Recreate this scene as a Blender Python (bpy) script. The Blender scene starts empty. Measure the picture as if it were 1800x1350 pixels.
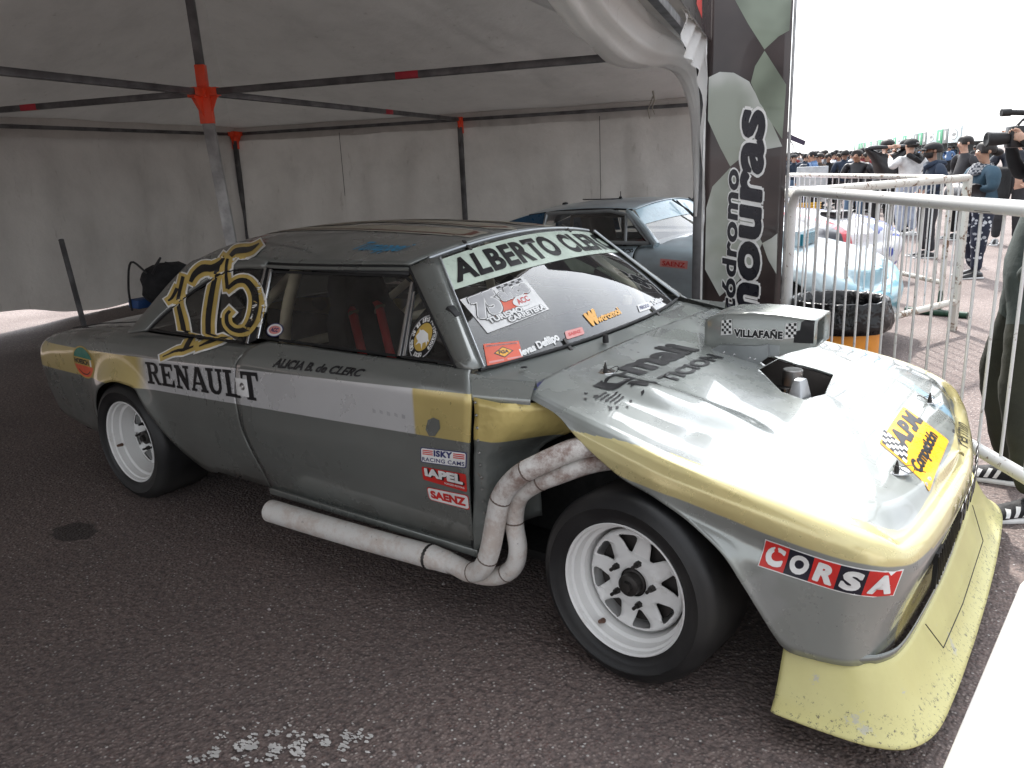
import bpy, bmesh, math, random
from math import sin, cos, pi, radians, sqrt, exp
from mathutils import Vector, Matrix, noise
from mathutils.bvhtree import BVHTree

random.seed(7)
scene = bpy.context.scene
COL = scene.collection

# ------------------------------------------------------------------ camera
cam_d = bpy.data.cameras.new('camera'); cam = bpy.data.objects.new('camera', cam_d); COL.objects.link(cam)
yaw, pitch, roll = -0.63264, 0.26375, -0.04407
_f = Vector((sin(yaw)*cos(pitch), cos(yaw)*cos(pitch), -sin(pitch)))
_r = Vector((cos(yaw), -sin(yaw), 0)); _u = _r.cross(_f)
r2 = _r*cos(roll)+_u*sin(roll); u2 = -_r*sin(roll)+_u*cos(roll)
mw = Matrix((r2, u2, -_f)).transposed().to_4x4(); mw.translation = Vector((1.0066, -2.7818, 1.5161))
cam.matrix_world = mw
cam_d.sensor_width = 36; cam_d.lens = 1414.07/1800*36; cam_d.clip_start = 0.02; cam_d.clip_end = 3000
scene.camera = cam

# ------------------------------------------------------------------ light
SUN_DIR = Vector((0.57, -0.82, 0)).normalized()          # the way the light travels, level part
SUN_EL = radians(47)
world = bpy.data.worlds.new('World'); scene.world = world; world.use_nodes = True
nt = world.node_tree; nt.nodes.clear()
wo = nt.nodes.new('ShaderNodeOutputWorld'); bg = nt.nodes.new('ShaderNodeBackground')
sky = nt.nodes.new('ShaderNodeTexSky'); sky.sky_type = 'NISHITA'; sky.sun_disc = False
sky.sun_elevation = SUN_EL; sky.sun_rotation = math.atan2(-SUN_DIR.x, -SUN_DIR.y)
sky.air_density = 1.0; sky.dust_density = 3.0
tc = nt.nodes.new('ShaderNodeTexCoord'); mp = nt.nodes.new('ShaderNodeMapping'); mp.inputs['Scale'].default_value = (1, 1, 2.6)
nz = nt.nodes.new('ShaderNodeTexNoise'); nz.inputs['Scale'].default_value = 2.2; nz.inputs['Detail'].default_value = 6
rp = nt.nodes.new('ShaderNodeValToRGB'); rp.color_ramp.elements[0].position = .32; rp.color_ramp.elements[1].position = .55
rp.color_ramp.elements[0].color = (.62, .62, .62, 1); rp.color_ramp.elements[1].color = (.92, .92, .92, 1)
mx = nt.nodes.new('ShaderNodeMix'); mx.data_type = 'RGBA'; mx.inputs['B'].default_value = (8.2, 8.5, 8.9, 1)
nt.links.new(tc.outputs['Generated'], mp.inputs['Vector']); nt.links.new(mp.outputs[0], nz.inputs['Vector'])
nt.links.new(nz.outputs['Fac'], rp.inputs['Fac']); nt.links.new(rp.outputs['Color'], mx.inputs['Factor'])
# thin cloud is brightest round the sun
vd = nt.nodes.new('ShaderNodeVectorMath'); vd.operation = 'DOT_PRODUCT'; vd.inputs[1].default_value = (-SUN_DIR.x*cos(SUN_EL), -SUN_DIR.y*cos(SUN_EL), sin(SUN_EL))
vn = nt.nodes.new('ShaderNodeVectorMath'); vn.operation = 'NORMALIZE'; nt.links.new(tc.outputs['Generated'], vn.inputs[0]); nt.links.new(vn.outputs[0], vd.inputs[0])
m1_ = nt.nodes.new('ShaderNodeMath'); m1_.operation = 'MAXIMUM'; m1_.inputs[1].default_value = 0; nt.links.new(vd.outputs['Value'], m1_.inputs[0])
m2_ = nt.nodes.new('ShaderNodeMath'); m2_.operation = 'POWER'; m2_.inputs[1].default_value = 4; nt.links.new(m1_.outputs[0], m2_.inputs[0])
m3_ = nt.nodes.new('ShaderNodeMath'); m3_.operation = 'MULTIPLY_ADD'; m3_.inputs[1].default_value = 2.6; m3_.inputs[2].default_value = .80; nt.links.new(m2_.outputs[0], m3_.inputs[0])
vm = nt.nodes.new('ShaderNodeVectorMath'); vm.operation = 'SCALE'; nt.links.new(sky.outputs[0], mx.inputs['A']); nt.links.new(mx.outputs['Result'], vm.inputs[0]); nt.links.new(m3_.outputs[0], vm.inputs['Scale']); nt.links.new(vm.outputs[0], bg.inputs['Color'])
bg.inputs['Strength'].default_value = 0.12
nt.links.new(bg.outputs[0], wo.inputs['Surface'])
sd = bpy.data.lights.new('sun', 'SUN'); sun = bpy.data.objects.new('sun', sd); COL.objects.link(sun)
sd.energy = 3.4; sd.angle = radians(2.0); sd.color = (1.0, .96, .9)
sun.rotation_euler = (Vector((SUN_DIR.x*cos(SUN_EL), SUN_DIR.y*cos(SUN_EL), -sin(SUN_EL)))).to_track_quat('-Z', 'Y').to_euler()
scene.view_settings.view_transform = 'Standard'; scene.view_settings.look = 'None'
scene.view_settings.exposure = 0.9; scene.view_settings.gamma = 1; scene.view_settings.use_curve_mapping = False
scene.render.engine = 'CYCLES'

# ------------------------------------------------------------------ helpers
def interp(x, pts):
    if x <= pts[0][0]: return pts[0][1]
    for (a, b), (c, d) in zip(pts, pts[1:]):
        if x <= c: return b+(d-b)*(x-a)/(c-a)
    return pts[-1][1]
def sinterp(x, pts):                      # smooth (Catmull-Rom, non-uniform) interpolation
    n = len(pts)
    if x <= pts[0][0]: return pts[0][1]
    if x >= pts[-1][0]: return pts[-1][1]
    for i in range(n-1):
        if x <= pts[i+1][0]:
            x0, y0 = pts[i]; x1, y1 = pts[i+1]; h = x1-x0
            m0 = (y1-pts[i-1][1])/(x1-pts[i-1][0]) if i > 0 else (y1-y0)/h
            m1 = (pts[i+2][1]-y0)/(pts[i+2][0]-x0) if i+2 < n else (y1-y0)/h
            t = (x-x0)/h; t2 = t*t; t3 = t2*t
            return (2*t3-3*t2+1)*y0+(t3-2*t2+t)*h*m0+(-2*t3+3*t2)*y1+(t3-t2)*h*m1
def crom(pts, n):                         # smooth 3D path, n steps per span
    P = [Vector(p) for p in pts]; out = []
    for i in range(len(P)-1):
        p0 = P[i-1] if i else P[0]*2-P[1]; p1 = P[i]; p2 = P[i+1]; p3 = P[i+2] if i+2 < len(P) else P[i+1]*2-P[i]
        for k in range(n):
            t = k/n
            out.append(.5*((2*p1)+(p2-p0)*t+(2*p0-5*p1+4*p2-p3)*t*t+(3*p1-p0-3*p2+p3)*t**3))
    out.append(P[-1]); return out
def sstep(a, b, x):
    t = max(0, min(1, (x-a)/(b-a))); return t*t*(3-2*t)

def link(name, me, mat=None, parent=None, smooth=True, angle=None):
    o = bpy.data.objects.new(name, me); COL.objects.link(o)
    if mat is not None:
        for m in (mat if isinstance(mat, (list, tuple)) else [mat]): me.materials.append(m)
    if parent is not None: o.parent = parent
    if smooth:
        me.polygons.foreach_set('use_smooth', [True]*len(me.polygons))
        if angle: me.set_sharp_from_angle(angle=radians(angle))
    return o
def mesh(name, V, F, mat=None, parent=None, smooth=True, angle=None, mi=None):
    me = bpy.data.meshes.new(name); me.from_pydata([tuple(v) for v in V], [], F); me.update()
    if mi: me.polygons.foreach_set('material_index', mi)
    return link(name, me, mat, parent, smooth, angle)
def grid(rows, close=False, flip=False):  # rows of equal length -> V, F
    n = len(rows[0]); V = [p for r in rows for p in r]; F = []
    for i in range(len(rows)-1):
        for j in range(n if close else n-1):
            a = i*n+j; b = i*n+(j+1) % n; c = b+n; d = a+n
            F.append((a, d, c, b) if flip else (a, b, c, d))
    return V, F
class MB:
    def __init__(s): s.V = []; s.F = []; s.M = []
    def add(s, V, F, m=0):
        k = len(s.V); s.V += [Vector(v) for v in V]; s.F += [tuple(i+k for i in f) for f in F]; s.M += [m]*len(F); return s
    def box(s, c, d, R=None, m=0, bev=0):
        hx, hy, hz = d[0]/2, d[1]/2, d[2]/2; R = R or Matrix.Identity(3); c = Vector(c)
        V = [c+R@Vector((x*hx, y*hy, z*hz)) for x in (-1, 1) for y in (-1, 1) for z in (-1, 1)]
        return s.add(V, [(0, 1, 3, 2), (4, 6, 7, 5), (0, 4, 5, 1), (2, 3, 7, 6), (0, 2, 6, 4), (1, 5, 7, 3)], m)
    def tube(s, path, rad, n=10, m=0, caps=True):
        P = [Vector(p) for p in path]; R = rad if isinstance(rad, (list, tuple)) else [rad]*len(P)
        rings = []; up = None
        for i, p in enumerate(P):
            t = (P[min(i+1, len(P)-1)]-P[max(i-1, 0)]).normalized()
            if up is None: up = t.orthogonal().normalized()
            else: up = (up-t*up.dot(t)).normalized()
            w = t.cross(up)
            rings.append([p+(up*cos(2*pi*k/n)+w*sin(2*pi*k/n))*R[i] for k in range(n)])
        V, F = grid(rings, True)
        if caps: F.append(tuple(range(n))[::-1]); F.append(tuple(range(len(V)-n, len(V))))
        return s.add(V, F, m)
    def lathe(s, prof, n=48, axis='Y', m=0, c=(0, 0, 0)):     # prof: (along, radius)
        rows = []
        for a, r in prof:
            row = []
            for k in range(n):
                t = 2*pi*k/n
                p = {'Y': (r*cos(t), a, r*sin(t)), 'Z': (r*cos(t), r*sin(t), a), 'X': (a, r*cos(t), r*sin(t))}[axis]
                row.append(Vector(p)+Vector(c))
            rows.append(row)
        V, F = grid(rows, True); return s.add(V, F, m)
    def prism(s, poly, axis, a, b, m=0):     # closed polygon (2D) extruded along axis from a to b
        n = len(poly); f = {'X': lambda p, t: (t, p[0], p[1]), 'Y': lambda p, t: (p[0], t, p[1]), 'Z': lambda p, t: (p[0], p[1], t)}[axis]
        V = [f(p, a) for p in poly]+[f(p, b) for p in poly]
        F = [tuple(range(n))[::-1], tuple(range(n, 2*n))]+[(i, (i+1) % n, (i+1) % n+n, i+n) for i in range(n)]
        return s.add(V, F, m)
    def xf(s, M):
        s.V = [M@v for v in s.V]; return s
    def build(s, name, mat=None, parent=None, smooth=True, angle=35, fixn=False, bevel=0):
        o = mesh(name, s.V, s.F, mat, parent, smooth, angle, s.M)
        if fixn or bevel:
            bm = bmesh.new(); bm.from_mesh(o.data)
            bmesh.ops.recalc_face_normals(bm, faces=bm.faces)
            if bevel:
                es = [e for e in bm.edges if len(e.link_faces) == 2 and e.calc_face_angle(0) > .6]
                bmesh.ops.bevel(bm, geom=es, offset=bevel, segments=2, profile=.5, affect='EDGES', clamp_overlap=True)
            bm.to_mesh(o.data); bm.free()
            if smooth: o.data.polygons.foreach_set('use_smooth', [True]*len(o.data.polygons)); o.data.set_sharp_from_angle(angle=radians(angle))
        return o
def tag(o, label=None, cat=None, group=None, kind=None):
    if label: o['label'] = label
    if cat: o['category'] = cat
    if group: o['group'] = group
    if kind: o['kind'] = kind
    return o
def empty(name, loc=(0, 0, 0), rz=0, **k):
    o = bpy.data.objects.new(name, None); COL.objects.link(o); o.empty_display_size = .1
    o.location = loc; o.rotation_euler = (0, 0, rz)
    return tag(o, **k)
def copy_tree(o, parent=None, M=None):
    c = o.copy(); COL.objects.link(c)
    if parent is not None: c.parent = parent
    for ch in list(o.children): copy_tree(ch, c)
    return c
def attr(o, name, vals):
    a = o.data.attributes.new(name, 'FLOAT', 'POINT'); a.data.foreach_set('value', vals)

# ------------------------------------------------------------------ materials
class N:                                   # tiny node-graph helper
    def __init__(s, name):
        s.m = bpy.data.materials.new(name); s.m.use_nodes = True; s.t = s.m.node_tree
        s.b = s.t.nodes['Principled BSDF']; s.out = s.t.nodes['Material Output']; s._c = None
    def n(s, typ, **k):
        x = s.t.nodes.new('ShaderNode'+typ)
        for a, v in k.items(): setattr(x, a, v)
        return x
    def L(s, a, b): s.t.links.new(a, b)
    def put(s, sock, v):
        if isinstance(v, bpy.types.NodeSocket): s.L(v, sock)
        elif isinstance(v, tuple) and len(v) == 3 and sock.type == 'RGBA': sock.default_value = (*v, 1)
        else: sock.default_value = v
    @property
    def co(s):
        if s._c is None: s._c = s.n('TexCoord').outputs['Object']
        return s._c
    def noise(s, scale, detail=4, rough=.55, vec=None, sc=None, out='Fac'):
        x = s.n('TexNoise'); x.inputs['Scale'].default_value = scale; x.inputs['Detail'].default_value = detail; x.inputs['Roughness'].default_value = rough
        v = vec or s.co
        if sc: mpn = s.n('Mapping'); mpn.inputs['Scale'].default_value = sc; s.L(v, mpn.inputs[0]); v = mpn.outputs[0]
        s.L(v, x.inputs['Vector']); return x.outputs[out]
    def voro(s, scale, out='Distance', vec=None, feature='F1'):
        x = s.n('TexVoronoi', feature=feature); x.inputs['Scale'].default_value = scale; s.L(vec or s.co, x.inputs['Vector']); return x.outputs[out]
    def ramp(s, v, a, b, lo=0., hi=1.):
        x = s.n('MapRange', interpolation_type='SMOOTHSTEP'); s.put(x.inputs['Value'], v)
        x.inputs['From Min'].default_value = a; x.inputs['From Max'].default_value = b
        x.inputs['To Min'].default_value = lo; x.inputs['To Max'].default_value = hi; return x.outputs[0]
    def mix(s, f, a, b, mode='MIX'):
        x = s.n('Mix', data_type='RGBA', blend_type=mode); s.put(x.inputs['Factor'], f); s.put(x.inputs['A'], a); s.put(x.inputs['B'], b); return x.outputs['Result']
    def ma(s, op, a, b=None, c=None):
        x = s.n('Math', operation=op); s.put(x.inputs[0], a)
        if b is not None: s.put(x.inputs[1], b)
        if c is not None: s.put(x.inputs[2], c)
        return x.outputs[0]
    def sep(s, v=None):
        x = s.n('SeparateXYZ'); s.L(v or s.co, x.inputs[0]); return x.outputs
    def at(s, name):
        return s.n('Attribute', attribute_name=name).outputs['Fac']
    def bump(s, h, st=.3, dist=.01):
        x = s.n('Bump'); x.inputs['Strength'].default_value = st; x.inputs['Distance'].default_value = dist; s.L(h, x.inputs['Height']); s.L(x.outputs[0], s.b.inputs['Normal']); return x
    def set(s, **k):
        nm = dict(col='Base Color', rough='Roughness', metal='Metallic', coat='Coat Weight', croug='Coat Roughness', spec='Specular IOR Level', trans='Transmission Weight', alpha='Alpha', ior='IOR', sheen='Sheen Weight', emit='Emission Color', es='Emission Strength', sss='Subsurface Weight')
        for a, v in k.items(): s.put(s.b.inputs[nm[a]], v)
        return s
_mc = {}
def plain(name, col, rough=.5, metal=0, coat=0, var=.12, scale=9, bump=0, bs=60, spec=.5):
    if name in _mc: return _mc[name]
    g = N(name); f = g.noise(scale, 5)
    a = tuple(c*(1-var) for c in col); b = tuple(min(1, c*(1+var)) for c in col)
    g.set(col=g.mix(g.ramp(f, .3, .7), a, b), rough=g.ramp(g.noise(scale*2.3, 3), .3, .7, max(.02, rough*.85), min(1, rough*1.15)), metal=float(metal), coat=float(coat), spec=float(spec))
    if bump: g.bump(g.noise(bs, 4), bump)
    _mc[name] = g.m; return g.m

# ------------------------------------------------------------------ lettering and stickers laid on surfaces
_tx = {}
def text_mesh2d(s, bold=.0, shear=0., space=1.0):
    key = (s, bold, shear, space)
    if key in _tx: return _tx[key]
    c = bpy.data.curves.new('t', 'FONT'); c.body = s; c.size = 1; c.offset = bold; c.shear = shear; c.space_character = space; c.resolution_u = 4
    o = bpy.data.objects.new('t', c); COL.objects.link(o)
    dg = bpy.context.evaluated_depsgraph_get(); me = bpy.data.meshes.new_from_object(o.evaluated_get(dg))
    V = [(v.co.x, v.co.y) for v in me.vertices]; F = [tuple(p.vertices) for p in me.polygons]
    bpy.data.objects.remove(o); bpy.data.curves.remove(c); bpy.data.meshes.remove(me)
    _tx[key] = (V, F); return V, F
def fill2d(loops):                          # closed 2D loops (holes by parity) -> triangles
    c = bpy.data.curves.new('t', 'CURVE'); c.dimensions = '2D'; c.fill_mode = 'BOTH'
    for lp in loops:
        sp = c.splines.new('POLY'); sp.points.add(len(lp)-1); sp.use_cyclic_u = True
        for q, p in zip(sp.points, lp): q.co = (p[0], p[1], 0, 1)
    o = bpy.data.objects.new('t', c); COL.objects.link(o)
    dg = bpy.context.evaluated_depsgraph_get(); me = bpy.data.meshes.new_from_object(o.evaluated_get(dg))
    V = [(v.co.x, v.co.y) for v in me.vertices]; F = [tuple(p.vertices) for p in me.polygons]
    bpy.data.objects.remove(o); bpy.data.curves.remove(c); bpy.data.meshes.remove(me)
    return V, F
def norm2d(V, box=None):
    xs = [v[0] for v in V]; ys = [v[1] for v in V]
    x0, x1, y0, y1 = box or (min(xs), max(xs), min(ys), max(ys))
    return [((x-x0)/(x1-x0), (y-y0)/(y1-y0)) for x, y in V]
def lay(name, V2, F, O, U, W, D, bvh, mat, parent, off=.0016, maxe=.03, keep=None):
    """2D shape (unit box) mapped to O+u*U+v*W and dropped along D on to a surface (a list of BVH trees)"""
    O = Vector(O); U = Vector(U); W = Vector(W); D = Vector(D).normalized()
    bm = bmesh.new(); lk = bm.verts.layers.float.new('k'); vs = [bm.verts.new(O+U*p[0]+W*p[1]) for p in V2]
    for q, p in zip(vs, V2):
        if len(p) > 2: q[lk] = p[2]
    for f in F:
        try: bm.faces.new([vs[i] for i in f])
        except ValueError: pass
    bmesh.ops.triangulate(bm, faces=bm.faces)
    if maxe:
        for _ in range(5):
            es = [e for e in bm.edges if e.calc_length() > maxe]
            if not es: break
            bmesh.ops.subdivide_edges(bm, edges=es, cuts=1, use_grid_fill=False)
            bmesh.ops.triangulate(bm, faces=[f for f in bm.faces if len(f.verts) > 3])
    bad = []
    for v in bm.verts:
        best = None
        for b in (bvh if isinstance(bvh, list) else [bvh]):
            h = b.ray_cast(v.co-D*1.0, D, 4.5)
            if h[0] is not None and (best is None or h[3] < best[3]): best = h
        if best is None: bad.append(v); continue
        n = best[1] if best[1].dot(D) < 0 else -best[1]
        v.co = best[0]+n*(off+v[lk])
    if bad: bmesh.ops.delete(bm, geom=bad, context='VERTS')
    if keep: bmesh.ops.delete(bm, geom=[v for v in bm.verts if not keep(v.co)], context='VERTS')
    me = bpy.data.meshes.new(name); bm.normal_update()
    for f in bm.faces:
        if f.normal.dot(D) > 0: f.normal_flip()
    bm.to_mesh(me); bm.free()
    return link(name, me, mat, parent, True)
def joined(objs):
    """several laid meshes become one object"""
    V = []; F = []
    for o in objs:
        k = len(V); V += [v.co.copy() for v in o.data.vertices]; F += [tuple(i+k for i in p.vertices) for p in o.data.polygons]
    a = objs[0]; me = bpy.data.meshes.new(a.name.split('.')[0]); me.from_pydata(V, [], F); me.materials.append(a.data.materials[0]); me.polygons.foreach_set('use_smooth', [True]*len(me.polygons))
    for o in objs[1:]: bpy.data.objects.remove(o)
    a.data = me; return a
def fat(s, fill, bold=.03, shear=0., space=1.0, ring=0.):
    """heavy lettering: copies of the glyphs shifted by `fill` (plus `ring` for an outline), all in the box of the filled glyphs"""
    V, F = text_mesh2d(s, bold, shear, space); xs = [v[0] for v in V]; ys = [v[1] for v in V]; bx = (min(xs)-fill, max(xs)+fill, min(ys)-fill, max(ys)+fill); out = []
    r = fill+ring; n = 8 if r > 0 else 0
    for k in range(n): out.append((norm2d([(x+r*cos(2*pi*k/n), y+r*sin(2*pi*k/n)) for x, y in V], bx), F))
    if r > .05:
        for k in range(n): out.append((norm2d([(x+r*.5*cos(2*pi*k/n+.4), y+r*.5*sin(2*pi*k/n+.4)) for x, y in V], bx), F))
    out.append((norm2d(V, bx), F)); return out
def bvh_of(*objs):
    bpy.context.view_layer.update(); out = []
    for o in objs:
        dg = bpy.context.evaluated_depsgraph_get(); e = o.evaluated_get(dg); me = e.to_mesh()
        out.append(BVHTree.FromPolygons([o.matrix_world@v.co for v in me.vertices], [tuple(p.vertices) for p in me.polygons])); e.to_mesh_clear()
    return out
RECT = ([(0, 0), (1, 0), (1, 1), (0, 1)], [(0, 1, 2, 3)])
def rrect(r=.12, asp=1., n=4):
    P = []
    for cx, cy, a in ((1-r/asp, 1-r, 0), (r/asp, 1-r, 90), (r/asp, r, 180), (1-r/asp, r, 270)):
        for k in range(n+1):
            t = radians(a+90*k/n); P.append((cx+r/asp*cos(t), cy+r*sin(t)))
    return P, [tuple(range(len(P)))]
def disc(n=40): return [(.5+.5*cos(2*pi*k/n), .5+.5*sin(2*pi*k/n)) for k in range(n)], [tuple(range(n))]
# ------------------------------------------------------------------ ground
g = N('asphalt'); v = g.voro(85); v2 = g.voro(85, 'Color'); st = g.ramp(v, .30, .46); big = g.noise(.9, 5, .6); hue = g.n('HueSaturation')
c1 = g.mix(g.ramp(g.noise(45, 5, .7), .3, .7), (.075, .058, .056), (.235, .178, .160))
sx, sy_, sz = g.sep(v2)
peb = g.mix(sx, (.13, .068, .06), (.38, .32, .29)); peb = g.mix(g.ramp(sy_, .90, .97), peb, (.66, .63, .60))
c1 = g.mix(g.ramp(v, .42, .24, 0, .8), c1, peb); c1 = g.mix(g.ramp(big, .3, .72, 0, .35), c1, (.085, .072, .072))
x, y, z = g.sep()
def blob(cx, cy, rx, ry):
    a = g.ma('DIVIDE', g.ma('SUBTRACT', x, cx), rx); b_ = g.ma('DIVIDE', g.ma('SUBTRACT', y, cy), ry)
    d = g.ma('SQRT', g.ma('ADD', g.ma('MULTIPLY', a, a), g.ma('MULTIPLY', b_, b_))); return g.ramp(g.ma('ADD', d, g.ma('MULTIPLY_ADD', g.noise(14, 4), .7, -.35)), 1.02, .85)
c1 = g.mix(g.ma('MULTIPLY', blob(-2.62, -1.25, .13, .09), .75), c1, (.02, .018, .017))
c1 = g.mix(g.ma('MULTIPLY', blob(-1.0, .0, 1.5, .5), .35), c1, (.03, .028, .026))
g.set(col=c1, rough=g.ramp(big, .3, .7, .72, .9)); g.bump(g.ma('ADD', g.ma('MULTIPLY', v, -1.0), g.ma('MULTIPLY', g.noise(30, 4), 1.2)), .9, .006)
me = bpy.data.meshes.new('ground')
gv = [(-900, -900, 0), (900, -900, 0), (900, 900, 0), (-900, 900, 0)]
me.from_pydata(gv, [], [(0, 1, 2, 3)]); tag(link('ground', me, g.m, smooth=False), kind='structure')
# ------------------------------------------------------------------ shared materials
def glass_mat(name, tint=(.92, .95, .94), rough=.0):
    g = N(name); tr = g.n('BsdfTransparent'); tr.inputs[0].default_value = (*tint, 1)
    gl = g.n('BsdfGlossy'); gl.inputs['Roughness'].default_value = .01+rough
    fr = g.n('Fresnel'); fr.inputs['IOR'].default_value = 1.5
    smu = g.ramp(g.noise(3, 6, .7), .35, .8, .0, .05)
    df = g.n('BsdfDiffuse'); df.inputs[0].default_value = (.5, .5, .48, 1)
    m1 = g.n('MixShader'); g.L(g.ma('MINIMUM', g.ma('MULTIPLY', fr.outputs[0], 2.1), 1.0), m1.inputs[0]); g.L(tr.outputs[0], m1.inputs[1]); g.L(gl.outputs[0], m1.inputs[2])
    m2 = g.n('MixShader'); g.L(smu, m2.inputs[0]); g.L(m1.outputs[0], m2.inputs[1]); g.L(df.outputs[0], m2.inputs[2])
    g.L(m2.outputs[0], g.out.inputs['Surface']); return g.m
GREY = (.180, .192, .182); YEL = (.66, .53, .20); WHT = (.72, .73, .74)
def paint_common(g, col, rough=.27):
    d = g.noise(38, 6, .7); sp = g.ramp(d, .745, .78)                       # small stone chips and dust
    col = g.mix(g.ma('MULTIPLY', sp, .07), col, (.10, .10, .10))
    col = g.mix(g.ramp(g.noise(2.2, 5, .6), .35, .75, 0, .08), col, (.34, .31, .27))
    g.set(col=col, rough=g.ramp(g.noise(5, 6, .6), .3, .75, rough*.8, rough*1.7), metal=.38, coat=.9, croug=.035)
    g.bump(g.noise(2.2, 2, .5), .05, .03)
    return g.m
def side_paint():
    g = N('grey_green_paint_with_side_stripe'); x, y, z = g.sep()
    top = g.ma('MULTIPLY_ADD', x, .039, .823+.039*.54); bot = g.ma('MULTIPLY_ADD', x, .030, .659+.030*.54)
    s1 = g.ramp(g.ma('SUBTRACT', top, z), -.0012, .0012); s2 = g.ramp(g.ma('SUBTRACT', z, bot), -.0012, .0012)
    band = g.ma('MULTIPLY', s1, s2); ay = g.ma('ABSOLUTE', y)
    band = g.ma('MULTIPLY', band, g.ramp(ay, .60, .61))
    back = g.ma('MULTIPLY', g.ramp(x, -3.44, -3.5), 1.0)                    # tail end is yellow all round
    yl = g.ma('MAXIMUM', g.ramp(x, -2.43, -2.55), g.ramp(x, -.812, -.798))
    grey = g.mix(g.ramp(g.noise(1.4, 4), .3, .7), GREY, tuple(c*1.12 for c in GREY))
    grime = g.ramp(z, .40, .24); grey = g.mix(g.ma('MULTIPLY', grime, g.ramp(g.noise(4, 3, .5), .4, .7, 0, .6)), grey, (.07, .06, .05))
    sc = g.mix(yl, g.mix(g.ramp(g.noise(5, 3, .5), .45, .75, 0, .15), WHT, (.42, .42, .42)), YEL)
    return paint_common(g, g.mix(band, grey, sc))
def nose_paint():
    g = N('grey_and_yellow_nose_paint'); yd = g.at('yd'); bl = g.at('bl')
    w = g.ma('MULTIPLY_ADD', g.noise(9, 3), .006, -.003)
    ym = g.ramp(g.ma('ADD', yd, w), -.0025, .0025)
    base = g.mix(g.ramp(g.noise(2.1, 5), .35, .7), tuple(c*1.7 for c in GREY), tuple(c*1.95 for c in GREY))  # body grey scaled up, painting the open sky's brightness into the bonnet
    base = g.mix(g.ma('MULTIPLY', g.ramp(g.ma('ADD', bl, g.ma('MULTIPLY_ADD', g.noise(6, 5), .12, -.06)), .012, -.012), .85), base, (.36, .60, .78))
    pat = g.ramp(g.voro(2.6, vec=None), .2, .75)
    base = g.mix(g.ma('MULTIPLY', g.ramp(g.noise(4.2, 3, .4), .56, .62), .22), base, (.52, .54, .56))
    yl = g.mix(g.ramp(g.noise(3, 5), .3, .7), (.74, .66, .33), (.68, .57, .26))
    yl = g.mix(g.ramp(g.noise(55, 8, .75), .66, .71, 0, .6), yl, (.16, .15, .13))
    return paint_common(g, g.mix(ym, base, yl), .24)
M = dict(
    side=side_paint(), nose=nose_paint(),
    grey=None, glass=glass_mat('clear_glass'), dglass=glass_mat('side_glass', (.93, .95, .93)),
    rubber=plain('black_rubber', (.012, .012, .013), .55, bump=.05), tyre=None,
    chrome=plain('chrome', (.62, .62, .62), .18, 1), steel=plain('bare_steel', (.35, .34, .33), .38, .9, bump=.05),
    alu=plain('riveted_aluminium', (.38, .40, .41), .33, .75, bump=.06, bs=14),
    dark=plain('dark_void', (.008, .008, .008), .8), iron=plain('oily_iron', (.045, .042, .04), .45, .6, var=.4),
    cage=plain('cream_cage_paint', (.78, .68, .52), .45), seat=plain('black_seat_cloth', (.012, .012, .014), .9),
    belt=plain('red_belt', (.55, .02, .02), .7), blue=plain('blue_fabric', (.02, .07, .22), .6),
    blk=plain('black_vinyl', (.012, .012, .014), .32), wht=plain('white_vinyl', (.78, .78, .77), .35),
    redv=plain('red_vinyl', (.60, .03, .025), .35), redo=plain('orange_red_vinyl', (.70, .09, .03), .35), gold=plain('gold_paint', (.50, .34, .075), .4),
    navy=plain('navy_vinyl', (.03, .035, .14), .35), cyan=plain('blue_lettering', (.02, .28, .52), .4), mint=plain('pale_green_strip', (.60, .70, .60), .3),
    amber=plain('amber_vinyl', (.86, .40, .012), .3), pink=plain('pale_red_vinyl', (.70, .28, .26), .4), green=plain('green_vinyl', (.02, .19, .14), .4), silv=plain('silver_print', (.45, .45, .46), .35),
)
g = N('grey_paint'); M['grey'] = paint_common(g, g.mix(g.ramp(g.noise(1.4, 4), .3, .7), GREY, tuple(c*1.15 for c in GREY)))
g = N('sky_lit_grey_paint'); M['lit_grey'] = paint_common(g, g.mix(g.ramp(g.noise(1.4, 4), .3, .7), tuple(c*1.7 for c in GREY), tuple(c*2.0 for c in GREY)), .2)  # same body grey, lightened: the sky's reflection is put into the colour
g = N('tyre_rubber'); cx = g.noise(5, 5); g.set(col=g.mix(g.ramp(cx, .35, .75), (.010, .010, .011), (.028, .027, .026)), rough=g.ramp(cx, .3, .7, .42, .62)); g.bump(g.noise(80, 4), .06); M['tyre'] = g.m
g = N('white_rim_paint'); d = g.noise(7, 7, .7)
g.set(col=g.mix(g.ramp(d, .56, .76, 0, .6), (.80, .80, .79), (.30, .24, .19)), rough=.42, coat=.1); g.bump(g.noise(45, 3), .05); M['rim'] = g.m
g = N('pipe_white_heat_paint'); x, y, z = g.sep(); d = g.noise(9, 8, .75)
heat = g.ramp(g.ma('ADD', z, g.ma('MULTIPLY_ADD', d, .2, -.1)), .35, .72)
c1 = g.mix(g.ramp(d, .44, .62), (.72, .70, .67), (.60, .53, .48)); c1 = g.mix(g.ma('MULTIPLY', heat, g.ramp(d, .35, .65)), c1, (.20, .12, .10))
c1 = g.mix(g.ramp(g.noise(34, 7, .8), .61, .68, 0, .7), c1, (.07, .05, .04)); g.set(col=c1, rough=.55); g.bump(d, .15, .01); M['pipe'] = g.m
g = N('worn_pale_yellow'); x, y, z = g.sep(); d = g.noise(70, 8, .8)
low = g.ramp(z, .20, .10); wear = g.ramp(g.ma('ADD', d, g.ma('MULTIPLY', low, .095)), .655, .68)
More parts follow.
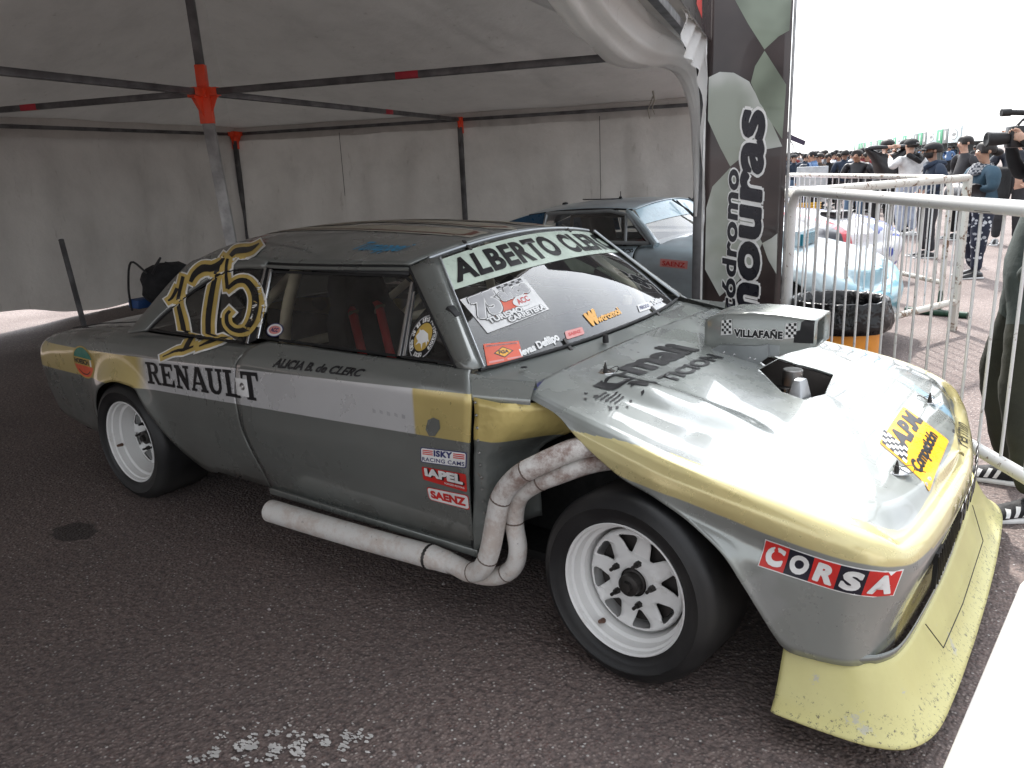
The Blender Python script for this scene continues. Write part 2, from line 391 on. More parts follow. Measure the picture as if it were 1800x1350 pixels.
c1 = g.mix(g.ramp(g.noise(3, 5), .3, .7), (.68, .64, .28), (.60, .55, .24)); c1 = g.mix(g.ramp(g.noise(11, 6, .7), .63, .68, 0, .8), c1, (.48, .47, .42))
c1 = g.mix(g.ma('MULTIPLY', wear, .85), c1, (.10, .09, .07)); g.set(col=c1, rough=.42, coat=.15); g.bump(g.noise(6, 4), .25, .02); M['worn'] = g.m
g = N('yellow_dented_sheet'); x, y, z = g.sep()
f = g.ma('MULTIPLY', g.ramp(z, .665, .668), g.ramp(g.ma('SUBTRACT', g.ma('MULTIPLY_ADD', x, -.16, .74), z), -.002, .002))
c0 = g.mix(g.ramp(z, .70, .72), GREY, (.42, .43, .45)); c1 = g.mix(f, c0, YEL); c1 = g.mix(g.ramp(g.noise(30, 7, .8), .62, .66, 0, .8), c1, (.16, .10, .06)); g.set(col=c1, rough=.35, metal=.2, coat=.3); g.bump(g.noise(8, 3), .5, .03); M['dented'] = g.m

def MBnamed(f, name, mat, parent, **k):
    b = MB(); f(b); return b.build(name, mat, parent, **k)

# ------------------------------------------------------------------ race car (front axle over x=0, faces +X, near side is -Y)
car = empty('race_car', (0, 0, 0), label='grey-green racing coupe with yellow nose, number 175 and white wheels, parked under the tent', cat='race car')

def s_off(z, zt):
    u = zt-z
    a = interp(u, [(0, -.072), (.008, -.048), (.025, -.026), (.05, -.009), (.09, 0)])
    b = interp(z, [(.20, -.075), (.30, -.042), (.42, -.014), (.55, 0), (1, 0)])
    return a+b
def arch_flare(x, z, cx=-2.72, cz=.30, R=.30):
    r = sqrt((x-cx)**2+(z-cz)**2); return .030*exp(-((r-R)/.075)**2)*sstep(.2, .34, z)
def smooth_outline(pts, n):
    P = crom([(a, b, 0) for a, b in pts], 24); L = [0]
    for a, b in zip(P, P[1:]): L.append(L[-1]+(b-a).length)
    out = []; j = 0
    for i in range(n+1):
        t = L[-1]*i/n
        while j < len(L)-2 and L[j+1] < t: j += 1
        k = (t-L[j])/max(1e-9, L[j+1]-L[j]); out.append(P[j].lerp(P[j+1], k))
    return out
def shell(outl, n, zlow, zs, off, Hf, spx, nz, ntop, xadj=None, fwd=1):
    """closed U-shaped body end: outline near half (y<0) to the centre, mirrored"""
    O = smooth_outline(outl, n); rows = []
    for i, p in enumerate(O):
        t = (O[min(i+1, n)]-O[max(i-1, 0)]).normalized(); nr = Vector((t.y, -t.x, 0))*fwd
        if i == n: nr = Vector((fwd, 0, 0))
        zt = zs(p.x, i/n); zl = min(zlow(p.x, i/n), zt-.02); row = []
        for k in range(nz+1):
            v = k/nz; v = v if k < nz-8 else v
            z = zl+(zt-zl)*(1-(1-v)**1.6)
            q = p+nr*off(z, zt, zl, p.x); q.z = z
            if xadj: q.x += xadj(z)*max(0, 1-i/n*6)
            row.append(q)
        e = row[-1]; sx = spx(i/n)
        if ntop:
            for k in range(1, ntop+1):
                v = k/ntop; x = e.x+(sx-e.x)*v; y = e.y*(1-v); row.append(Vector((x, y, Hf(x, y, e.y, e.z, v))))
        rows.append(row)
    far = [[Vector((q.x, -q.y, q.z)) for q in r] for r in rows[:-1]][::-1]
    return rows+far
def weld(o, d=.0006):
    bm = bmesh.new(); bm.from_mesh(o.data); bmesh.ops.remove_doubles(bm, verts=bm.verts, dist=d); bmesh.ops.recalc_face_normals(bm, faces=bm.faces); bm.to_mesh(o.data); bm.free()
    o.data.polygons.foreach_set('use_smooth', [True]*len(o.data.polygons)); return o
def thick(o, t=.004, off=-1):
    m = o.modifiers.new('thickness', 'SOLIDIFY'); m.thickness = t; m.offset = off; return o

# --- rear body
xr = lambda z: interp(z, [(.25, -1.72), (.30, -1.722), (.5, -1.789), (.67, -1.80), (.79, -1.765), (.86, -1.71), (.89, -1.64)])
xf = lambda z: interp(z, [(.25, -.61), (.5, -.585), (.66, -.568), (.8, -.552), (.85, -.565), (.89, -.60)])
ZT = [(-3.9, .645), (-3.78, .665), (-3.68, .715), (-3.5, .755), (-3.2, .795), (-2.8, .832), (-2.5, .848), (-2.0, .856), (-1.8, .862), (-1.66, .886), (-.5, .888)]
ARCH = [(-3.12, .235), (-3.05, .296), (-2.973, .473), (-2.879, .559), (-2.731, .607), (-2.60, .606), (-2.537, .586), (-2.469, .501), (-2.415, .44), (-2.314, .304), (-2.2, .235), (-2.1, .235)]
def zlr(x, f):
    if -3.12 < x < -2.1: return sinterp(x, ARCH)
    if x < -3.12: return interp(x, [(-3.9, .33), (-3.6, .27), (-3.12, .235)])
    return .245
rows = shell([(-1.745, -.88), (-2.2, -.882), (-2.7, -.872), (-3.2, -.842), (-3.55, -.81), (-3.70, -.785), (-3.775, -.73), (-3.80, -.6), (-3.81, -.3), (-3.815, 0)], 190,
    zlr, lambda x, f: interp(x, ZT), lambda z, zt, zl, x: s_off(z, zt)+arch_flare(x, z), None, lambda f: 0, 26, 0, xadj=lambda z: xr(z)-.005+1.745, fwd=-1)
V, F = grid(rows); body = weld(mesh('rear_quarters_and_tail', V, F, M['side'], car)); thick(body)
# boot lid and deck
drow = []
for i in range(31):
    x = -2.57-(3.79-2.57)*i/30; ye = interp(x, [(-3.79, .52), (-3.765, .66), (-3.70, .715), (-3.55, .74), (-3.2, .772), (-2.7, .80)])
    zt = interp(x, ZT)
    drow.append([Vector((x, ye*t, zt+.022*(1-t*t))) for t in [(-1+2*k/24) for k in range(25)]])
V, F = grid(drow); boot = mesh('boot_lid', V, F, M['grey'], car, angle=None); thick(boot)
b = MB()
for s in (-1, 1): b.tube([(-2.80, s*.66, .850), (-3.2, s*.66, .812), (-3.62, s*.62, .745)], .003, 6)
b.tube([(-2.80, -.66, .850), (-2.80, 0, .872), (-2.80, .66, .850)], .003, 6); b.build('seam', M['rubber'], boot)
b = MB(); b.lathe([(0, 0), (.0, .013), (.018, .013), (.022, .006), (.022, 0)], 16, 'Z', c=(-2.83, -.52, .848)); b.build('catch', M['chrome'], boot)
# --- doors
def side_y(x, z, zt=None):
    w = interp(x, [(-1.9, .881), (-1.2, .882), (-.5, .878)]); return w+s_off(z, zt or .888)
for s in (-1, 1):
    rows = []
    for i in range(31):
        v = i/30; z = .248+(.888-.248)*(1-(1-v)**1.5); a = xr(z)+.004; c = xf(z)-.004
        rows.append([Vector((a+(c-a)*k/40, s*side_y(a+(c-a)*k/40, z), z)) for k in range(41)])
    V, F = grid(rows, flip=(s > 0)); door = mesh('door', V, F, M['side'], car); thick(door, .01)
    if s < 0: near_door = door
    b = MB(); y = s*.884
    b.box((-1.74, y, .70), (.075, .004, .075)); b.build('lock_plate', M['wht'], door, bevel=.002)
    b = MB(); b.lathe([(s*.884, .0), (s*.889, .013), (s*.886, .016), (s*.880, .016)], 20, 'Y', c=(-1.735, 0, .705)); b.build('lock', M['steel'], door)
    for k in range(7):
        b = MB(); b.lathe([(0, 0), (.003, .003), (.0, .0055)], 10, 'Y', c=(-1.63+.165*k, s*.846, .868)); 
        for q in b.V: q.y = s*(abs(q.y)+.0)
        b.build('rivet', M['chrome'], door)
# sill
for s in (-1, 1):
    b = MB(); b.box((-1.16, s*.80, .235), (1.12, .07, .03)); b.build('sill', M['grey'], car, bevel=.006)
# --- front clamshell (one-piece nose and bonnet)
ZS = [(-.43, .845), (-.3, .812), (-.1, .762), (.1, .716), (.25, .690), (.44, .655), (.6, .617), (.7, .585), (.735, .560), (.80, .55)]
ZL = [(-.43, .815), (-.35, .806), (-.262, .777), (-.193, .729), (-.1, .672), (0, .623), (.097, .600), (.222, .541), (.30, .49), (.35, .42), (.396, .345), (.435, .285), (.462, .256), (.5, .248), (.8, .25)]
def f_off(z, zt, zl, x):
    u = zt-z; d = z-zl
    a = interp(u, [(0, -.050), (.006, -.030), (.018, -.015), (.04, -.004), (.07, 0)])
    if x < .0: a *= .5+.5*sstep(-.43, .0, x)
    a -= .016*exp(-((u-.135)/.035)**2)*sstep(-.05, .1, x)*(1-sstep(.42, .6, x))
    a += .020*exp(-(d/.03)**1.0)*sstep(.0, .12, x)*(1-sstep(.30, .46, x))
    if x > .6: a -= .05*sstep(.54, .26, z)*sstep(.6, .76, x)
    return a
def bulge(x, y):
    h = 0
    u = (x-.02)/.30; v = (y+.50)/.115                                  # power bulge on the near side, blunt in front
    r = sqrt((u/(1.0 if u > 0 else 1.35))**2+v*v); h += .034*(1-sstep(.25, 1.0, r))
    h += .058*exp(-((y-.36)/.085)**2)*sstep(-.30, -.1, x)*(1-sstep(.22, .42, x))   # hump beyond the carburettor opening
    h += .010*exp(-((y-.10)/.30)**2)*sstep(-.35, -.1, x)*(1-sstep(.2, .45, x))
    return h
def Hf(x, y, ye, ze, v):
    r = y/ye if ye else 0
    cr = interp(x, [(-.42, .018), (-.1, .028), (.2, .03), (.6, .012), (.76, .004)])
    zx = interp(x, [(-.43, .845), (-.3, .812), (-.1, .762), (.1, .716), (.25, .690), (.44, .655), (.6, .617), (.68, .592), (.72, .575), (.76, .555)])
    k = sstep(0, .15, v); zz = ze*(1-k)+zx*k
    return zz+cr*(1-r*r)+bulge(x, y)*sstep(0, .12, v)
fr_out = [(-.415, -.80), (-.30, -.822), (-.1, -.848), (.1, -.868), (.3, -.878), (.5, -.872), (.62, -.852), (.70, -.800), (.742, -.70), (.762, -.5), (.772, -.25), (.775, 0)]
rows = shell(fr_out, 150, lambda x, f: sinterp(x, ZL), lambda x, f: sinterp(x, ZS), f_off, Hf, lambda f: -.41+(.745+.41)*f, 26, 46, fwd=1)
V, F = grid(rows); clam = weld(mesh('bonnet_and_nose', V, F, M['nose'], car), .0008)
def cut_hole(o, polys):
    bm = bmesh.new(); bm.from_mesh(o.data)
    for P in polys:
        n = len(P)
        def near(f):
            c = f.calc_center_median(); return c.z > .5 and min(p[0] for p in P)-.08 < c.x < max(p[0] for p in P)+.08 and min(p[1] for p in P)-.08 < c.y < max(p[1] for p in P)+.08
        for i in range(n):
            a = P[i]; c = P[(i+1) % n]; no = Vector((c[1]-a[1], -(c[0]-a[0]), 0)).normalized()
            fs = [f for f in bm.faces if near(f)]; es = {e for f in fs for e in f.edges}; vs = {v for f in fs for v in f.verts}
            bmesh.ops.bisect_plane(bm, geom=list(fs)+list(es)+list(vs), plane_co=(a[0], a[1], 0), plane_no=no, dist=1e-5)
        def inside(c):
            sg = [((P[(i+1) % n][0]-P[i][0])*(c.y-P[i][1])-(P[(i+1) % n][1]-P[i][1])*(c.x-P[i][0])) for i in range(n)]
            return c.z > .5 and (all(q > 0 for q in sg) or all(q < 0 for q in sg))
        bmesh.ops.delete(bm, geom=[f for f in bm.faces if inside(f.calc_center_median())], context='FACES')
    bm.to_mesh(o.data); bm.free()
HOLE = [(.055, .045), (.19, -.115), (.265, -.115), (.302, .0), (.262, .27), (.055, .27)]
cut_hole(clam, [HOLE, [(-.12, .27), (.054, .12), (.054, .27)]])
yv = []; bv = []
for v in clam.data.vertices:
    x, y, z = v.co; ay = abs(y)
    yb = interp(x, [(-.5, 1.2), (-.31, .99), (-.28, .85), (-.06, .842), (.13, .828), (.25, .815), (.45, .795), (.56, .775), (.64, .73), (.69, .65), (.71, .5)])
    xb = interp(ay, [(0, .705), (.4, .703), (.6, .695), (.7, .670), (.78, .60), (.80, .45), (.81, .2)])
    side = ay-yb if x < .56 else max(ay-yb, x-xb)
    if z < interp(x, [(-.3, .748), (-.06, .742), (.13, .716), (.25, .70)]) and ay > .8 and -.30 < x < .3: side = max(side, .01)
    zl = interp(x, [(-.3, .70), (0, .634), (.157, .618), (.26, .60), (.40, .572), (.58, .546), (.70, .528), (.78, .50)]) if ay > .6 else interp(ay, [(0, .47), (.6, .50)])
    f = min(side, z-zl)
    if x > .66 and z < .40 and ay < .70: f = max(f, .01)
    yv.append(f)
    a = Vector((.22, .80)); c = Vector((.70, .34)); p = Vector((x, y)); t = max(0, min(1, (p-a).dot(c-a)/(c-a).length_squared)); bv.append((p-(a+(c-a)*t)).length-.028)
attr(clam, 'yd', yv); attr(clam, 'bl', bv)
def skew(o):                      # the glass-fibre nose sits slightly twisted on the car
    for v in o.data.vertices: v.co.x -= .080*sstep(-.1, .85, v.co.y)*sstep(.25, .75, v.co.x)
skew(clam)
thick(clam, .005)
# body-coloured cowl strip, scuttle, inner panel
def cowl_z(x, y): return interp(x, [(-.62, .882), (-.50, .868), (-.40, .832)])-.012*(y/.8)**2*0
rows = []
for i in range(9):
    rows.append([])
    for k in range(41):
        t = -1+2*k/40; x0 = -.495-.125*abs(t)**2.2; x1 = -.385; x = x0+(x1-x0)*i/8; y = t*(.775+.04*i/8)
        rows[-1].append(Vector((x, y, .870-.045*((x-x0)/(.12+.125*abs(t)**2.2))-.004*t*t)))
V, F = grid(rows); cowl = mesh('cowl_panel', V, F, M['lit_grey'], car)
b = MB(); b.lathe([(0, .0), (.03, .004), (.03, .009), (.022, .011), (.0, .012)], 12, 'Z', c=(-.455, -.18, .862)); b.build('washer_jet', M['rubber'], cowl)
b = MB(); b.lathe([(.0, .012), (.002, .010), (.0005, .0)], 16, 'Z', c=(-.50, -.655, .868)); b.build('screw_hole', M['dark'], cowl)
for s in (-1, 1):
    rows = []                                                            # grey strip ahead of the door, rolls over to the cowl
    for i in range(13):
        x = -.598+(.235)*i/12; r = []
        for k in range(14):
            v = k/13; z = .800+(.07)*min(1, v*1.25)
            y = .872-.055*max(0, (v-.15)/.85)**1.3-.05*i/12
            r.append(Vector((x, s*y, z if v < .8 else .870+.004*(v-.8)*5-.03*(i/12))))
        rows.append(r)
    V, F = grid(rows, flip=(s < 0)); mesh('scuttle_side', V, F, M['lit_grey'], car)
    rows = []                                                            # riveted closing panel behind the front wheel
    for i in range(15):
        v = i/14; y = .868-.012*v-.17*sstep(.25, 1, v)
        top = interp(v, [(0, .812), (.5, .80), (1, .79)]); lo = interp(v, [(0, .255), (.25, .28), (.5, .33), (1, .35)])
        r = []
        for k in range(17):
            z = lo+(top-lo)*k/16; x = (xf(z)+.004)*(1-v)+(-.44+.20*sstep(.58, .74, z))*v; r.append(Vector((x, s*(y+.006*noise.noise(Vector((x*9, k*.6, 1)))-.02*(1-k/16)), z)))
        rows.append(r)
    V, F = grid(rows, flip=(s < 0)); pan = mesh('closing_panel', V, F, M['dented'], car); thick(pan, .002)
    for k in range(13):
        b = MB(); b.lathe([(0, 0), (.003, .003), (0, .0055)], 8, 'Y', c=(0, 0, 0))
        for q in b.V: q.x += -.545; q.z += .28+.043*k; q.y = s*(abs(q.y)+.869-(.02*(1-(k*.043+.02)/.55)))
        b.build('rivet', M['steel'], pan)
# --- splitter
b = MB(); So = [(.447, -.915, .085), (.47, -.925, .088), (.60, -.925, .088), (.70, -.915, .085), (.775, -.875, .082), (.818, -.78, .08), (.835, -.6, .078), (.845, -.3, .076), (.848, 0, .076)]
Si = [(.452, -.842, .243), (.475, -.846, .25), (.575, -.845, .252), (.640, -.825, .252), (.690, -.765, .250), (.712, -.68, .247), (.725, -.5, .243), (.735, -.25, .24), (.738, 0, .24)]
So = crom(So, 6); Si = crom(Si, 6); rows = []
for a, c in list(zip(So, Si))+[(Vector((a.x, -a.y, a.z)), Vector((c.x, -c.y, c.z))) for a, c in list(zip(So, Si))[-2::-1]]:
    rows.append([a.lerp(c, t)+Vector((0, 0, -.030*sin(pi*t)*(1-.3*t)+.006*noise.noise(a*5))) for t in [k/12 for k in range(13)]])
V, F = grid(rows); spl = mesh('air_dam', V, F, M['worn'], car); thick(spl, .008, 0)
for (x, y) in ((.50, -.852), (.62, .0), (.50, .852)):
    b = MB(); b.lathe([(0, 0), (.004, .006), (.0, .009)], 10, 'Z', c=(x, y, .243)); b.build('bolt', M['steel'], spl)
b = MB()
b.tube([(.742, -.52, .235), (.79, -.50, .165), (.800, -.2, .155), (.80, .3, .155), (.745, .42, .235)], .0016, 5); b.build('joint_line', M['rubber'], spl)
# trim lip between nose and air dam
b = MB(); P = [Vector((c.x+.004*(1 if i > 20 else 0), c.y*1.004, c.z+.012)) for i, c in enumerate(Si)]
rows = [[p+Vector((0, 0, -.016)), p+Vector((.0, -.004, .0)), p+Vector((0, 0, .010))] for p in P]
rows += [[Vector((q.x, -q.y, q.z)) for q in r] for r in rows[-2::-1]]
V, F = grid(rows); lt_ = mesh('lip_trim', V, F, M['grey'], car); skew(lt_); thick(lt_, .002)
# grille mesh in the nose
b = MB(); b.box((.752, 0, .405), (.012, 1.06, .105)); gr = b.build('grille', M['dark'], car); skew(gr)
for k in range(36):
    b = MB(); b.box((.760, -.52+.03*k, .405), (.004, .003, .10), Matrix.Rotation(.3, 3, 'X')); 
    skew(b.build('grille_bar', M['iron'], gr))
# bonnet pins with lanyards
clB = bvh_of(clam)
def on_clam(x, y):
    h = clB[0].ray_cast(Vector((x, y, 2)), Vector((0, 0, -1)), 3); return h[0]
for (x, y, a) in ((-.30, -.46, .4), (.612, -.385, .2), (.575, .385, 2.6), (-.30, .46, 1.9)):
    p = on_clam(x, y)
    if p is None: continue
    b = MB(); b.lathe([(.0025, 0), (.0035, .034), (.001, .036)], 28, 'Z', c=p); pl = b.build('bonnet_pin_plate', M['chrome'], clam)
    b = MB(); b.tube([p, p+Vector((.0, 0, .012)), p+Vector((0, 0, .034))], [.009, .007, .002], 8); b.build('bonnet_pin', M['iron'], clam)
    b = MB(); L = [p+Vector((.018*cos(a)+.028*cos(t), .018*sin(a)+.028*sin(t)*.6, .012+.008*sin(2*t))) for t in [k*.35 for k in range(19)]]
    L += [L[-1]+Vector((.03*cos(a), .03*sin(a), -.004))]; b.tube(L, .0014, 5); b.build('lanyard', M['rubber'], clam)
# --- air scoop
def scoop_sec(x):
    t = (x+.20)/.44; top = interp(x, [(-.20, .90), (-.17, .925), (-.08, .948), (.05, .955), (.24, .942)]); bot = interp(x, [(-.20, .79), (0, .785), (.08, .80), (.21, .848), (.24, .853)])
    y0 = interp(x, [(-.20, .15), (-.1, .13), (.24, .115)]); y1 = interp(x, [(-.20, .30), (.24, .275)])
    r = .010; return [(y0, bot), (y0-.0, top-r), (y0+r*.3, top-r*.3), (y0+r, top), (y1-r, top+.006), (y1-.003, top), (y1, top-r), (y1, bot)]
xs = [-.20, -.195, -.18, -.15, -.1, 0, .08, .15, .21, .235]
rows = [[Vector((x+(.02 if False else 0), y, z)) for y, z in scoop_sec(x)] for x in xs]
V, F = grid(rows, True); F.append(tuple(range(8)))
sc = mesh('air_scoop', V, F, M['lit_grey'], clam, angle=40); thick(sc, .006)
b = MB(); b.box((.10, .195, .87), (.02, .13, .10)); b.build('scoop_duct', M['dark'], sc)
b = MB(); b.prism([(-.16, .80), (.03, .765), (.07, .80), (.065, .845), (.03, .835), (-.12, .825)], 'Y', .10, .125); b.build('scoop_bracket', M['alu'], sc, smooth=False)
b = MB(); b.prism([(.045, .115), (.075, .30), (.14, .30), (.105, .115)], 'Z', .80, .842); b.build('scoop_plinth', M['alu'], sc, smooth=False)
for x in (-.10, -.06, 0, .02):
    b = MB(); b.lathe([(.0985, .0), (.097, .003), (.1, .005)], 8, 'Y', c=(x, 0, .80-.12*(x+.1))); b.build('rivet', M['chrome'], sc)
# --- engine seen through the opening
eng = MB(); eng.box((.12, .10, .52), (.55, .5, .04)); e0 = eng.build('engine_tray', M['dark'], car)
b = MB()
for s in (0, 1):
    pass
b.prism([(-.12, .56), (-.12, .77), (.05, .745), (.27, .70), (.27, .56)], 'Y', .274, .282); b.build('duct_wall', plain('brown_dusty_steel', (.13, .115, .105), .6, .3), clam, smooth=False)
b = MB(); b.lathe([(0, .036), (.055, .036), (.058, .033), (.058, 0)], 28, 'Z', c=(.155, .12, .700)); b.build('carburettor_cap', M['steel'], e0)
b = MB(); b.lathe([(.0, .028), (.03, .028), (.033, .02), (.05, .018)], 20, 'Z', c=(.19, .03, .66)); b.lathe([(0, .006), (.06, .006), (.06, 0)], 10, 'Z', c=(.155, .045, .64)); b.build('distributor', M['steel'], e0)
b = MB(); B0 = [(.185, -.100, .640), (.258, -.100, .640), (.278, .0, .640), (.20, .01, .640)]; T0 = [(.208, -.050, .765), (.236, -.050, .765), (.246, -.015, .767), (.210, -.008, .767)]
b.add(B0+T0, [(3, 2, 1, 0), (4, 5, 6, 7), (0, 1, 5, 4), (1, 2, 6, 5), (2, 3, 7, 6), (3, 0, 4, 7)]); b.build('valve_cover', plain('cast_aluminium', (.46, .47, .48), .35, .8, bump=.1), e0, bevel=.006)
for k in range(3):
    b = MB(); b.tube(crom([(.02, .07-.012*k, .675), (.08, .04-.014*k, .682), (.14, -.02-.014*k, .668), (.19, -.07-.012*k, .63)], 6), .007, 8); b.build('fuel_hose', plain('orange_hose', (.52, .22, .06), .5), e0)
b = MB(); b.lathe([(0, .075), (.02, .09), (.03, .085), (.03, .05)], 24, 'Z', c=(.07, .14, .63)); b.build('air_funnel', M['iron'], e0)
b = MB(); b.box((.1, .0, .42), (.7, .66, .18)); b.build('engine_block', M['iron'], e0, bevel=.02)
# --- dark floor pan and wheel tubs keep light out of the shell
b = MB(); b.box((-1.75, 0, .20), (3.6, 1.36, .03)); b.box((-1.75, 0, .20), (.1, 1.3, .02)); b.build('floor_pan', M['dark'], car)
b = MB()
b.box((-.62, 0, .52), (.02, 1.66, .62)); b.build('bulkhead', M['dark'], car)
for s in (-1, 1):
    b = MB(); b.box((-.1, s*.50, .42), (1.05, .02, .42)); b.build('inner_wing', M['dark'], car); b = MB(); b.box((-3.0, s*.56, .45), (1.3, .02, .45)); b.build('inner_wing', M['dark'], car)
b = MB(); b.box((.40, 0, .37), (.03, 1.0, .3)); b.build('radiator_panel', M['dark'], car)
# --- cabin
def sy(z): return .808-(z-.888)*(.178/.28)                                 # side glass leans in
ROOF_Z = [(-2.42, 1.195), (-2.32, 1.235), (-2.15, 1.262), (-2.0, 1.270), (-1.6, 1.280), (-1.2, 1.274), (-1.0, 1.258), (-.955, 1.250)]
EDGE_Z = [(-2.42, 1.125), (-2.32, 1.160), (-2.15, 1.174), (-2.0, 1.176), (-1.7, 1.170), (-1.3, 1.178), (-1.0, 1.186), (-.955, 1.186)]
rows = []
for i in range(41):
    x = -2.41+(1.455)*i/40; zc = sinterp(x, ROOF_Z); ze = sinterp(x, EDGE_Z); r = []
    for k in range(45):
        t = -1+2*k/44; w = .632-.03*sstep(-2.2, -2.45, x)
        z = ze+(zc-ze)*(1-abs(t)**(2.1+.9*sstep(-1.2, -1.9, x))); fx = (x+.955 > -.5) and (-.045*abs(t)**2*sstep(-1.5, -.955, x)) or 0
        r.append(Vector((x+fx, t*w, z)))
    rows.append(r)
V, F = grid(rows); roof = mesh('roof', V, F, M['grey'], car); thick(roof, .01)
def sp(x, z, s=-1, o=0): return Vector((x, s*(sy(z)+o), z))
def strip(name, pts_a, pts_b, mat, parent, s, th=.006):
    rows = [[sp(*p, s) for p in pts_a], [sp(*p, s) for p in pts_b]]
    rows = [[a.lerp(b, t) for a, b in zip(*rows)] for t in (0, .25, .5, .75, 1)]
    V, F = grid(rows, flip=(s > 0)); return thick(mesh(name, V, F, mat, parent), th)
QW = [(-1.825, 1.150), (-2.00, 1.140), (-2.12, 1.105), (-2.25, 1.04), (-2.40, .935), (-2.475, .868), (-1.775, .868)]   # quarter window
DW = [(-1.765, 1.138), (-1.02, 1.150), (-.975, 1.13), (-.925, .896), (-1.692, .896)]
VW = [(-.962, 1.13), (-.665, .896), (-.915, .896)]
windows = []
for s in (-1, 1):
    # C pillar: belt -> roof edge, behind the quarter window, and over it
    A = [(-2.95, .838), (-2.80, .842), (-2.60, .850), (-2.475, .866)]
    rows = []
    top = [(-1.80, 1.174), (-2.0, 1.177), (-2.2, 1.174), (-2.33, 1.158), (-2.41, 1.095), (-2.485, 1.01), (-2.555, .92), (-2.625, .838)]
    inn = [(-1.80, 1.152), (-2.0, 1.142), (-2.12, 1.107), (-2.25, 1.04), (-2.33, .985), (-2.40, .935), (-2.44, .90), (-2.475, .862)]
    T = crom([(x, 0, z) for x, z in top], 6); I = crom([(x, 0, z) for x, z in inn], 6)
    rows = [[sp(a.x+(c.x-a.x)*t, a.z+(c.z-a.z)*t, s, .012*sin(pi*t)) for a, c in zip(T, I)] for t in [k/8 for k in range(9)]]
    for q in rows[0]: pass
    V, F = grid(rows, flip=(s < 0)); thick(mesh('rear_pillar', V, F, M['grey'], car), .01)
    # roof gutter, frames
    b = MB(); b.tube([sp(x, sinterp(x, EDGE_Z)-.012, s, .012) for x in [-2.2+1.2*k/16 for k in range(17)]], .007, 8); b.build('roof_gutter', M['grey'], car)
    def frame(poly, r, name, mat, o=.0):
        b = MB(); pts = [sp(*p, s, o) for p in poly]+[sp(*poly[0], s, o)]; b.tube([q for a, c in zip(pts, pts[1:]) for q in (a, a.lerp(c, .5))]+[pts[-1]], r, 6); return b.build(name, mat, car)
    for nm, P in (('quarter_window', QW), ('door_window', DW), ('vent_window', VW)):
        pts = [sp(*p, s) for p in P]; nn_ = (pts[1]-pts[0]).cross(pts[2]-pts[1]); ar = sum((a[0]*c_[1]-c_[0]*a[1]) for a, c_ in zip(P, P[1:]+P[:1]))
        idx = tuple(range(len(pts))) if (ar > 0) == (s < 0) else tuple(range(len(pts)))[::-1]
        o = mesh(nm, pts, [idx], M['dglass'], car, smooth=False); windows.append(o)
        b = MB(); q = [sp(*p, s, .003) for p in P]; q.append(q[0]); b.tube([w for a, c in zip(q, q[1:]) for w in (a.lerp(c, .02), a.lerp(c, .98))]+[q[0]], .006, 6); b.build('frame', M['rubber'], o)
    b = MB(); b.tube([sp(-.970, 1.13, s, .006), sp(-.920, .896, s, .006)], .008, 8); b.tube([sp(-.948, 1.10, s, .004), sp(-.900, .898, s, .004)], .006, 8); b.build('vent_divider', M['chrome'], car)
    b = MB(); b.tube([sp(-1.770, 1.145, s, .005), sp(-1.695, .890, s, .005)], .009, 8); b.tube([sp(-1.808, 1.15, s, .003), sp(-1.752, .868, s, .003)], .009, 8); b.build('door_pillar_trim', M['chrome'], car)
    P1 = [(-1.775, 1.152), (-1.70, .885)]; P2 = [(-1.815, 1.152), (-1.762, .862)]
    strip('door_pillar', P1, P2, M['rubber'], car, s)
    # strips above the door window and vent window
    strip('window_head', [(-1.85, 1.176), (-1.4, 1.184), (-1.0, 1.190)], [(-1.85, 1.150), (-1.4, 1.148), (-1.0, 1.150)], M['rubber'], car, s)
    # A pillar: from roof corner to cowl corner
    a0 = Vector((-1.00, s*.632, 1.178)); a1 = Vector((-.955, s*.588, 1.200)); a2 = Vector((-.93, s*.562, 1.205))
    c0 = Vector((-.655, s*.812, .884)); c1 = Vector((-.598, s*.805, .878)); c2 = Vector((-.592, s*.768, .880))
    rows = [[a0.lerp(c0, t), (a0.lerp(a1, .6)).lerp(c0.lerp(c1, .6), t)+Vector((.004, s*.006, 0)), a1.lerp(c1, t)+Vector((.004, s*.002, .004)), a2.lerp(c2, t)] for t in [k/12 for k in range(13)]]
    V, F = grid(rows, flip=(s > 0)); thick(mesh('windscreen_pillar', V, F, M['grey'], car), .008)
    b = MB(); b.tube([a2.lerp(c2, t)+Vector((.006, -s*.004, .004)) for t in (0, .3, .6, 1)], .006, 8); b.build('windscreen_side_trim', M['alu'], car)
    b = MB(); b.tube([a0.lerp(c0, t)+Vector((-.004, s*.002, 0)) for t in (0, .3, .6, 1)], .007, 8); b.build('pillar_seal', M['rubber'], car)
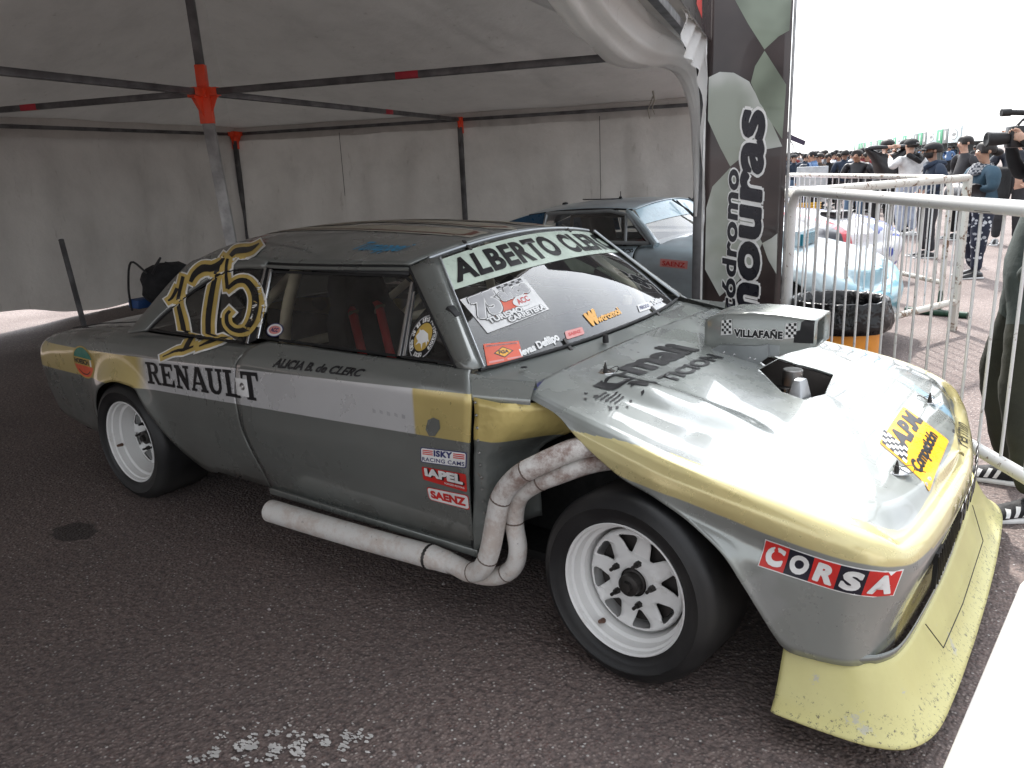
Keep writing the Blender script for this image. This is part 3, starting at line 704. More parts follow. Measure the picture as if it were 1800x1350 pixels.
# windscreen
rows = []
for i in range(17):
    v = i/16; r = []
    for k in range(41):
        t = -1+2*k/40
        B = Vector((-.505-.098*abs(t)**2.2, t*.770, .872+.006*(1-t*t))); T = Vector((-.935-.03*abs(t)**2.2, t*.572, 1.203+.048*(1-abs(t)**2.0)))
        p = B.lerp(T, v); p += Vector((.6, 0, .8))*.018*sin(pi*v)*(1-.3*t*t); r.append(p)
    rows.append(r)
V, F = grid(rows); wscr = mesh('windscreen', V, F, M['glass'], car)
bot = [r+Vector((.006, 0, .003)) for r in rows[0]]; topw = [r+Vector((.0, 0, .004)) for r in rows[-1]]
b = MB(); b.tube(bot[::2], .006, 8); b.build('windscreen_seal', M['rubber'], wscr)
b = MB(); b.tube(topw[::2], .008, 8); b.build('windscreen_top_trim', M['alu'], wscr)
def clip(v, t, up):
    k = int((t+1)/2*40); p = rows[0 if not up else -1][k]; d = (rows[1][k]-rows[0][k]).normalized() if not up else (rows[-1][k]-rows[-2][k]).normalized()
    b = MB(); n = Vector((.6, 0, .8)); R = Matrix((d, d.cross(n).normalized(), n)).transposed(); b.box(p+n*.006, (.055, .018, .006), R); b.build('windscreen_clip', M['iron'], wscr, bevel=.002)
for t in (-.42, .5): clip(0, t, False)
for t in (-.62, .62): clip(0, t, True)
b = MB(); p = (rows[8][0]+rows[7][0])/2; b.box(p+Vector((.0, -.01, .004)), (.05, .035, .02), Matrix.Rotation(.7, 3, 'Y')); b.build('windscreen_clip', M['rubber'], wscr, bevel=.003)
# rear screen
rows2 = [[Vector((-2.40-.30*v, t*(.56+.12*v), 1.165+(.850-1.165)*v-.03*t*t)) for t in [-1+2*k/12 for k in range(13)]] for v in [k/6 for k in range(7)]]
V, F = grid(rows2); mesh('rear_screen', V, F, M['dglass'], car)
# interior: roll cage, seat, belts, dash, wheel
cage = MB()
R_ = .021
for s in (-1, 1):
    cage.tube(crom([(-1.66, s*.72, .22), (-1.66, s*.71, .85), (-1.68, s*.60, 1.12), (-1.74, s*.48, 1.19)], 6), R_*1.15, 12)
    cage.tube([(-1.76, s*.5, 1.18), (-1.02, s*.53, 1.15)], R_, 12)
    cage.tube(crom([(-1.02, s*.53, 1.15), (-.90, s*.58, 1.06), (-.72, s*.66, .84), (-.66, s*.68, .3)], 6), R_, 12)
    cage.tube([(-1.78, s*.52, 1.12), (-2.6, s*.5, .60)], R_, 12)
    cage.tube([(-.78, s*.62, .90), (-.84, s*.60, .40)], R_*1.1, 12)
cage.tube([(-1.76, -.48, 1.19), (-1.76, .48, 1.19)], R_, 12); cage.tube([(-1.02, -.53, 1.15), (-1.0, 0, 1.175), (-1.02, .53, 1.15)], R_, 12)
cage.tube([(-1.79, .58, 1.05), (-1.82, -.55, .45)], R_, 12); cage.tube([(-1.76, -.2, 1.18), (-1.05, .5, 1.0)], R_, 12); cage.tube([(-1.8, -.62, .80), (-1.8, .62, .80)], R_, 12)
cage.build('roll_cage', M['cage'], car)
st = MB(); rows = []
for z, w, x, cv in ((.30, .23, -1.30, 0), (.40, .24, -1.42, .0), (.50, .25, -1.50, .10), (.70, .24, -1.55, .10), (.85, .23, -1.58, .08), (.92, .19, -1.60, .05), (.98, .15, -1.61, .05), (1.06, .14, -1.62, .04), (1.10, .10, -1.63, .02)):
    rows.append([Vector((x+cv*(abs(t)**3), -.34+t*w, z)) for t in [-1+2*k/12 for k in range(13)]])
V, F = grid(rows); seat = mesh('seat', V, F, M['seat'], car); m = thick(seat, .07, 0)
b = MB(); b.box((-1.28, -.34, .36), (.46, .50, .14)); b.build('seat_cushion', M['seat'], seat, bevel=.03)
for y in (-.42, -.26):
    b = MB(); pts = crom([(-1.66, y, .93), (-1.57, y, .96), (-1.53, y-.01, .86), (-1.47, y-.02, .68), (-1.35, y, .48)], 5)
    rows = [[p+Vector((0, -.024, 0)), p+Vector((.006, 0, .004)), p+Vector((0, .024, 0))] for p in pts]; V, F = grid(rows); o = mesh('harness_belt', V, F, M['belt'], seat); thick(o, .004)
    b = MB(); b.box((-1.555, y, .93), (.012, .055, .045), Matrix.Rotation(.5, 3, 'Y')); b.build('belt_pad', plain('brown_pad', (.22, .15, .10), .8), seat, bevel=.004)
b = MB(); b.box((-.82, 0, .78), (.30, 1.3, .16)); b.build('dashboard', M['seat'], car, bevel=.03)
b = MB(); cM = Matrix.Rotation(-1.15, 3, 'Y'); 
for k in range(1): b.add(*grid([[cM@Vector((0.0+.0, 0, 0))+Vector((-1.16, -.34, .86))+cM@Vector(((.165+.013*cos(a))*cos(t), (.165+.013*cos(a))*sin(t), .013*sin(a))) for a in [j*pi/4 for j in range(8)]] for t in [j*2*pi/36 for j in range(37)]], True))
sw = b.build('steering_wheel', M['rubber'], car)
b = MB()
for a in (0, 2.1, 4.2): b.tube([Vector((-1.16, -.34, .86)), Vector((-1.16, -.34, .86))+cM@Vector((.16*cos(a), .16*sin(a), 0))], .008, 6)
b.tube([(-1.16, -.34, .86), (-.85, -.34, .72)], .02, 10); b.build('spoke', M['steel'], sw)
b = MB(); b.box((-1.08, .10, .52), (.12, .20, .22)); b.build('fire_extinguisher_box', M['belt'], car, bevel=.01)
b = MB(); b.box((-.84, -.58, .50), (.16, .12, .60)); b.build('door_bag', M['blue'], car, bevel=.02)
b = MB(); b.box((-.85, -.645, .60), (.075, .012, .5)); b.build('door_bag_stripe', M['wht'], car, bevel=.004)
# --- exhaust
ex = MB()
P1 = crom([(.02, -.62, .66), (-.16, -.80, .695), (-.30, -.895, .635), (-.375, -.905, .58), (-.425, -.91, .515), (-.45, -.91, .44), (-.485, -.91, .31), (-.525, -.905, .235), (-.585, -.895, .198), (-.66, -.885, .200), (-.74, -.88, .206)], 6)
ex.tube(P1, .034, 18)
e1 = ex.build('exhaust_pipe', M['pipe'], car)
ex = MB(); P2 = crom([(.05, -.60, .62), (-.13, -.76, .64), (-.27, -.84, .59), (-.35, -.85, .545), (-.405, -.85, .49), (-.425, -.85, .405), (-.415, -.85, .31), (-.44, -.848, .235), (-.51, -.845, .182), (-.60, -.85, .165), (-.70, -.865, .185), (-.76, -.875, .2)], 6)
ex.tube(P2, .031, 18); ex.build('exhaust_pipe', M['pipe'], car)
ex = MB(); P3 = [(-.68, -.88, .198), (-.74, -.885, .203), (-.78, -.886, .203), (-.80, -.887, .203), (-1.1, -.90, .200), (-1.35, -.905, .197), (-1.62, -.91, .196)]
ex.tube(P3, [.037, .041, .045, .042, .044, .045, .046], 24, caps=False); ex.tube([(-1.62, -.91, .196), (-1.3, -.905, .198)], [.043, .041], 24, caps=False); ex.build('tailpipe', M['pipe'], car)
for (q, r) in (((-.45, -.91, .44), .037), ((-.488, -.91, .30), .037), ((-.30, -.895, .635), .037), ((-.425, -.85, .405), .034)):
    pass
for P_, i_, r_ in ((P1, 14, .0355), (P1, 25, .0355), (P1, 38, .0355), (P1, 47, .0355), (P2, 15, .0325), (P2, 30, .0325), (P2, 45, .0325)):
    a_ = P_[i_]; d_ = (P_[i_+1]-P_[i_-1]).normalized(); b = MB(); b.tube([a_-d_*.0035, a_-d_*.0015, a_+d_*.0015, a_+d_*.0035], [r_-.002, r_, r_, r_-.002], 18, caps=False); b.build('weld_bead', plain('burnt_weld', (.16, .12, .10), .6, .3), e1)
b = MB(); b.lathe([(-.012, .042), (0, .047), (.012, .042)], 20, 'X', c=(-.775, -.886, .203)); b.build('clamp', M['iron'], e1)
# --- wheels
def fill_curve(loops, ext):
    V, F = fill2d(loops); return V, F
def make_wheel(dish=.07, W=.26, R=.296):
    t = MB(); hw = W/2; rr = .206
    prof = [(-hw+.012, rr-.004), (-hw+.0, rr+.006), (-hw-.008, rr+.025), (-hw-.010, rr+.046), (-hw-.013, rr+.049), (-hw-.010, rr+.053), (-hw-.004, R-.022), (-hw+.012, R-.006), (-hw+.035, R), (0, R+.001), (hw-.035, R), (hw-.012, R-.006), (hw+.004, R-.022), (hw+.01, rr+.05), (hw, rr+.005)]
    t.lathe(prof, 72, 'Y')
    w = empty('wheel'); t.build('tyre', M['tyre'], w, angle=60)
    rm = MB(); rm.lathe([(-hw+.016, .199), (-hw+.004, .206), (-hw+.001, .203), (-hw+.006, .1975), (-hw+.022, .1955), (-hw+.026, .1885), (-hw+.056, .185), (-hw+.062, .174), (-hw+dish+.05, .167), (0+dish+.05, .165), (hw-.01, .175)], 72, 'Y')
    rim = rm.build('rim', M['rim'], w, angle=22)
    rf = .163; lo = [[(rf*cos(2*pi*k/64), rf*sin(2*pi*k/64)) for k in range(64)]]
    for k in range(8):
        a = 2*pi*(k+.5)/8; P = []
        for (r, da) in ((.100, 0), (.140, -.165), (.140, .165)):
            c = Vector((r*cos(a+da), r*sin(a+da)))
            ang0 = {(.100, 0): pi}.get((r, da), (-pi/3 if da < 0 else pi/3))
            for q in range(-2, 3): P.append((c.x+.009*cos(a+ang0+q*.45), c.y+.009*sin(a+ang0+q*.45)))
        lo.append(P)
    lo.append([(.045*cos(2*pi*k/40), .045*sin(2*pi*k/40)) for k in range(40)])
    V2, F2 = fill2d(lo); yd = -hw+dish
    def dishy(x, z): r = sqrt(x*x+z*z); return yd+interp(r, [(0, -.004), (.080, -.006), (.088, .006), (.13, .010), (.152, -.002), (.163, .014)])
    fm = mesh('rim_face', [(x, dishy(x, z), z) for x, z in V2], F2, M['rim'], rim, smooth=False)
    bm = bmesh.new(); bm.from_mesh(fm.data); bmesh.ops.triangulate(bm, faces=bm.faces)
    for _ in range(3):
        es = [e for e in bm.edges if e.calc_length() > .02]
        if es: bmesh.ops.subdivide_edges(bm, edges=es, cuts=1); bmesh.ops.triangulate(bm, faces=[f for f in bm.faces if len(f.verts) > 3])
    for v in bm.verts: v.co.y = dishy(v.co.x, v.co.z)
    for f in bm.faces:
        f.normal_update()
        if f.normal.y > 0: f.normal_flip()
    bm.to_mesh(fm.data); bm.free(); fm.data.polygons.foreach_set('use_smooth', [True]*len(fm.data.polygons)); thick(fm, .004)
    for k in range(5):
        a = 2*pi*k/5+.25; b = MB(); c = (.068*cos(a), yd, .068*sin(a))
        b.tube([(c[0], yd+.0, c[2]), (c[0], yd-.022, c[2])], [.0115, .009], 6); b.tube([(c[0], yd-.02, c[2]), (c[0], yd-.042, c[2])], .0055, 8); b.build('wheel_nut', M['iron'], rim)
    b = MB(); b.lathe([(yd+.02, .05), (yd+.015, .044), (yd-.004, .040), (yd-.006, .034), (yd-.035, .033), (yd-.038, .028), (yd-.038, 0)], 32, 'Y'); b.lathe([(yd-.036, .019), (yd-.052, .018), (yd-.052, 0)], 6, 'Y'); b.build('hub', M['iron'], rim)
    b = MB(); b.lathe([(yd+.03, 0), (yd+.03, .135), (yd+.05, .135)], 48, 'Y'); b.build('brake_disc', plain('brake_iron', (.05, .045, .043), .5, .5), rim)
    b = MB(); b.tube([(-.062, -hw+.05, -.168), (-.058, -hw+.02, -.155)], [.009, .006], 8); b.build('valve', plain('rusty_valve', (.12, .06, .04), .6), rim)
    return w
wf = make_wheel(.072, .26, .2958); wf.parent = car; wf.location = (0, -.90+.124, .2958); wf.rotation_euler = (-.0387, .55, -.0756)
wf.rotation_mode = 'XYZ'
def place_wheel(w, loc, spin, camber, steer, flip=False):
    Mx = Matrix.Translation(loc) @ Matrix.Rotation(steer+(pi if flip else 0), 4, 'Z') @ Matrix.Rotation(camber, 4, 'X') @ Matrix.Rotation(spin, 4, 'Y')
    w.matrix_world = Mx
place_wheel(wf, (0, -.90+.130, .2958), .2, -.0387, -.0756)
wr = make_wheel(.115, .28, .2968); wr.parent = car; place_wheel(wr, (-2.72, -.8767+.138, .2968), .9, 0, 0)
c = copy_tree(wf, car); place_wheel(c, (0, .77, .2958), .5, -.0387, -.0756, True)
c = copy_tree(wr, car); place_wheel(c, (-2.72, .7387, .2968), 1.2, 0, 0, True)
# ------------------------------------------------------------------ tent
TU = Vector((.9553, .2955, 0)); TV = Vector((-.2955, .9553, 0)); TN = Vector((-4.75, 1.21, 0))
def T(p, q, z=0): return TN+TU*p+TV*q+Vector((0, 0, z))
EH = 2.2; PL, PR, QB, QF = -3.79, 3.76, 5.40, -7.4; APEX = 3.9
def fabric(name, col, tr=.04, dirt=.35, rough=.7):
    g = N(name); d = g.noise(1.1, 7, .7); s = g.noise(9, 6, .7, sc=(1, 1, .25))
    c = g.mix(g.ramp(d, .35, .75, 0, dirt), col, tuple(v*.45 for v in col)); c = g.mix(g.ramp(s, .6, .75, 0, .45), c, tuple(v*.3 for v in (col[0]*1.1, col[1], col[2]*.85)))
    g.set(col=c, rough=rough); g.bump(g.noise(3.2, 6, .6), .35, .05)
    t_ = g.n('BsdfTranslucent'); g.L(c, t_.inputs[0]); m = g.n('MixShader'); m.inputs[0].default_value = tr
    g.L(g.b.outputs[0], m.inputs[1]); g.L(t_.outputs[0], m.inputs[2]); g.L(m.outputs[0], g.out.inputs['Surface']); return g.m
FAB = fabric('dirty_grey_tent_fabric', (.58, .56, .53), .03); CUR = fabric('white_tent_curtain', (.92, .92, .91), .5, .08)
ROOFF = fabric('tent_roof_fabric', (.53, .51, .485), .025)
STL = plain('galvanised_dark_steel', (.13, .13, .135), .5, .6, var=.35, scale=5, bump=.05); STL2 = plain('galvanised_steel', (.36, .36, .36), .45, .6, var=.3, scale=6)
ORG = plain('orange_red_enamel', (.88, .085, .03), .45, var=.1); TAPE = plain('red_tape', (.42, .02, .04), .5)
tent = empty('event_tent', tuple(T(0, 0)), label='large grey fabric event tent with steel frame sheltering the parked race cars', cat='tent')
bpy.context.view_layer.update()
def tp(o):
    o.parent = tent; o.matrix_parent_inverse = Matrix.Translation(-Vector(tent.location)); return o
def crease(p, k=1.0):
    return (noise.noise(Vector((p.x*.55, p.y*.55, p.z*.9)))*.05+noise.noise(Vector((p.x*1.9+4, p.y*1.9, p.z*.7)))*.022+noise.noise(Vector((p.x*4+1, p.y*4, p.z*2.5)))*.008)*k
def wall(name, a, b, nx, nz, fz0, nrm, mat=FAB):
    rows = []
    for i in range(nx+1):
        p = a.lerp(b, i/nx); z0 = fz0(i/nx, p); r = []
        for k in range(nz+1):
            z = z0+(EH-z0)*k/nz; q = Vector((p.x, p.y, z)); w = 1-abs(2*k/nz-1)**3*.7
            fold = .032*abs(sin((p-a).length*2.6+z*.8+2*noise.noise(Vector((p.x, p.y, 0)))))**3*(1 if k < nz else 0)
            seam = -.006 if (i % 24 == 0) else 0
            belly = .10*sin(pi*min(1, (z-z0)/EH*1.2)) if k else 0
            q += nrm*(crease(q, 2.3*w)+fold+seam+belly*(.5+.5*noise.noise(Vector((p.x*.3, p.y*.3, 5))))); r.append(q)
        rows.append(r)
    V, F = grid(rows); return tp(mesh(name, V, F, mat))
wall('rear_wall', T(PL, QB), T(PR, QB), 150, 40, lambda t, p: .02, -TV)
def lz(t, p):
    q = (p-TN).dot(TV); return .02+.20*(1-sstep(.9, 2.3, q))+.03*noise.noise(p*2)
wall('side_wall', T(PL, QB), T(PL, QF), 150, 40, lz, TU)
# valances and hems hanging inside the top of the walls
for nm, a, b, n_ in (('valance', T(PL, QB, 0), T(PR, QB, 0), -TV), ('valance', T(PL, QB, 0), T(PL, QF, 0), TU)):
    rows = []
    for i in range(121):
        p = a.lerp(b, i/120); r = []
        for k in range(6): q = Vector((p.x, p.y, EH+.10-.24*k/5)); q += n_*(.055+.012*sin(i*1.3)*k/5+.012*noise.noise(q*3)); q.z += .014*noise.noise(q*2.2)*k/5; r.append(q)
        rows.append(r)
    V, F = grid(rows); tp(mesh(nm, V, F, FAB))
# eyelets and seam line down the rear wall
for p in (-1.9, 1.95): 
    b = MB(); b.tube([T(p, QB-.1, z) for z in (.05, .6, 1.2, 1.7, 2.1)], .004, 5); tp(b.build('seam', M['rubber']))
# roof: four planes up to the mast, sagging and creased
ap = T(0, 0, APEX)
def roof_plane(a, b, n=60, m=34):
    rows = []
    for k in range(m+1):
        v = k/m; r = []
        for i in range(n+1):
            e = a.lerp(b, i/n); q = e.lerp(ap, v*.985); t = i/n; cr_ = sin(pi*t)*sin(pi*v)
            q.z -= .13*cr_+.03*abs(sin(t*26+3*noise.noise(Vector((t*4, v*2, 1)))))*(1-v)*min(1, v*5)*min(1, 6*sin(pi*t))
            q.z += .03*noise.noise(q*1.3); r.append(q)
        rows.append(r)
    V, F = grid(rows); return tp(mesh('roof_panel', V, F, ROOFF))
o_ = .05
CR = [T(PL-o_, QB+o_, EH+.03), T(PR+o_, QB+o_, EH+.03), T(PR+o_, QF-o_, EH+.03), T(PL-o_, QF-o_, EH+.03)]
for i in range(4): roof_plane(CR[i], CR[(i+1) % 4])
def sqtube(a, b, w, name, mat, h=None, tw=0):
    a = Vector(a); b = Vector(b); d = b-a; L = d.length; z = d.normalized(); x = Vector((0, 0, 1)).cross(z)
    if x.length < .1: x = Vector((cos(tw), sin(tw), 0)); x = (x-z*x.dot(z)).normalized()
    x.normalize(); y = z.cross(x); R = Matrix((x, y, z)).transposed()
    m = MB(); m.box((a+b)/2, (w, h or w, L), R); return tp(m.build(name, mat, bevel=.004))
BZ = EH-.03
def beam(a, b, w=.048, mat=STL):
    o = sqtube(a, b, w, 'beam', mat, w); return o
for (a, b, tape) in ((T(.12, 0, BZ), T(PR-.06, 0, BZ), 1.62), (T(-.12, 0, BZ), T(PL+.05, 0, BZ), 1.65), (T(0, .12, BZ), T(0, QB-.1, BZ), 3.0), (T(0, -.12, BZ), T(0, QF, BZ), 2.0)):
    o = beam(a, b); d = (b-a).normalized(); c = a+d*tape
    t = sqtube(c-d*.09, c+d*.09, .0495, 'tape', TAPE, .0495)
for (a, b) in ((T(PL+.05, QB-.06, BZ), T(PR, QB-.06, BZ)), (T(PL+.05, QB-.06, BZ), T(PL+.05, QF, BZ)), (T(PR, QB-.1, BZ), T(PR, QF, BZ)), (T(PL, QF, BZ), T(PR, QF, BZ))): beam(a, b, .044)
# mast, posts
foot = T(0, 0, 0)+Vector((.10, .07, 0))
sqtube(T(0, 0, BZ-.16), foot, .085, 'post', STL2, .055, .7); sqtube(T(0, 0, BZ+.15), T(-.04, 0, APEX+.05), .06, 'mast', STL, .06, .7)
for p, q in ((PL+.10, QB-.12), (0, QB-.12), (PL+.08, 0), (PL+.08, QF)): sqtube(T(p, q, BZ-.1), T(p, q, 0), .06, 'post', STL, .06, .3)
for p, q in ((PR, QB), (PR, QF)): sqtube(T(p, q, BZ+.05), T(p, q, 0), .06, 'post', STL, .06, .3)
sqtube(T(PR, 0, BZ+.05), T(PR, 0, 0), .055, 'post', STL, .055, .3)
# orange corner pieces: sleeves plus folded gussets
def node_piece(c, dirs, down, s=1.0, up=0):
    m = MB(); c = Vector(c); m.box(c, (.085*s, .085*s, .085*s), Matrix.Rotation(.3, 3, 'Z'))
    for d in dirs:
        d = Vector(d).normalized(); R = Matrix((d, Vector((0, 0, 1)).cross(d), Vector((0, 0, 1)))).transposed()
        m.box(c+d*.085*s, (.10*s, .062*s, .062*s), R)
        sd_ = Vector((0, 0, 1)).cross(d)*.004
        tri = [c+d*.03, c+d*.125*s+Vector((0, 0, -.03*s)), c+d*.03+Vector((0, 0, -.20*s))]
        V = [p+sd_ for p in tri]+[p-sd_ for p in tri]; m.add(V, [(0, 1, 2), (5, 4, 3), (0, 3, 4, 1), (1, 4, 5, 2), (2, 5, 3, 0)])
    m.box(c+Vector((0, 0, -.13*s)), (.10*s, .07*s, .20*s), Matrix.Rotation(.7, 3, 'Z'))
    if up: m.box(c+Vector((0, 0, .12*s)), (.075*s, .075*s, .16*s), Matrix.Rotation(.7, 3, 'Z'))
    return tp(m.build('corner_bracket', ORG, bevel=.004))
node_piece(T(0, 0, BZ), [TU, -TU, TV, -TV], 1, 1.0, 1)
node_piece(T(0, QB-.10, BZ), [-TV], 1, .8)
node_piece(T(PL+.09, QB-.10, BZ), [-TV, TU], 1, .95)
node_piece(T(PL+.06, 0, BZ), [TU], 1, .8)
# rolled white side curtain tied up at the open side, falling in a strip beside the post
Cp = T(PR, 0)
def curt():
    path = []
    for s, du, z, ra, rb in ((0.02, -.01, 1.15, .012, .02), (.03, -.01, 1.4, .02, .02), (.04, -.015, 1.6, .028, .022), (.06, -.02, 1.78, .035, .03), (.12, -.045, 1.95, .05, .04), (.25, -.08, 2.06, .075, .055), (.5, -.14, 2.11, .12, .09), (.85, -.20, 2.12, .15, .13), (1.3, -.25, 2.14, .17, .15), (2.0, -.25, 2.18, .16, .15), (2.8, -.18, 2.20, .12, .12), (3.6, -.17, 2.21, .12, .12)):
        path.append((Cp-TV*s+TU*du+Vector((0, 0, z)), ra, rb))
    P = crom([p for p, _, _ in path], 8); n = len(P); rows = []
    for i, p in enumerate(P):
        t = (P[min(i+1, n-1)]-P[max(i-1, 0)]).normalized(); sd_ = TU-t*TU.dot(t); sd_.normalize(); up = t.cross(sd_)
        f = i/(n-1)*(len(path)-1); k = min(int(f), len(path)-2); ra = path[k][1]+(path[k+1][1]-path[k][1])*(f-k); rb = path[k][2]+(path[k+1][2]-path[k][2])*(f-k); r = []
        for j in range(40):
            a = 2*pi*j/40; w = 1-.16*abs(sin(4.5*a+i*.05+1.5*noise.noise(Vector((i*.05, a*.3, 0)))))+.20*noise.noise(Vector((i*.07, cos(a)*1.1, sin(a)*1.1)))-.06*abs(sin(11*a-i*.09))
            r.append(p+sd_*cos(a)*ra*w*.95+up*sin(a)*rb*w)
        rows.append(r)
    V, F = grid(rows, True); return tp(mesh('rolled_curtain', V, F, CUR))
cur = curt()
rows = []
for i in range(30):                                                       # flat hem of the curtain along the eave and down the post
    v = i/29; s = .02+1.15*v**1.3; z1 = EH+.05; z0 = 1.0+1.02*(1-(1-v)**5.0)
    rows.append([Cp-TV*s+TU*(.035+.015*sin(i*.9+k))+Vector((0, 0, z0+(z1-z0)*k/10)) for k in range(11)])
V, F = grid(rows); tp(mesh('curtain_hem', V, F, CUR))
b = MB(); q = Cp-TV*.62-TU*.2+Vector((0, 0, 1.90)); b.tube([q, q+Vector((.01, 0, -.05)), q+Vector((-.01, .01, -.09)), q+Vector((.012, 0, -.13))], [.006, .005, .004, .002], 6); b.tube([q+Vector((0, 0, -.03)), q+Vector((-.03, .0, -.10)), q+Vector((-.02, 0, -.15))], .0035, 5); tp(b.build('tie_cord', plain('cord', (.18, .16, .13), .8)))
# printed band along the open eave
BRN = plain('dark_brown_print', (.035, .022, .024), .3, coat=.3, var=.25, scale=2)
b = MB(); p0 = Cp-TV*.04+TU*.06; p1 = T(PR, QF)+TU*.06; b.box((p0+p1)/2+Vector((0, 0, EH+.17)), ((p0-p1).length, .01, .32), Matrix((TV, TU, Vector((0, 0, 1)))).transposed()); fas = tp(b.build('printed_band', BRN, bevel=.002)); fasB = bvh_of(fas)
def on_band(V, F, s0, s1, z0, z1, mat, nm, off=.002):
    o = lay(nm, V, F, Cp-TV*s0+TU*.06+Vector((0, 0, z0)), -TV*(s1-s0), Vector((0, 0, z1-z0)), -TU, fasB, mat, None, off, None); return tp(o)
on_band(*RECT, .08, .26, EH+.02, EH+.40, M['wht'], 'print', .0016); on_band([(0, 0), (1, 0), (.7, 1), (.2, 1)], [(0, 1, 2, 3)], .42, .56, EH+.05, EH+.38, M['wht'], 'print', .0016)
on_band([(0, 0), (1, .1), (.8, 1), (.1, .9)], [(0, 1, 2, 3)], .60, .9, EH+.06, EH+.36, M['redv'], 'print', .0016); on_band(*disc(), .98, 1.3, EH+.04, EH+.38, M['wht'], 'print', .0018)
# ------------------------------------------------------------------ tall printed banner beside the post
g = N('printed_banner_dark'); x, y, z = g.sep(); g.set(col=g.mix(g.ramp(g.noise(1.8, 3), .3, .7), (.020, .013, .014), (.06, .042, .04)), rough=.28, coat=.4); g.bump(g.noise(2, 2), .12, .05); BD = g.m
g = N('printed_banner_pale'); x, y, z = g.sep(); n1 = g.noise(2.6, 3, .4); g.set(col=g.mix(g.ramp(n1, .35, .66), (.60, .62, .60), (.30, .33, .28)), rough=.28, coat=.4); BL = g.m
g = N('printed_banner_olive'); n1 = g.noise(2.2, 3, .4); g.set(col=g.mix(g.ramp(n1, .35, .66), (.26, .31, .24), (.07, .085, .06)), rough=.28, coat=.4); BO = g.m
ban = empty('printed_banner', tuple(Cp+Vector((0, 0, 0))), label='tall dark chequered banner with vertical white-edged lettering fixed to the tent post', cat='banner')
bpy.context.view_layer.update()
def bp(o): o.parent = ban; o.matrix_parent_inverse = Matrix.Translation(-Vector(ban.location)); return o
B0 = Cp+TU*.04-TV*.0; BW = .50; BH = 3.02
m = MB(); rows = []
for i in range(13):
    s = BW*i/12; rows.append([B0+TU*s+TV*(.012*sin(s*7))+Vector((0, 0, .12+(BH-.12)*k/40)) for k in range(41)])
V, F = grid(rows); bs = bp(mesh('banner_sheet', V, F, BD)); bs.modifiers.new('thickness', 'SOLIDIFY').thickness = .01
bB = bvh_of(bs)
m = MB(); m.box(B0-TU*.012+Vector((0, 0, BH/2)), (.02, .03, BH), Matrix((TU, TV, Vector((0, 0, 1)))).transposed()); bp(m.build('banner_edge', M['wht'], bevel=.003))
m = MB(); m.box(B0+TU*(BW+.012)+TV*.02+Vector((0, 0, BH/2)), (.018, .018, BH), Matrix((TU, TV, Vector((0, 0, 1)))).transposed()); bp(m.build('banner_pole', STL2, bevel=.003))
def onb(name, pts, mat, off):
    V, F = fill2d([pts]) if len(pts) > 4 else (pts, [tuple(range(len(pts)))])
    o = lay(name, V, F, Cp-TV*.5, TU, Vector((0, 0, 1)), TV, bB, mat, None, off, .12); return bp(o)
def sm(pts, n=5):
    P = [Vector((a, b_, 0)) for a, b_ in pts]; P = P+[P[0]]; return [(q.x, q.y) for q in crom(P, n)[:-1]]
L1 = [(.20, 2.60), (.53, 2.60), (.53, 2.405), (.524, 2.236), (.464, 2.208), (.384, 2.141), (.282, 2.297), (.201, 2.438)]
L3 = [(.385, 2.134), (.52, 1.928), (.51, 1.609), (.383, 1.798), (.31, 1.956), (.332, 2.05)]
L2 = [(.055, 2.005), (.12, 2.032), (.206, 2.021), (.30, 1.963), (.368, 1.841), (.443, 1.711), (.512, 1.566), (.392, 1.55), (.272, 1.513), (.2, 1.457), (.131, 1.584), (.055, 1.747)]
L4 = [(.201, 1.45), (.285, 1.315), (.35, 1.12), (.414, .968), (.374, .861), (.273, .722), (.154, .618), (.055, .80), (.055, 1.0), (.055, 1.20), (.092, 1.336)]
L5 = [(.414, .968), (.47, 1.0), (.505, 1.03), (.510, .769), (.455, .861)]
L6 = [(.06, 3.0), (.20, 3.0), (.30, 2.85), (.201, 2.60), (.06, 2.72)]
for P, mt in ((L1, BO), (L2, BL), (L3, BO), (L4, BL), (L5, BL), (L6, BL)): onb('print', P, mt, .002)
def vtext(s, s0, s1, z0, z1, bold=.05, shear=.12):
    """upward-reading lettering, glyph height runs from s1 (top) to s0"""
    for ring, mt, of in ((.045, M['wht'], .004), (0, plain('print_navy', (.012, .012, .02), .3), .0065)):
        L = [lay('lettering', [(1-b_, a) for a, b_ in V], F, Cp-TV*.5+TU*s1+Vector((0, 0, z0)), TU*(s0-s1), Vector((0, 0, z1-z0)), TV, bB, mt, None, of+.0001*i, .12) for i, (V, F) in enumerate(fat(s, bold, .02, shear, 1.05, ring))]
        bp(joined(L))
vtext('mouras', .408, .262, .36, 1.80, .026); vtext('autódromo', .258, .165, .28, 1.44, .014)
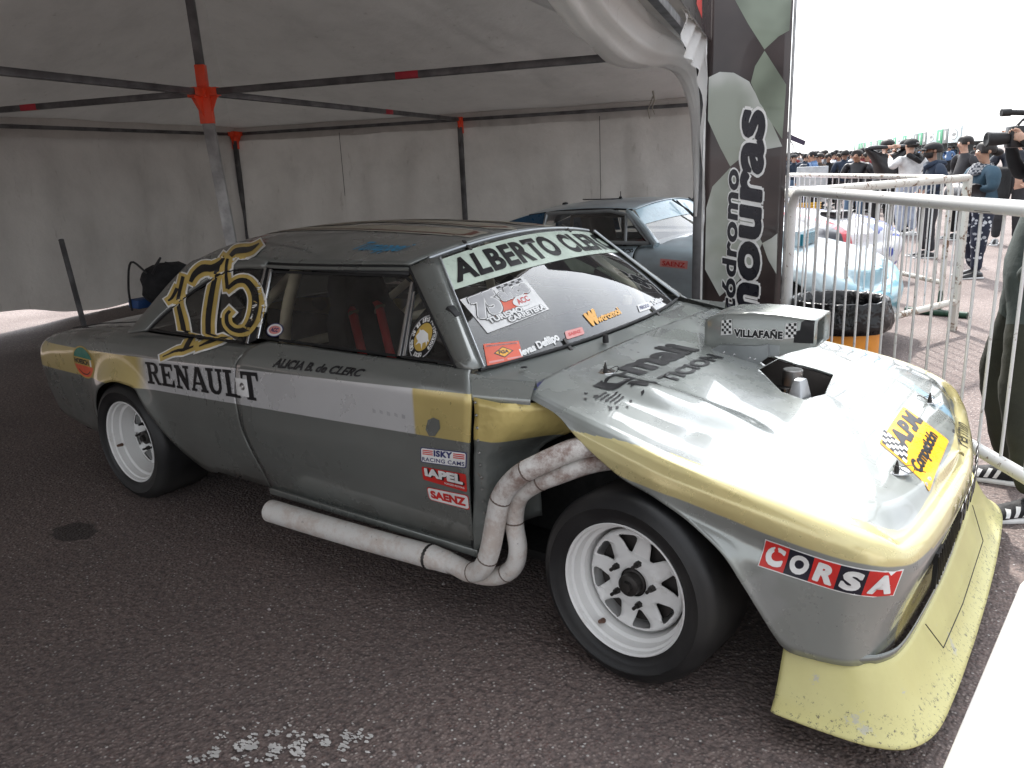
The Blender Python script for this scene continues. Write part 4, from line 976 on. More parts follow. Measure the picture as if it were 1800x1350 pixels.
# ------------------------------------------------------------------ crowd barriers
g = N('scuffed_white_enamel'); d = g.noise(26, 7, .75); g.set(col=g.mix(g.ramp(d, .60, .66), (.72, .72, .71), (.16, .09, .05)), rough=.4, coat=.1); FW = g.m
g = N('worn_white_enamel'); d = g.noise(13, 7, .75); g.set(col=g.mix(g.ramp(d, .53, .60), (.66, .64, .58), (.17, .09, .045)), rough=.5); FO = g.m
def barrier(name, a, b, h, zb, mat, label, nb, r=.030, rb=.0065, feet=True, legs=(1, 1), group='crowd barriers', corner=.16, square=(0, 0)):
    a = Vector((*a, 0)); b = Vector((*b, 0)); root = empty(name, tuple(a), label=label, cat='barrier', group=group); bpy.context.view_layer.update()
    def par(o): o.parent = root; o.matrix_parent_inverse = Matrix.Translation(-a); return o
    d = (b-a).normalized(); Z = Vector((0, 0, 1)); c = corner
    def cor(p, s, sq):
        if sq: return [p+Z*.0, p+Z*(h)], True
        return [p+Z*.0]+[p+Z*(h-c)]+[p+s*d*(c-c*cos(t))+Z*(h-c+c*sin(t)) for t in [k*pi/2/8 for k in range(1, 9)]], False
    l, _ = cor(a, 1, square[0]); rr_, _ = cor(b, -1, square[1])
    m = MB()
    if square[1]: m.tube(l+[b+Z*h], r, 14)
    else: m.tube(l+rr_[::-1], r, 14)
    par(m.build('frame_tube', mat))
    if square[1]: m = MB(); m.box(b+Z*h/2, (.055, .055, h+.03), Matrix((d, Z.cross(d), Z)).transposed()); par(m.build('end_post', mat, bevel=.004))
    m = MB(); m.tube([a+Z*zb, b+Z*zb], r*.9, 12); par(m.build('bottom_rail', mat))
    L = (b-a).length
    for k in range(1, nb):
        p = a+d*(L*k/nb); m = MB(); m.tube([p+Z*zb, p+Z*(h-.01)], rb, 7); par(m.build('bar', FW))
    if feet:
        sd_ = Z.cross(d)
        for t in (.06, .94): m = MB(); p = a+d*L*t; m.tube([p-sd_*.28+Z*.02, p+sd_*.28+Z*.02], .018, 8); m.tube([p+Z*.02, p+Z*zb], .018, 8); par(m.build('foot', mat))
    return root
bar1 = barrier('crowd_barrier', (-.665, 2.71), (1.25, .152), 1.285, .30, FW, 'nearest white tubular barrier, just beyond the grey-green nose, before the waste bin', 21, feet=False)
m = MB(); p = Vector((-.80, 2.885, 0)).lerp(Vector((1.25, .152, 0)), .635)+Vector((0, 0, 1.285)); dd = (Vector((1.25, .152, 0))-Vector((-.80, 2.885, 0))).normalized(); m.tube([p-dd*.055, p+dd*.055], .0312, 14, caps=False); o = m.build('black_sticker', M['blk']); o.parent = bar1; o.matrix_parent_inverse = Matrix.Translation(-Vector((-.80, 2.885, 0)))
barrier('crowd_barrier', (-.755, 2.56), (.083, 4.89), 1.27, .25, FO, 'rust-flecked cream barrier with square end post, running behind the banner', 20, square=(0, 1), feet=False, r=.03)
barrier('crowd_barrier', (-2.55, 8.55), (-.13, 5.62), 1.25, .30, FO, 'farthest chipped white barrier with two rounded corners, behind the blue car nose', 24, feet=False, r=.026)
m = MB(); m.tube([(-.42, 5.60, .03), (.12, 5.50, .03)], .03, 12); m.tube([(-.13, 5.55, .03), (-.13, 5.62, .25)], .02, 8); tag(m.build('base_bar', plain('dark_green_paint', (.015, .05, .03), .5, var=.5, scale=30)), 'dark green tubular foot on the ground under the barrier corner', 'barrier foot')
# ------------------------------------------------------------------ waste bin with black liner
BC = Vector((-.36, 2.86, 0)); bin_ = empty('waste_bin', tuple(BC), label='orange round waste bin lined with a crumpled black bag behind the barrier', cat='bin')
m = MB(); m.lathe([(0, .245), (.01, .25), (.50, .290), (.52, .286)], 40, 'Z'); m.build('drum', plain('orange_plastic', (.78, .30, .03), .38, var=.06), bin_)
rows = []
for k, (z, r) in enumerate([(.335, .287), (.34, .302), (.37, .318), (.42, .328), (.48, .322), (.53, .312), (.565, .308), (.575, .302), (.572, .290), (.54, .270), (.46, .262), (.36, .25), (.28, .15), (.27, .0)]):
    row = []
    for j in range(110):
        a = 2*pi*j/110; w = 1+(.07*noise.noise(Vector((cos(a)*2.5, sin(a)*2.5, z*6)))+.05*abs(noise.noise(Vector((cos(a)*6+z*11, sin(a)*6-z*7, z*2)))))
        zz = z+(.02+.035*cos(a) if k < 2 else 0)+(.030*noise.noise(Vector((cos(a)*2, sin(a)*2, 3))) if k < 2 else 0)+(.012*noise.noise(Vector((cos(a)*7, sin(a)*7, 2))) if 5 < k < 9 else 0)
        row.append(Vector((r*w*cos(a), r*w*sin(a), zz)))
    rows.append(row)
V, F = grid(rows, True); g = N('black_bag_plastic'); g.set(col=(.004, .004, .005), rough=g.ramp(g.noise(12, 4), .3, .7, .12, .28), spec=.45); g.bump(g.noise(7, 3, .5), .7, .05); mesh('bag', V, F, g.m, bin_)
# ------------------------------------------------------------------ other cars
def mat_blue():
    g = N('airbrushed_pale_blue'); x, y, z = g.sep(); n_ = g.noise(1.5, 5, .6, sc=(.6, 1, 1.6)); c = g.mix(g.ramp(n_, .35, .62), (.38, .43, .47), (.52, .63, .68)); c = g.mix(g.ramp(x, -.55, -.25), c, (.15, .44, .56))
    g.set(col=c, rough=.28, coat=.6, croug=.05, metal=.15); return g.m
MBL = mat_blue(); MDB = plain('deep_blue_paint', (.012, .075, .16), .3, coat=.6)
def at_car(o, car_, loc):
    bpy.context.view_layer.update(); o.parent = car_; o.matrix_parent_inverse = Matrix.Translation(-Vector(loc)); return o
BY = 4.05; BX = -.95                     # blue car: centre line y, front axle x
bc = empty('race_car', (BX, BY, 0), rz=0, label='pale blue airbrushed racing coupe parked in the tent behind the grey-green car', cat='race car')
def X(p): return Vector((p[0]+BX, p[1]+BY, p[2]))
def bcm(name, rows, mat, flip=False, close=False):
    V, F = grid([[X(q) for q in r] for r in rows], close, flip); o = mesh(name, V, F, mat); at_car(o, bc, (BX, BY, 0)); return o
zt_ = lambda x, f=0: interp(x, [(-3.7, .62), (-3.4, .72), (-2.6, .80), (-1.1, .83), (-.95, .845), (-.6, .83), (0, .775), (.4, .69), (.62, .60), (.72, .50)])
def zl_(x, f=0): 
    for c in (0, -2.6):
        if abs(x-c) < .36: return .30+sqrt(max(0, .36**2-(x-c)**2))
    return .20
off_ = lambda z, zt, zl, x: interp(zt-z, [(0, -.13), (.015, -.08), (.05, -.035), (.10, -.01), (.16, 0)])+interp(z, [(.2, -.06), (.4, -.01), (.6, 0)])
rows = shell([(-1.15, -.84), (-.6, -.85), (0, -.86), (.3, -.84), (.52, -.77), (.64, -.66), (.71, -.45), (.73, -.2), (.735, 0)], 70, zl_, zt_, off_, lambda x, y, ye, ze, v: ze*(1-sstep(0, .2, v))+zt_(x)*sstep(0, .2, v)+.045*(1-(y/(ye or -1))**2)*sstep(.75, .4, x), lambda f: -1.05+1.68*f, 16, 20)
bl_nose = bcm('bonnet_and_nose', rows, MBL); weld(bl_nose); thick(bl_nose)
rows = shell([(-1.16, -.84), (-2, -.86), (-2.8, -.85), (-3.3, -.80), (-3.55, -.7), (-3.62, -.4), (-3.63, 0)], 70, lambda x, f: zl_(x), zt_, off_, lambda x, y, ye, ze, v: ze+.02*(1-(y/(ye or -1))**2), lambda f: -2.5-1.1*f, 14, 0, fwd=-1)
o = bcm('body_side', rows, MBL); thick(o)
rows = [[Vector((x, t*.66, zt_(x)+.02)) for t in [-1+k/6 for k in range(13)]] for x in (-2.6, -2.9, -3.3, -3.6)]; bcm('boot_lid', rows, MDB)
def bsy(z): return .76-(z-.84)*.42
def RZ(x): return interp(x, [(-2.85, .90), (-2.6, 1.00), (-2.3, 1.08), (-1.9, 1.125), (-1.5, 1.135), (-1.2, 1.12)])
rows = [[Vector((x-.05*t*t*(1 if x > -1.5 else 0), t*.625, RZ(x)+.055*(1-abs(t)**2.2))) for t in [-1+k/12 for k in range(25)]] for x in [-2.85+1.66*i/24 for i in range(25)]]
rf_ = bcm('roof', rows, MBL); thick(rf_)
for s in (-1, 1):
    P = [(-2.95, .80), (-2.9, .90), (-2.6, 1.0), (-2.3, 1.08), (-2.12, 1.10), (-2.12, .83), (-2.5, .82)]
    V = [X((x, s*bsy(z)*1.004, z)) for x, z in P]; at_car(mesh('rear_pillar', V, [tuple(range(len(V)))], MDB, smooth=False), bc, (BX, BY, 0))
    P = [(-2.10, 1.095), (-1.45, 1.115), (-1.28, 1.08), (-1.04, .86), (-2.10, .86)]
    V = [X((x, s*bsy(z), z)) for x, z in P]; at_car(mesh('door_window', V, [tuple(range(len(V)))][:1] if s < 0 else [tuple(range(len(V)))[::-1]], M['dglass'], smooth=False), bc, (BX, BY, 0))
    m = MB(); q = [X((x, s*(bsy(z)+.004), z)) for x, z in P]; m.tube(q+[q[0]], .016, 8); m.tube([X((-1.30, s*bsy(1.08), 1.09)), X((-1.26, s*bsy(.86), .86))], .014, 8); at_car(m.build('window_frame', plain('grey_frame', (.33, .35, .36), .35, .4)), bc, (BX, BY, 0))
    m = MB(); m.tube([X((-1.30, s*.625, 1.12)), X((-1.12, s*.69, .98)), X((-.97, s*.76, .845))], [.025, .03, .032], 10); at_car(m.build('windscreen_pillar', MBL), bc, (BX, BY, 0))
    m = MB(); m.tube([X((x, s*(.64), RZ(x)+.0)) for x in (-2.3, -2.0, -1.7, -1.4, -1.25)], .008, 6); at_car(m.build('roof_gutter', M['rubber']), bc, (BX, BY, 0))
rows = []
for i in range(13):
    v = i/12; rows.append([Vector((-.90-.08*t*t, t*.75, .845)).lerp(Vector((-1.20-.05*t*t, t*.60, 1.115+.055*(1-t*t))), v) for t in [-1+k/12 for k in range(25)]])
scr = bcm('windscreen', rows, M['glass']); scB = bvh_of(scr)
rows2_ = [[q+Vector((.004, 0, .003)) for q in r] for r in rows[7:]]; o = bcm('sun_strip', rows2_, plain('pale_blue_strip', (.42, .58, .66), .3, coat=.4))
for dy in (-.25, .1):
    m = MB(); m.tube([X((-1.12, dy+.2, 1.165)), X((-1.0, dy+.38, .98))], .006, 6); m.tube([X((-1.17, dy+.22, 1.17)), X((-1.06, dy+.30, 1.08)), X((-.93, dy+.47, .90))], .008, 6); at_car(m.build('wiper', M['rubber']), bc, (BX, BY, 0))
m = MB(); m.tube([X((-1.65, -.1, 1.185)), X((-1.65, -.1, 1.21))], [.022, .012], 12); m.tube([X((-1.65, -.1, 1.21)), X((-1.65, -.1, 1.255))], .004, 6); m.tube(crom([X((-1.66, -.1, 1.19)), X((-1.78, -.2, 1.192)), X((-1.95, -.18, 1.19)), X((-2.05, -.1, 1.188))], 5), .005, 6); at_car(m.build('aerial', M['rubber']), bc, (BX, BY, 0))
m = MB(); m.lathe([(0, .03), (.02, .026), (.025, 0)], 14, 'Z', c=tuple(X((-2.25, -.1, 1.14)))); at_car(m.build('roof_knob', M['rubber']), bc, (BX, BY, 0))
m = MB(); m.box(X((-.28, -.10, .875)), (.66, .46, .13), Matrix.Rotation(.02, 3, 'Y')); at_car(m.build('air_scoop', MBL, bevel=.02), bc, (BX, BY, 0))
m = MB(); m.box(X((-.12+.18, -.10, .86)), (.02, .42, .09)); at_car(m.build('scoop_mouth', plain('teal_paint', (.01, .16, .22), .3, coat=.5)), bc, (BX, BY, 0))
m = MB(); m.tube([X((-1.12, -.862, .80)), X((-1.135, -.872, .6)), X((-1.14, -.86, .30))], .004, 5); at_car(m.build('door_seam', M['rubber']), bc, (BX, BY, 0))
m = MB(); m.box(X((-1.6, 0, .5)), (1.6, 1.5, .5)); at_car(m.build('cabin_tub', M['dark']), bc, (BX, BY, 0))
m = MB(); m.tube([X((-1.9, -.6, .6)), X((-1.9, -.55, 1.07)), X((-1.35, -.52, 1.07)), X((-1.05, -.66, .8))], .02, 10); m.tube([X((-1.95, .5, 1.0)), X((-1.4, -.5, .8))], .02, 10); at_car(m.build('roll_cage', M['iron']), bc, (BX, BY, 0))
m = MB(); m.box(X((-1.75, -.3, .85)), (.12, .45, .5), Matrix.Rotation(-.2, 3, 'Y')); at_car(m.build('seat', M['seat'], bevel=.05), bc, (BX, BY, 0))
bB2 = bvh_of(bl_nose)
def lay2(nm, V, F, O, U, W, D, mt, off=.002): o = lay(nm, V, F, X(O), U, W, D, bB2, mt, None, off, .06); return at_car(o, bc, (BX, BY, 0))
lay2('sponsor_sticker', *RECT, (-.90, -2, .685), (.24, 0, -.012), (0, 0, .062), (0, 1, 0), M['pink']); V, F = text_mesh2d('SAENZ', .03); lay2('sticker_lettering', norm2d(V), F, (-.88, -2, .695), (.2, 0, -.012), (0, 0, .038), (0, 1, 0), M['redv'], .003)
bsd = [c for c in bc.children if c.name.startswith('body_side')][0]; bB3 = bvh_of(bsd)
V, F = text_mesh2d('Osvaldo Mario Traverso', .01, .3); o = lay('driver_name', norm2d(V), F, X((-2.05, -2, .765)), (.92, 0, .015), (0, 0, .045), (0, 1, 0), bB3, M['blk'], None, .003, .06); at_car(o, bc, (BX, BY, 0))
for (x, s) in ((0, -1), (-2.6, -1), (0, 1), (-2.6, 1)):
    w = copy_tree(wf if x == 0 else wr, None); w.matrix_world = Matrix.Translation((BX+x, BY+s*.74, .296)) @ Matrix.Rotation(0 if s < 0 else pi, 4, 'Z'); bpy.context.view_layer.update(); mwx = w.matrix_world.copy(); w.parent = bc; w.matrix_parent_inverse = Matrix.Translation((-BX, -BY, 0)); w.matrix_basis = mwx
# white, black and red race car further off
WX, WY = -1.72, 7.45; wc = empty('race_car', (WX, WY, 0), rz=-.42, label='white, black and red racing car with EMAC 5.0 on its bonnet', cat='race car')
g = N('white_red_black_livery'); x, y, z = g.sep(); n_ = g.noise(2.2, 2); yy = g.ma('ADD', y, g.ma('MULTIPLY', n_, .10))
c = g.mix(g.ramp(g.ma('SUBTRACT', yy, WY), -.62, -.60), (.70, .71, .74), (.02, .02, .03)); c = g.mix(g.ramp(g.ma('SUBTRACT', yy, WY), -.30, -.28), c, (.55, .03, .05)); c = g.mix(g.ramp(g.ma('SUBTRACT', yy, WY), -.17, -.15), c, (.72, .72, .75)); c = g.mix(g.ma('MULTIPLY', g.ramp(g.ma('SUBTRACT', yy, WY), .22, .26), g.ramp(g.noise(3.3, 2), .5, .54)), c, (.03, .06, .35)); g.set(col=c, rough=.3, coat=.5)
WL = g.m
def XW(p): return Vector((p[0]+WX, p[1]+WY, p[2]))
rows = shell([(-1.15, -.84), (-.6, -.85), (0, -.86), (.3, -.84), (.52, -.77), (.64, -.66), (.71, -.45), (.73, -.2), (.735, 0)], 50, zl_, lambda x, f=0: zt_(x)-.03, off_, lambda x, y, ye, ze, v: ze*(1-sstep(0, .2, v))+(zt_(x)-.03)*sstep(0, .2, v)+.05*(1-(y/(ye or -1))**2)*sstep(.75, .4, x), lambda f: -1.05+1.68*f, 12, 16)
V, F = grid([[XW(q) for q in r] for r in rows]); wn = at_car(weld(mesh('bonnet_and_nose', V, F, WL)), wc, (WX, WY, 0))
m = MB(); m.box(XW((-2.2, 0, .50)), (2.2, 1.68, .52)); at_car(m.build('body', WL, bevel=.06), wc, (WX, WY, 0)); m = MB(); m.box(XW((-1.9, 0, .98)), (1.1, 1.2, .34)); at_car(m.build('cabin', M['blk'], bevel=.09), wc, (WX, WY, 0))
V, F = text_mesh2d('EMAC 5.0', .03); o = lay('bonnet_lettering', norm2d(V), F, XW((-.12, -.80, 0)), (.66, .03, 0), (-.01, .14, 0), (0, 0, -1), bvh_of(wn), M['navy'], None, .003, .06); at_car(o, wc, (WX, WY, 0))
m = MB(); m.box(XW((.1, .1, .80)), (.22, .34, .08)); at_car(m.build('bonnet_scoop', M['blk'], bevel=.02), wc, (WX, WY, 0))
for s in (-1, 1):
    w = copy_tree(wf, None); w.matrix_world = Matrix.Translation((WX, WY+s*.74, .296)) @ Matrix.Rotation(0 if s < 0 else pi, 4, 'Z'); bpy.context.view_layer.update(); mwx = w.matrix_world.copy(); w.parent = wc; w.matrix_parent_inverse = Matrix.Translation((-WX, -WY, 0)); w.matrix_basis = mwx
# ribbed yellow barrel
m = MB(); m.lathe([(0, .0), (0, .29)]+[(.03+.02*k, .29+(.012 if k % 2 else 0)) for k in range(36)]+[(.75, .28)], 32, 'Z'); br = m.build('barrel', plain('yellow_plastic', (.62, .34, .02), .5)); br.location = (-3.05, 11.1, 0); m = MB(); m.lathe([(.75, .285), (.98, .30), (1.0, .28), (1.0, 0)], 32, 'Z'); m.build('lid', M['blk'], br); tag(br, 'ribbed yellow barrel with a black top beyond the race cars', 'barrel')
# white car wing in the near right corner
g = N('chipped_white_paint'); d = g.noise(9, 8, .8); g.set(col=g.mix(g.ramp(d, .615, .64), (.78, .79, .80), (.24, .20, .20)), rough=.3, coat=.5); WP = g.m
wcar = empty('parked_car', (1.6, -2.2, 0), label='chipped white car bonnet corner cut off by the frame at lower right', cat='car'); bpy.context.view_layer.update()
rows = []
for i in range(24):
    t = i/23; y = -2.62+1.25*t; xe = .883+.085*t; ez = .87-.02*t
    rows.append([Vector((xe+.035, y, .35)), Vector((xe+.006, y, .60)), Vector((xe, y, ez-.06)), Vector((xe+.002, y, ez-.02)), Vector((xe+.010, y, ez-.006)), Vector((xe+.024, y, ez)), Vector((xe+.3, y, ez+.035)), Vector((xe+.8, y, ez+.05)), Vector((xe+1.4, y, ez+.0))])
V, F = grid(rows); o = mesh('wing_and_bonnet', V, F, WP); o.parent = wcar; o.matrix_parent_inverse = Matrix.Translation((-1.6, 2.2, 0)); thick(o)
m = MB(); m.box((1.72, -1.38, .55), (1.2, .05, .45)); o = m.build('bumper', WP, bevel=.02); o.parent = wcar; o.matrix_parent_inverse = Matrix.Translation((-1.6, 2.2, 0))
g = N('rust'); g.set(col=(.20, .09, .04), rough=.8)
m = MB(); m.add([(.928, -1.93, .872), (.95, -1.905, .873), (.985, -1.83, .8745), (.98, -1.80, .8745), (.945, -1.86, .8735), (.926, -1.90, .868)], [(0, 1, 2, 3, 4, 5)])
# leaning rod, backpack on the boot
m = MB(); m.tube([(-5.98, .52, 1.09), (-5.50, .38, .02)], .022, 10); tag(m.build('metal_rod', STL), 'dark metal rod leaning in front of the tent side wall behind the car boot', 'rod')
bk = empty('backpack', (-3.12, -.30, .85), label='black backpack with dangling straps lying on the boot of the grey-green car', cat='backpack')
m = MB(); rows = []
for k in range(11):
    a = pi*k/10; r = sin(a)**.6; z = .12-.12*cos(a)
    rows.append([Vector((.11*r*cos(b)*(1+.15*noise.noise(Vector((k, cos(b)*2, sin(b)*2)))), .15*r*sin(b)*(1+.2*noise.noise(Vector((cos(b)*2, k*.7, sin(b)*2)))), z+.012*noise.noise(Vector((k*.6, cos(b)*3, sin(b)*3))))) for b in [2*pi*j/20 for j in range(20)]])
V, F = grid(rows, True); mesh('bag', V, F, M['seat'], bk)
m = MB(); m.tube(crom([(.02, -.13, .20), (-.05, -.17, .26), (-.10, -.18, .12), (-.12, -.17, -.005)], 5), .006, 6); m.tube(crom([(.05, -.10, .23), (.12, -.1, .28), (.10, -.15, .2)], 5), .006, 6); m.build('strap', M['rubber'], bk)
m = MB(); m.box((-.10, -.12, .03), (.10, .10, .05)); m.build('blue_pouch', M['blue'], bk, bevel=.01)
# worn paint on the ground
rnd = random.Random(3); m = MB()
for k in range(900):
    t = rnd.random(); cx = -.83+.36*t+rnd.gauss(0, .02); cy = -1.80+.24*t+rnd.gauss(0, .035)+.02; 
    if noise.noise(Vector((cx*22, cy*22, 0))) < .02: continue
    a0 = rnd.random()*6; n_ = 7; L_ = .002+.007*rnd.random(); m.add([(cx+L_*cos(a0+2*pi*j/n_)*(.5+rnd.random()), cy+L_*.6*sin(a0+2*pi*j/n_)*(.5+rnd.random()), .004+.000005*k) for j in range(n_)], [tuple(range(n_))])
tag(m.build('worn_ground_marking', plain('worn_white_paint', (.62, .60, .58), .7), smooth=False), kind='stuff')
m = MB()
for k in range(260):
    cx = rnd.uniform(-2.6, 1.3); cy = rnd.uniform(-1.9, 2.6); r = rnd.choice((.003, .004, .004, .006, .009)); m.add([(cx+r*cos(a)*rnd.uniform(.7, 1.3), cy+r*sin(a)*rnd.uniform(.6, 1.1), 0) for a in (0, 1.3, 2.5, 3.8, 5)]+[(cx, cy, r*.8)], [(i, (i+1) % 5, 5) for i in range(5)])
tag(m.build('loose_grit', plain('grit_stone', (.30, .27, .26), .8, var=.4), smooth=False), kind='stuff')
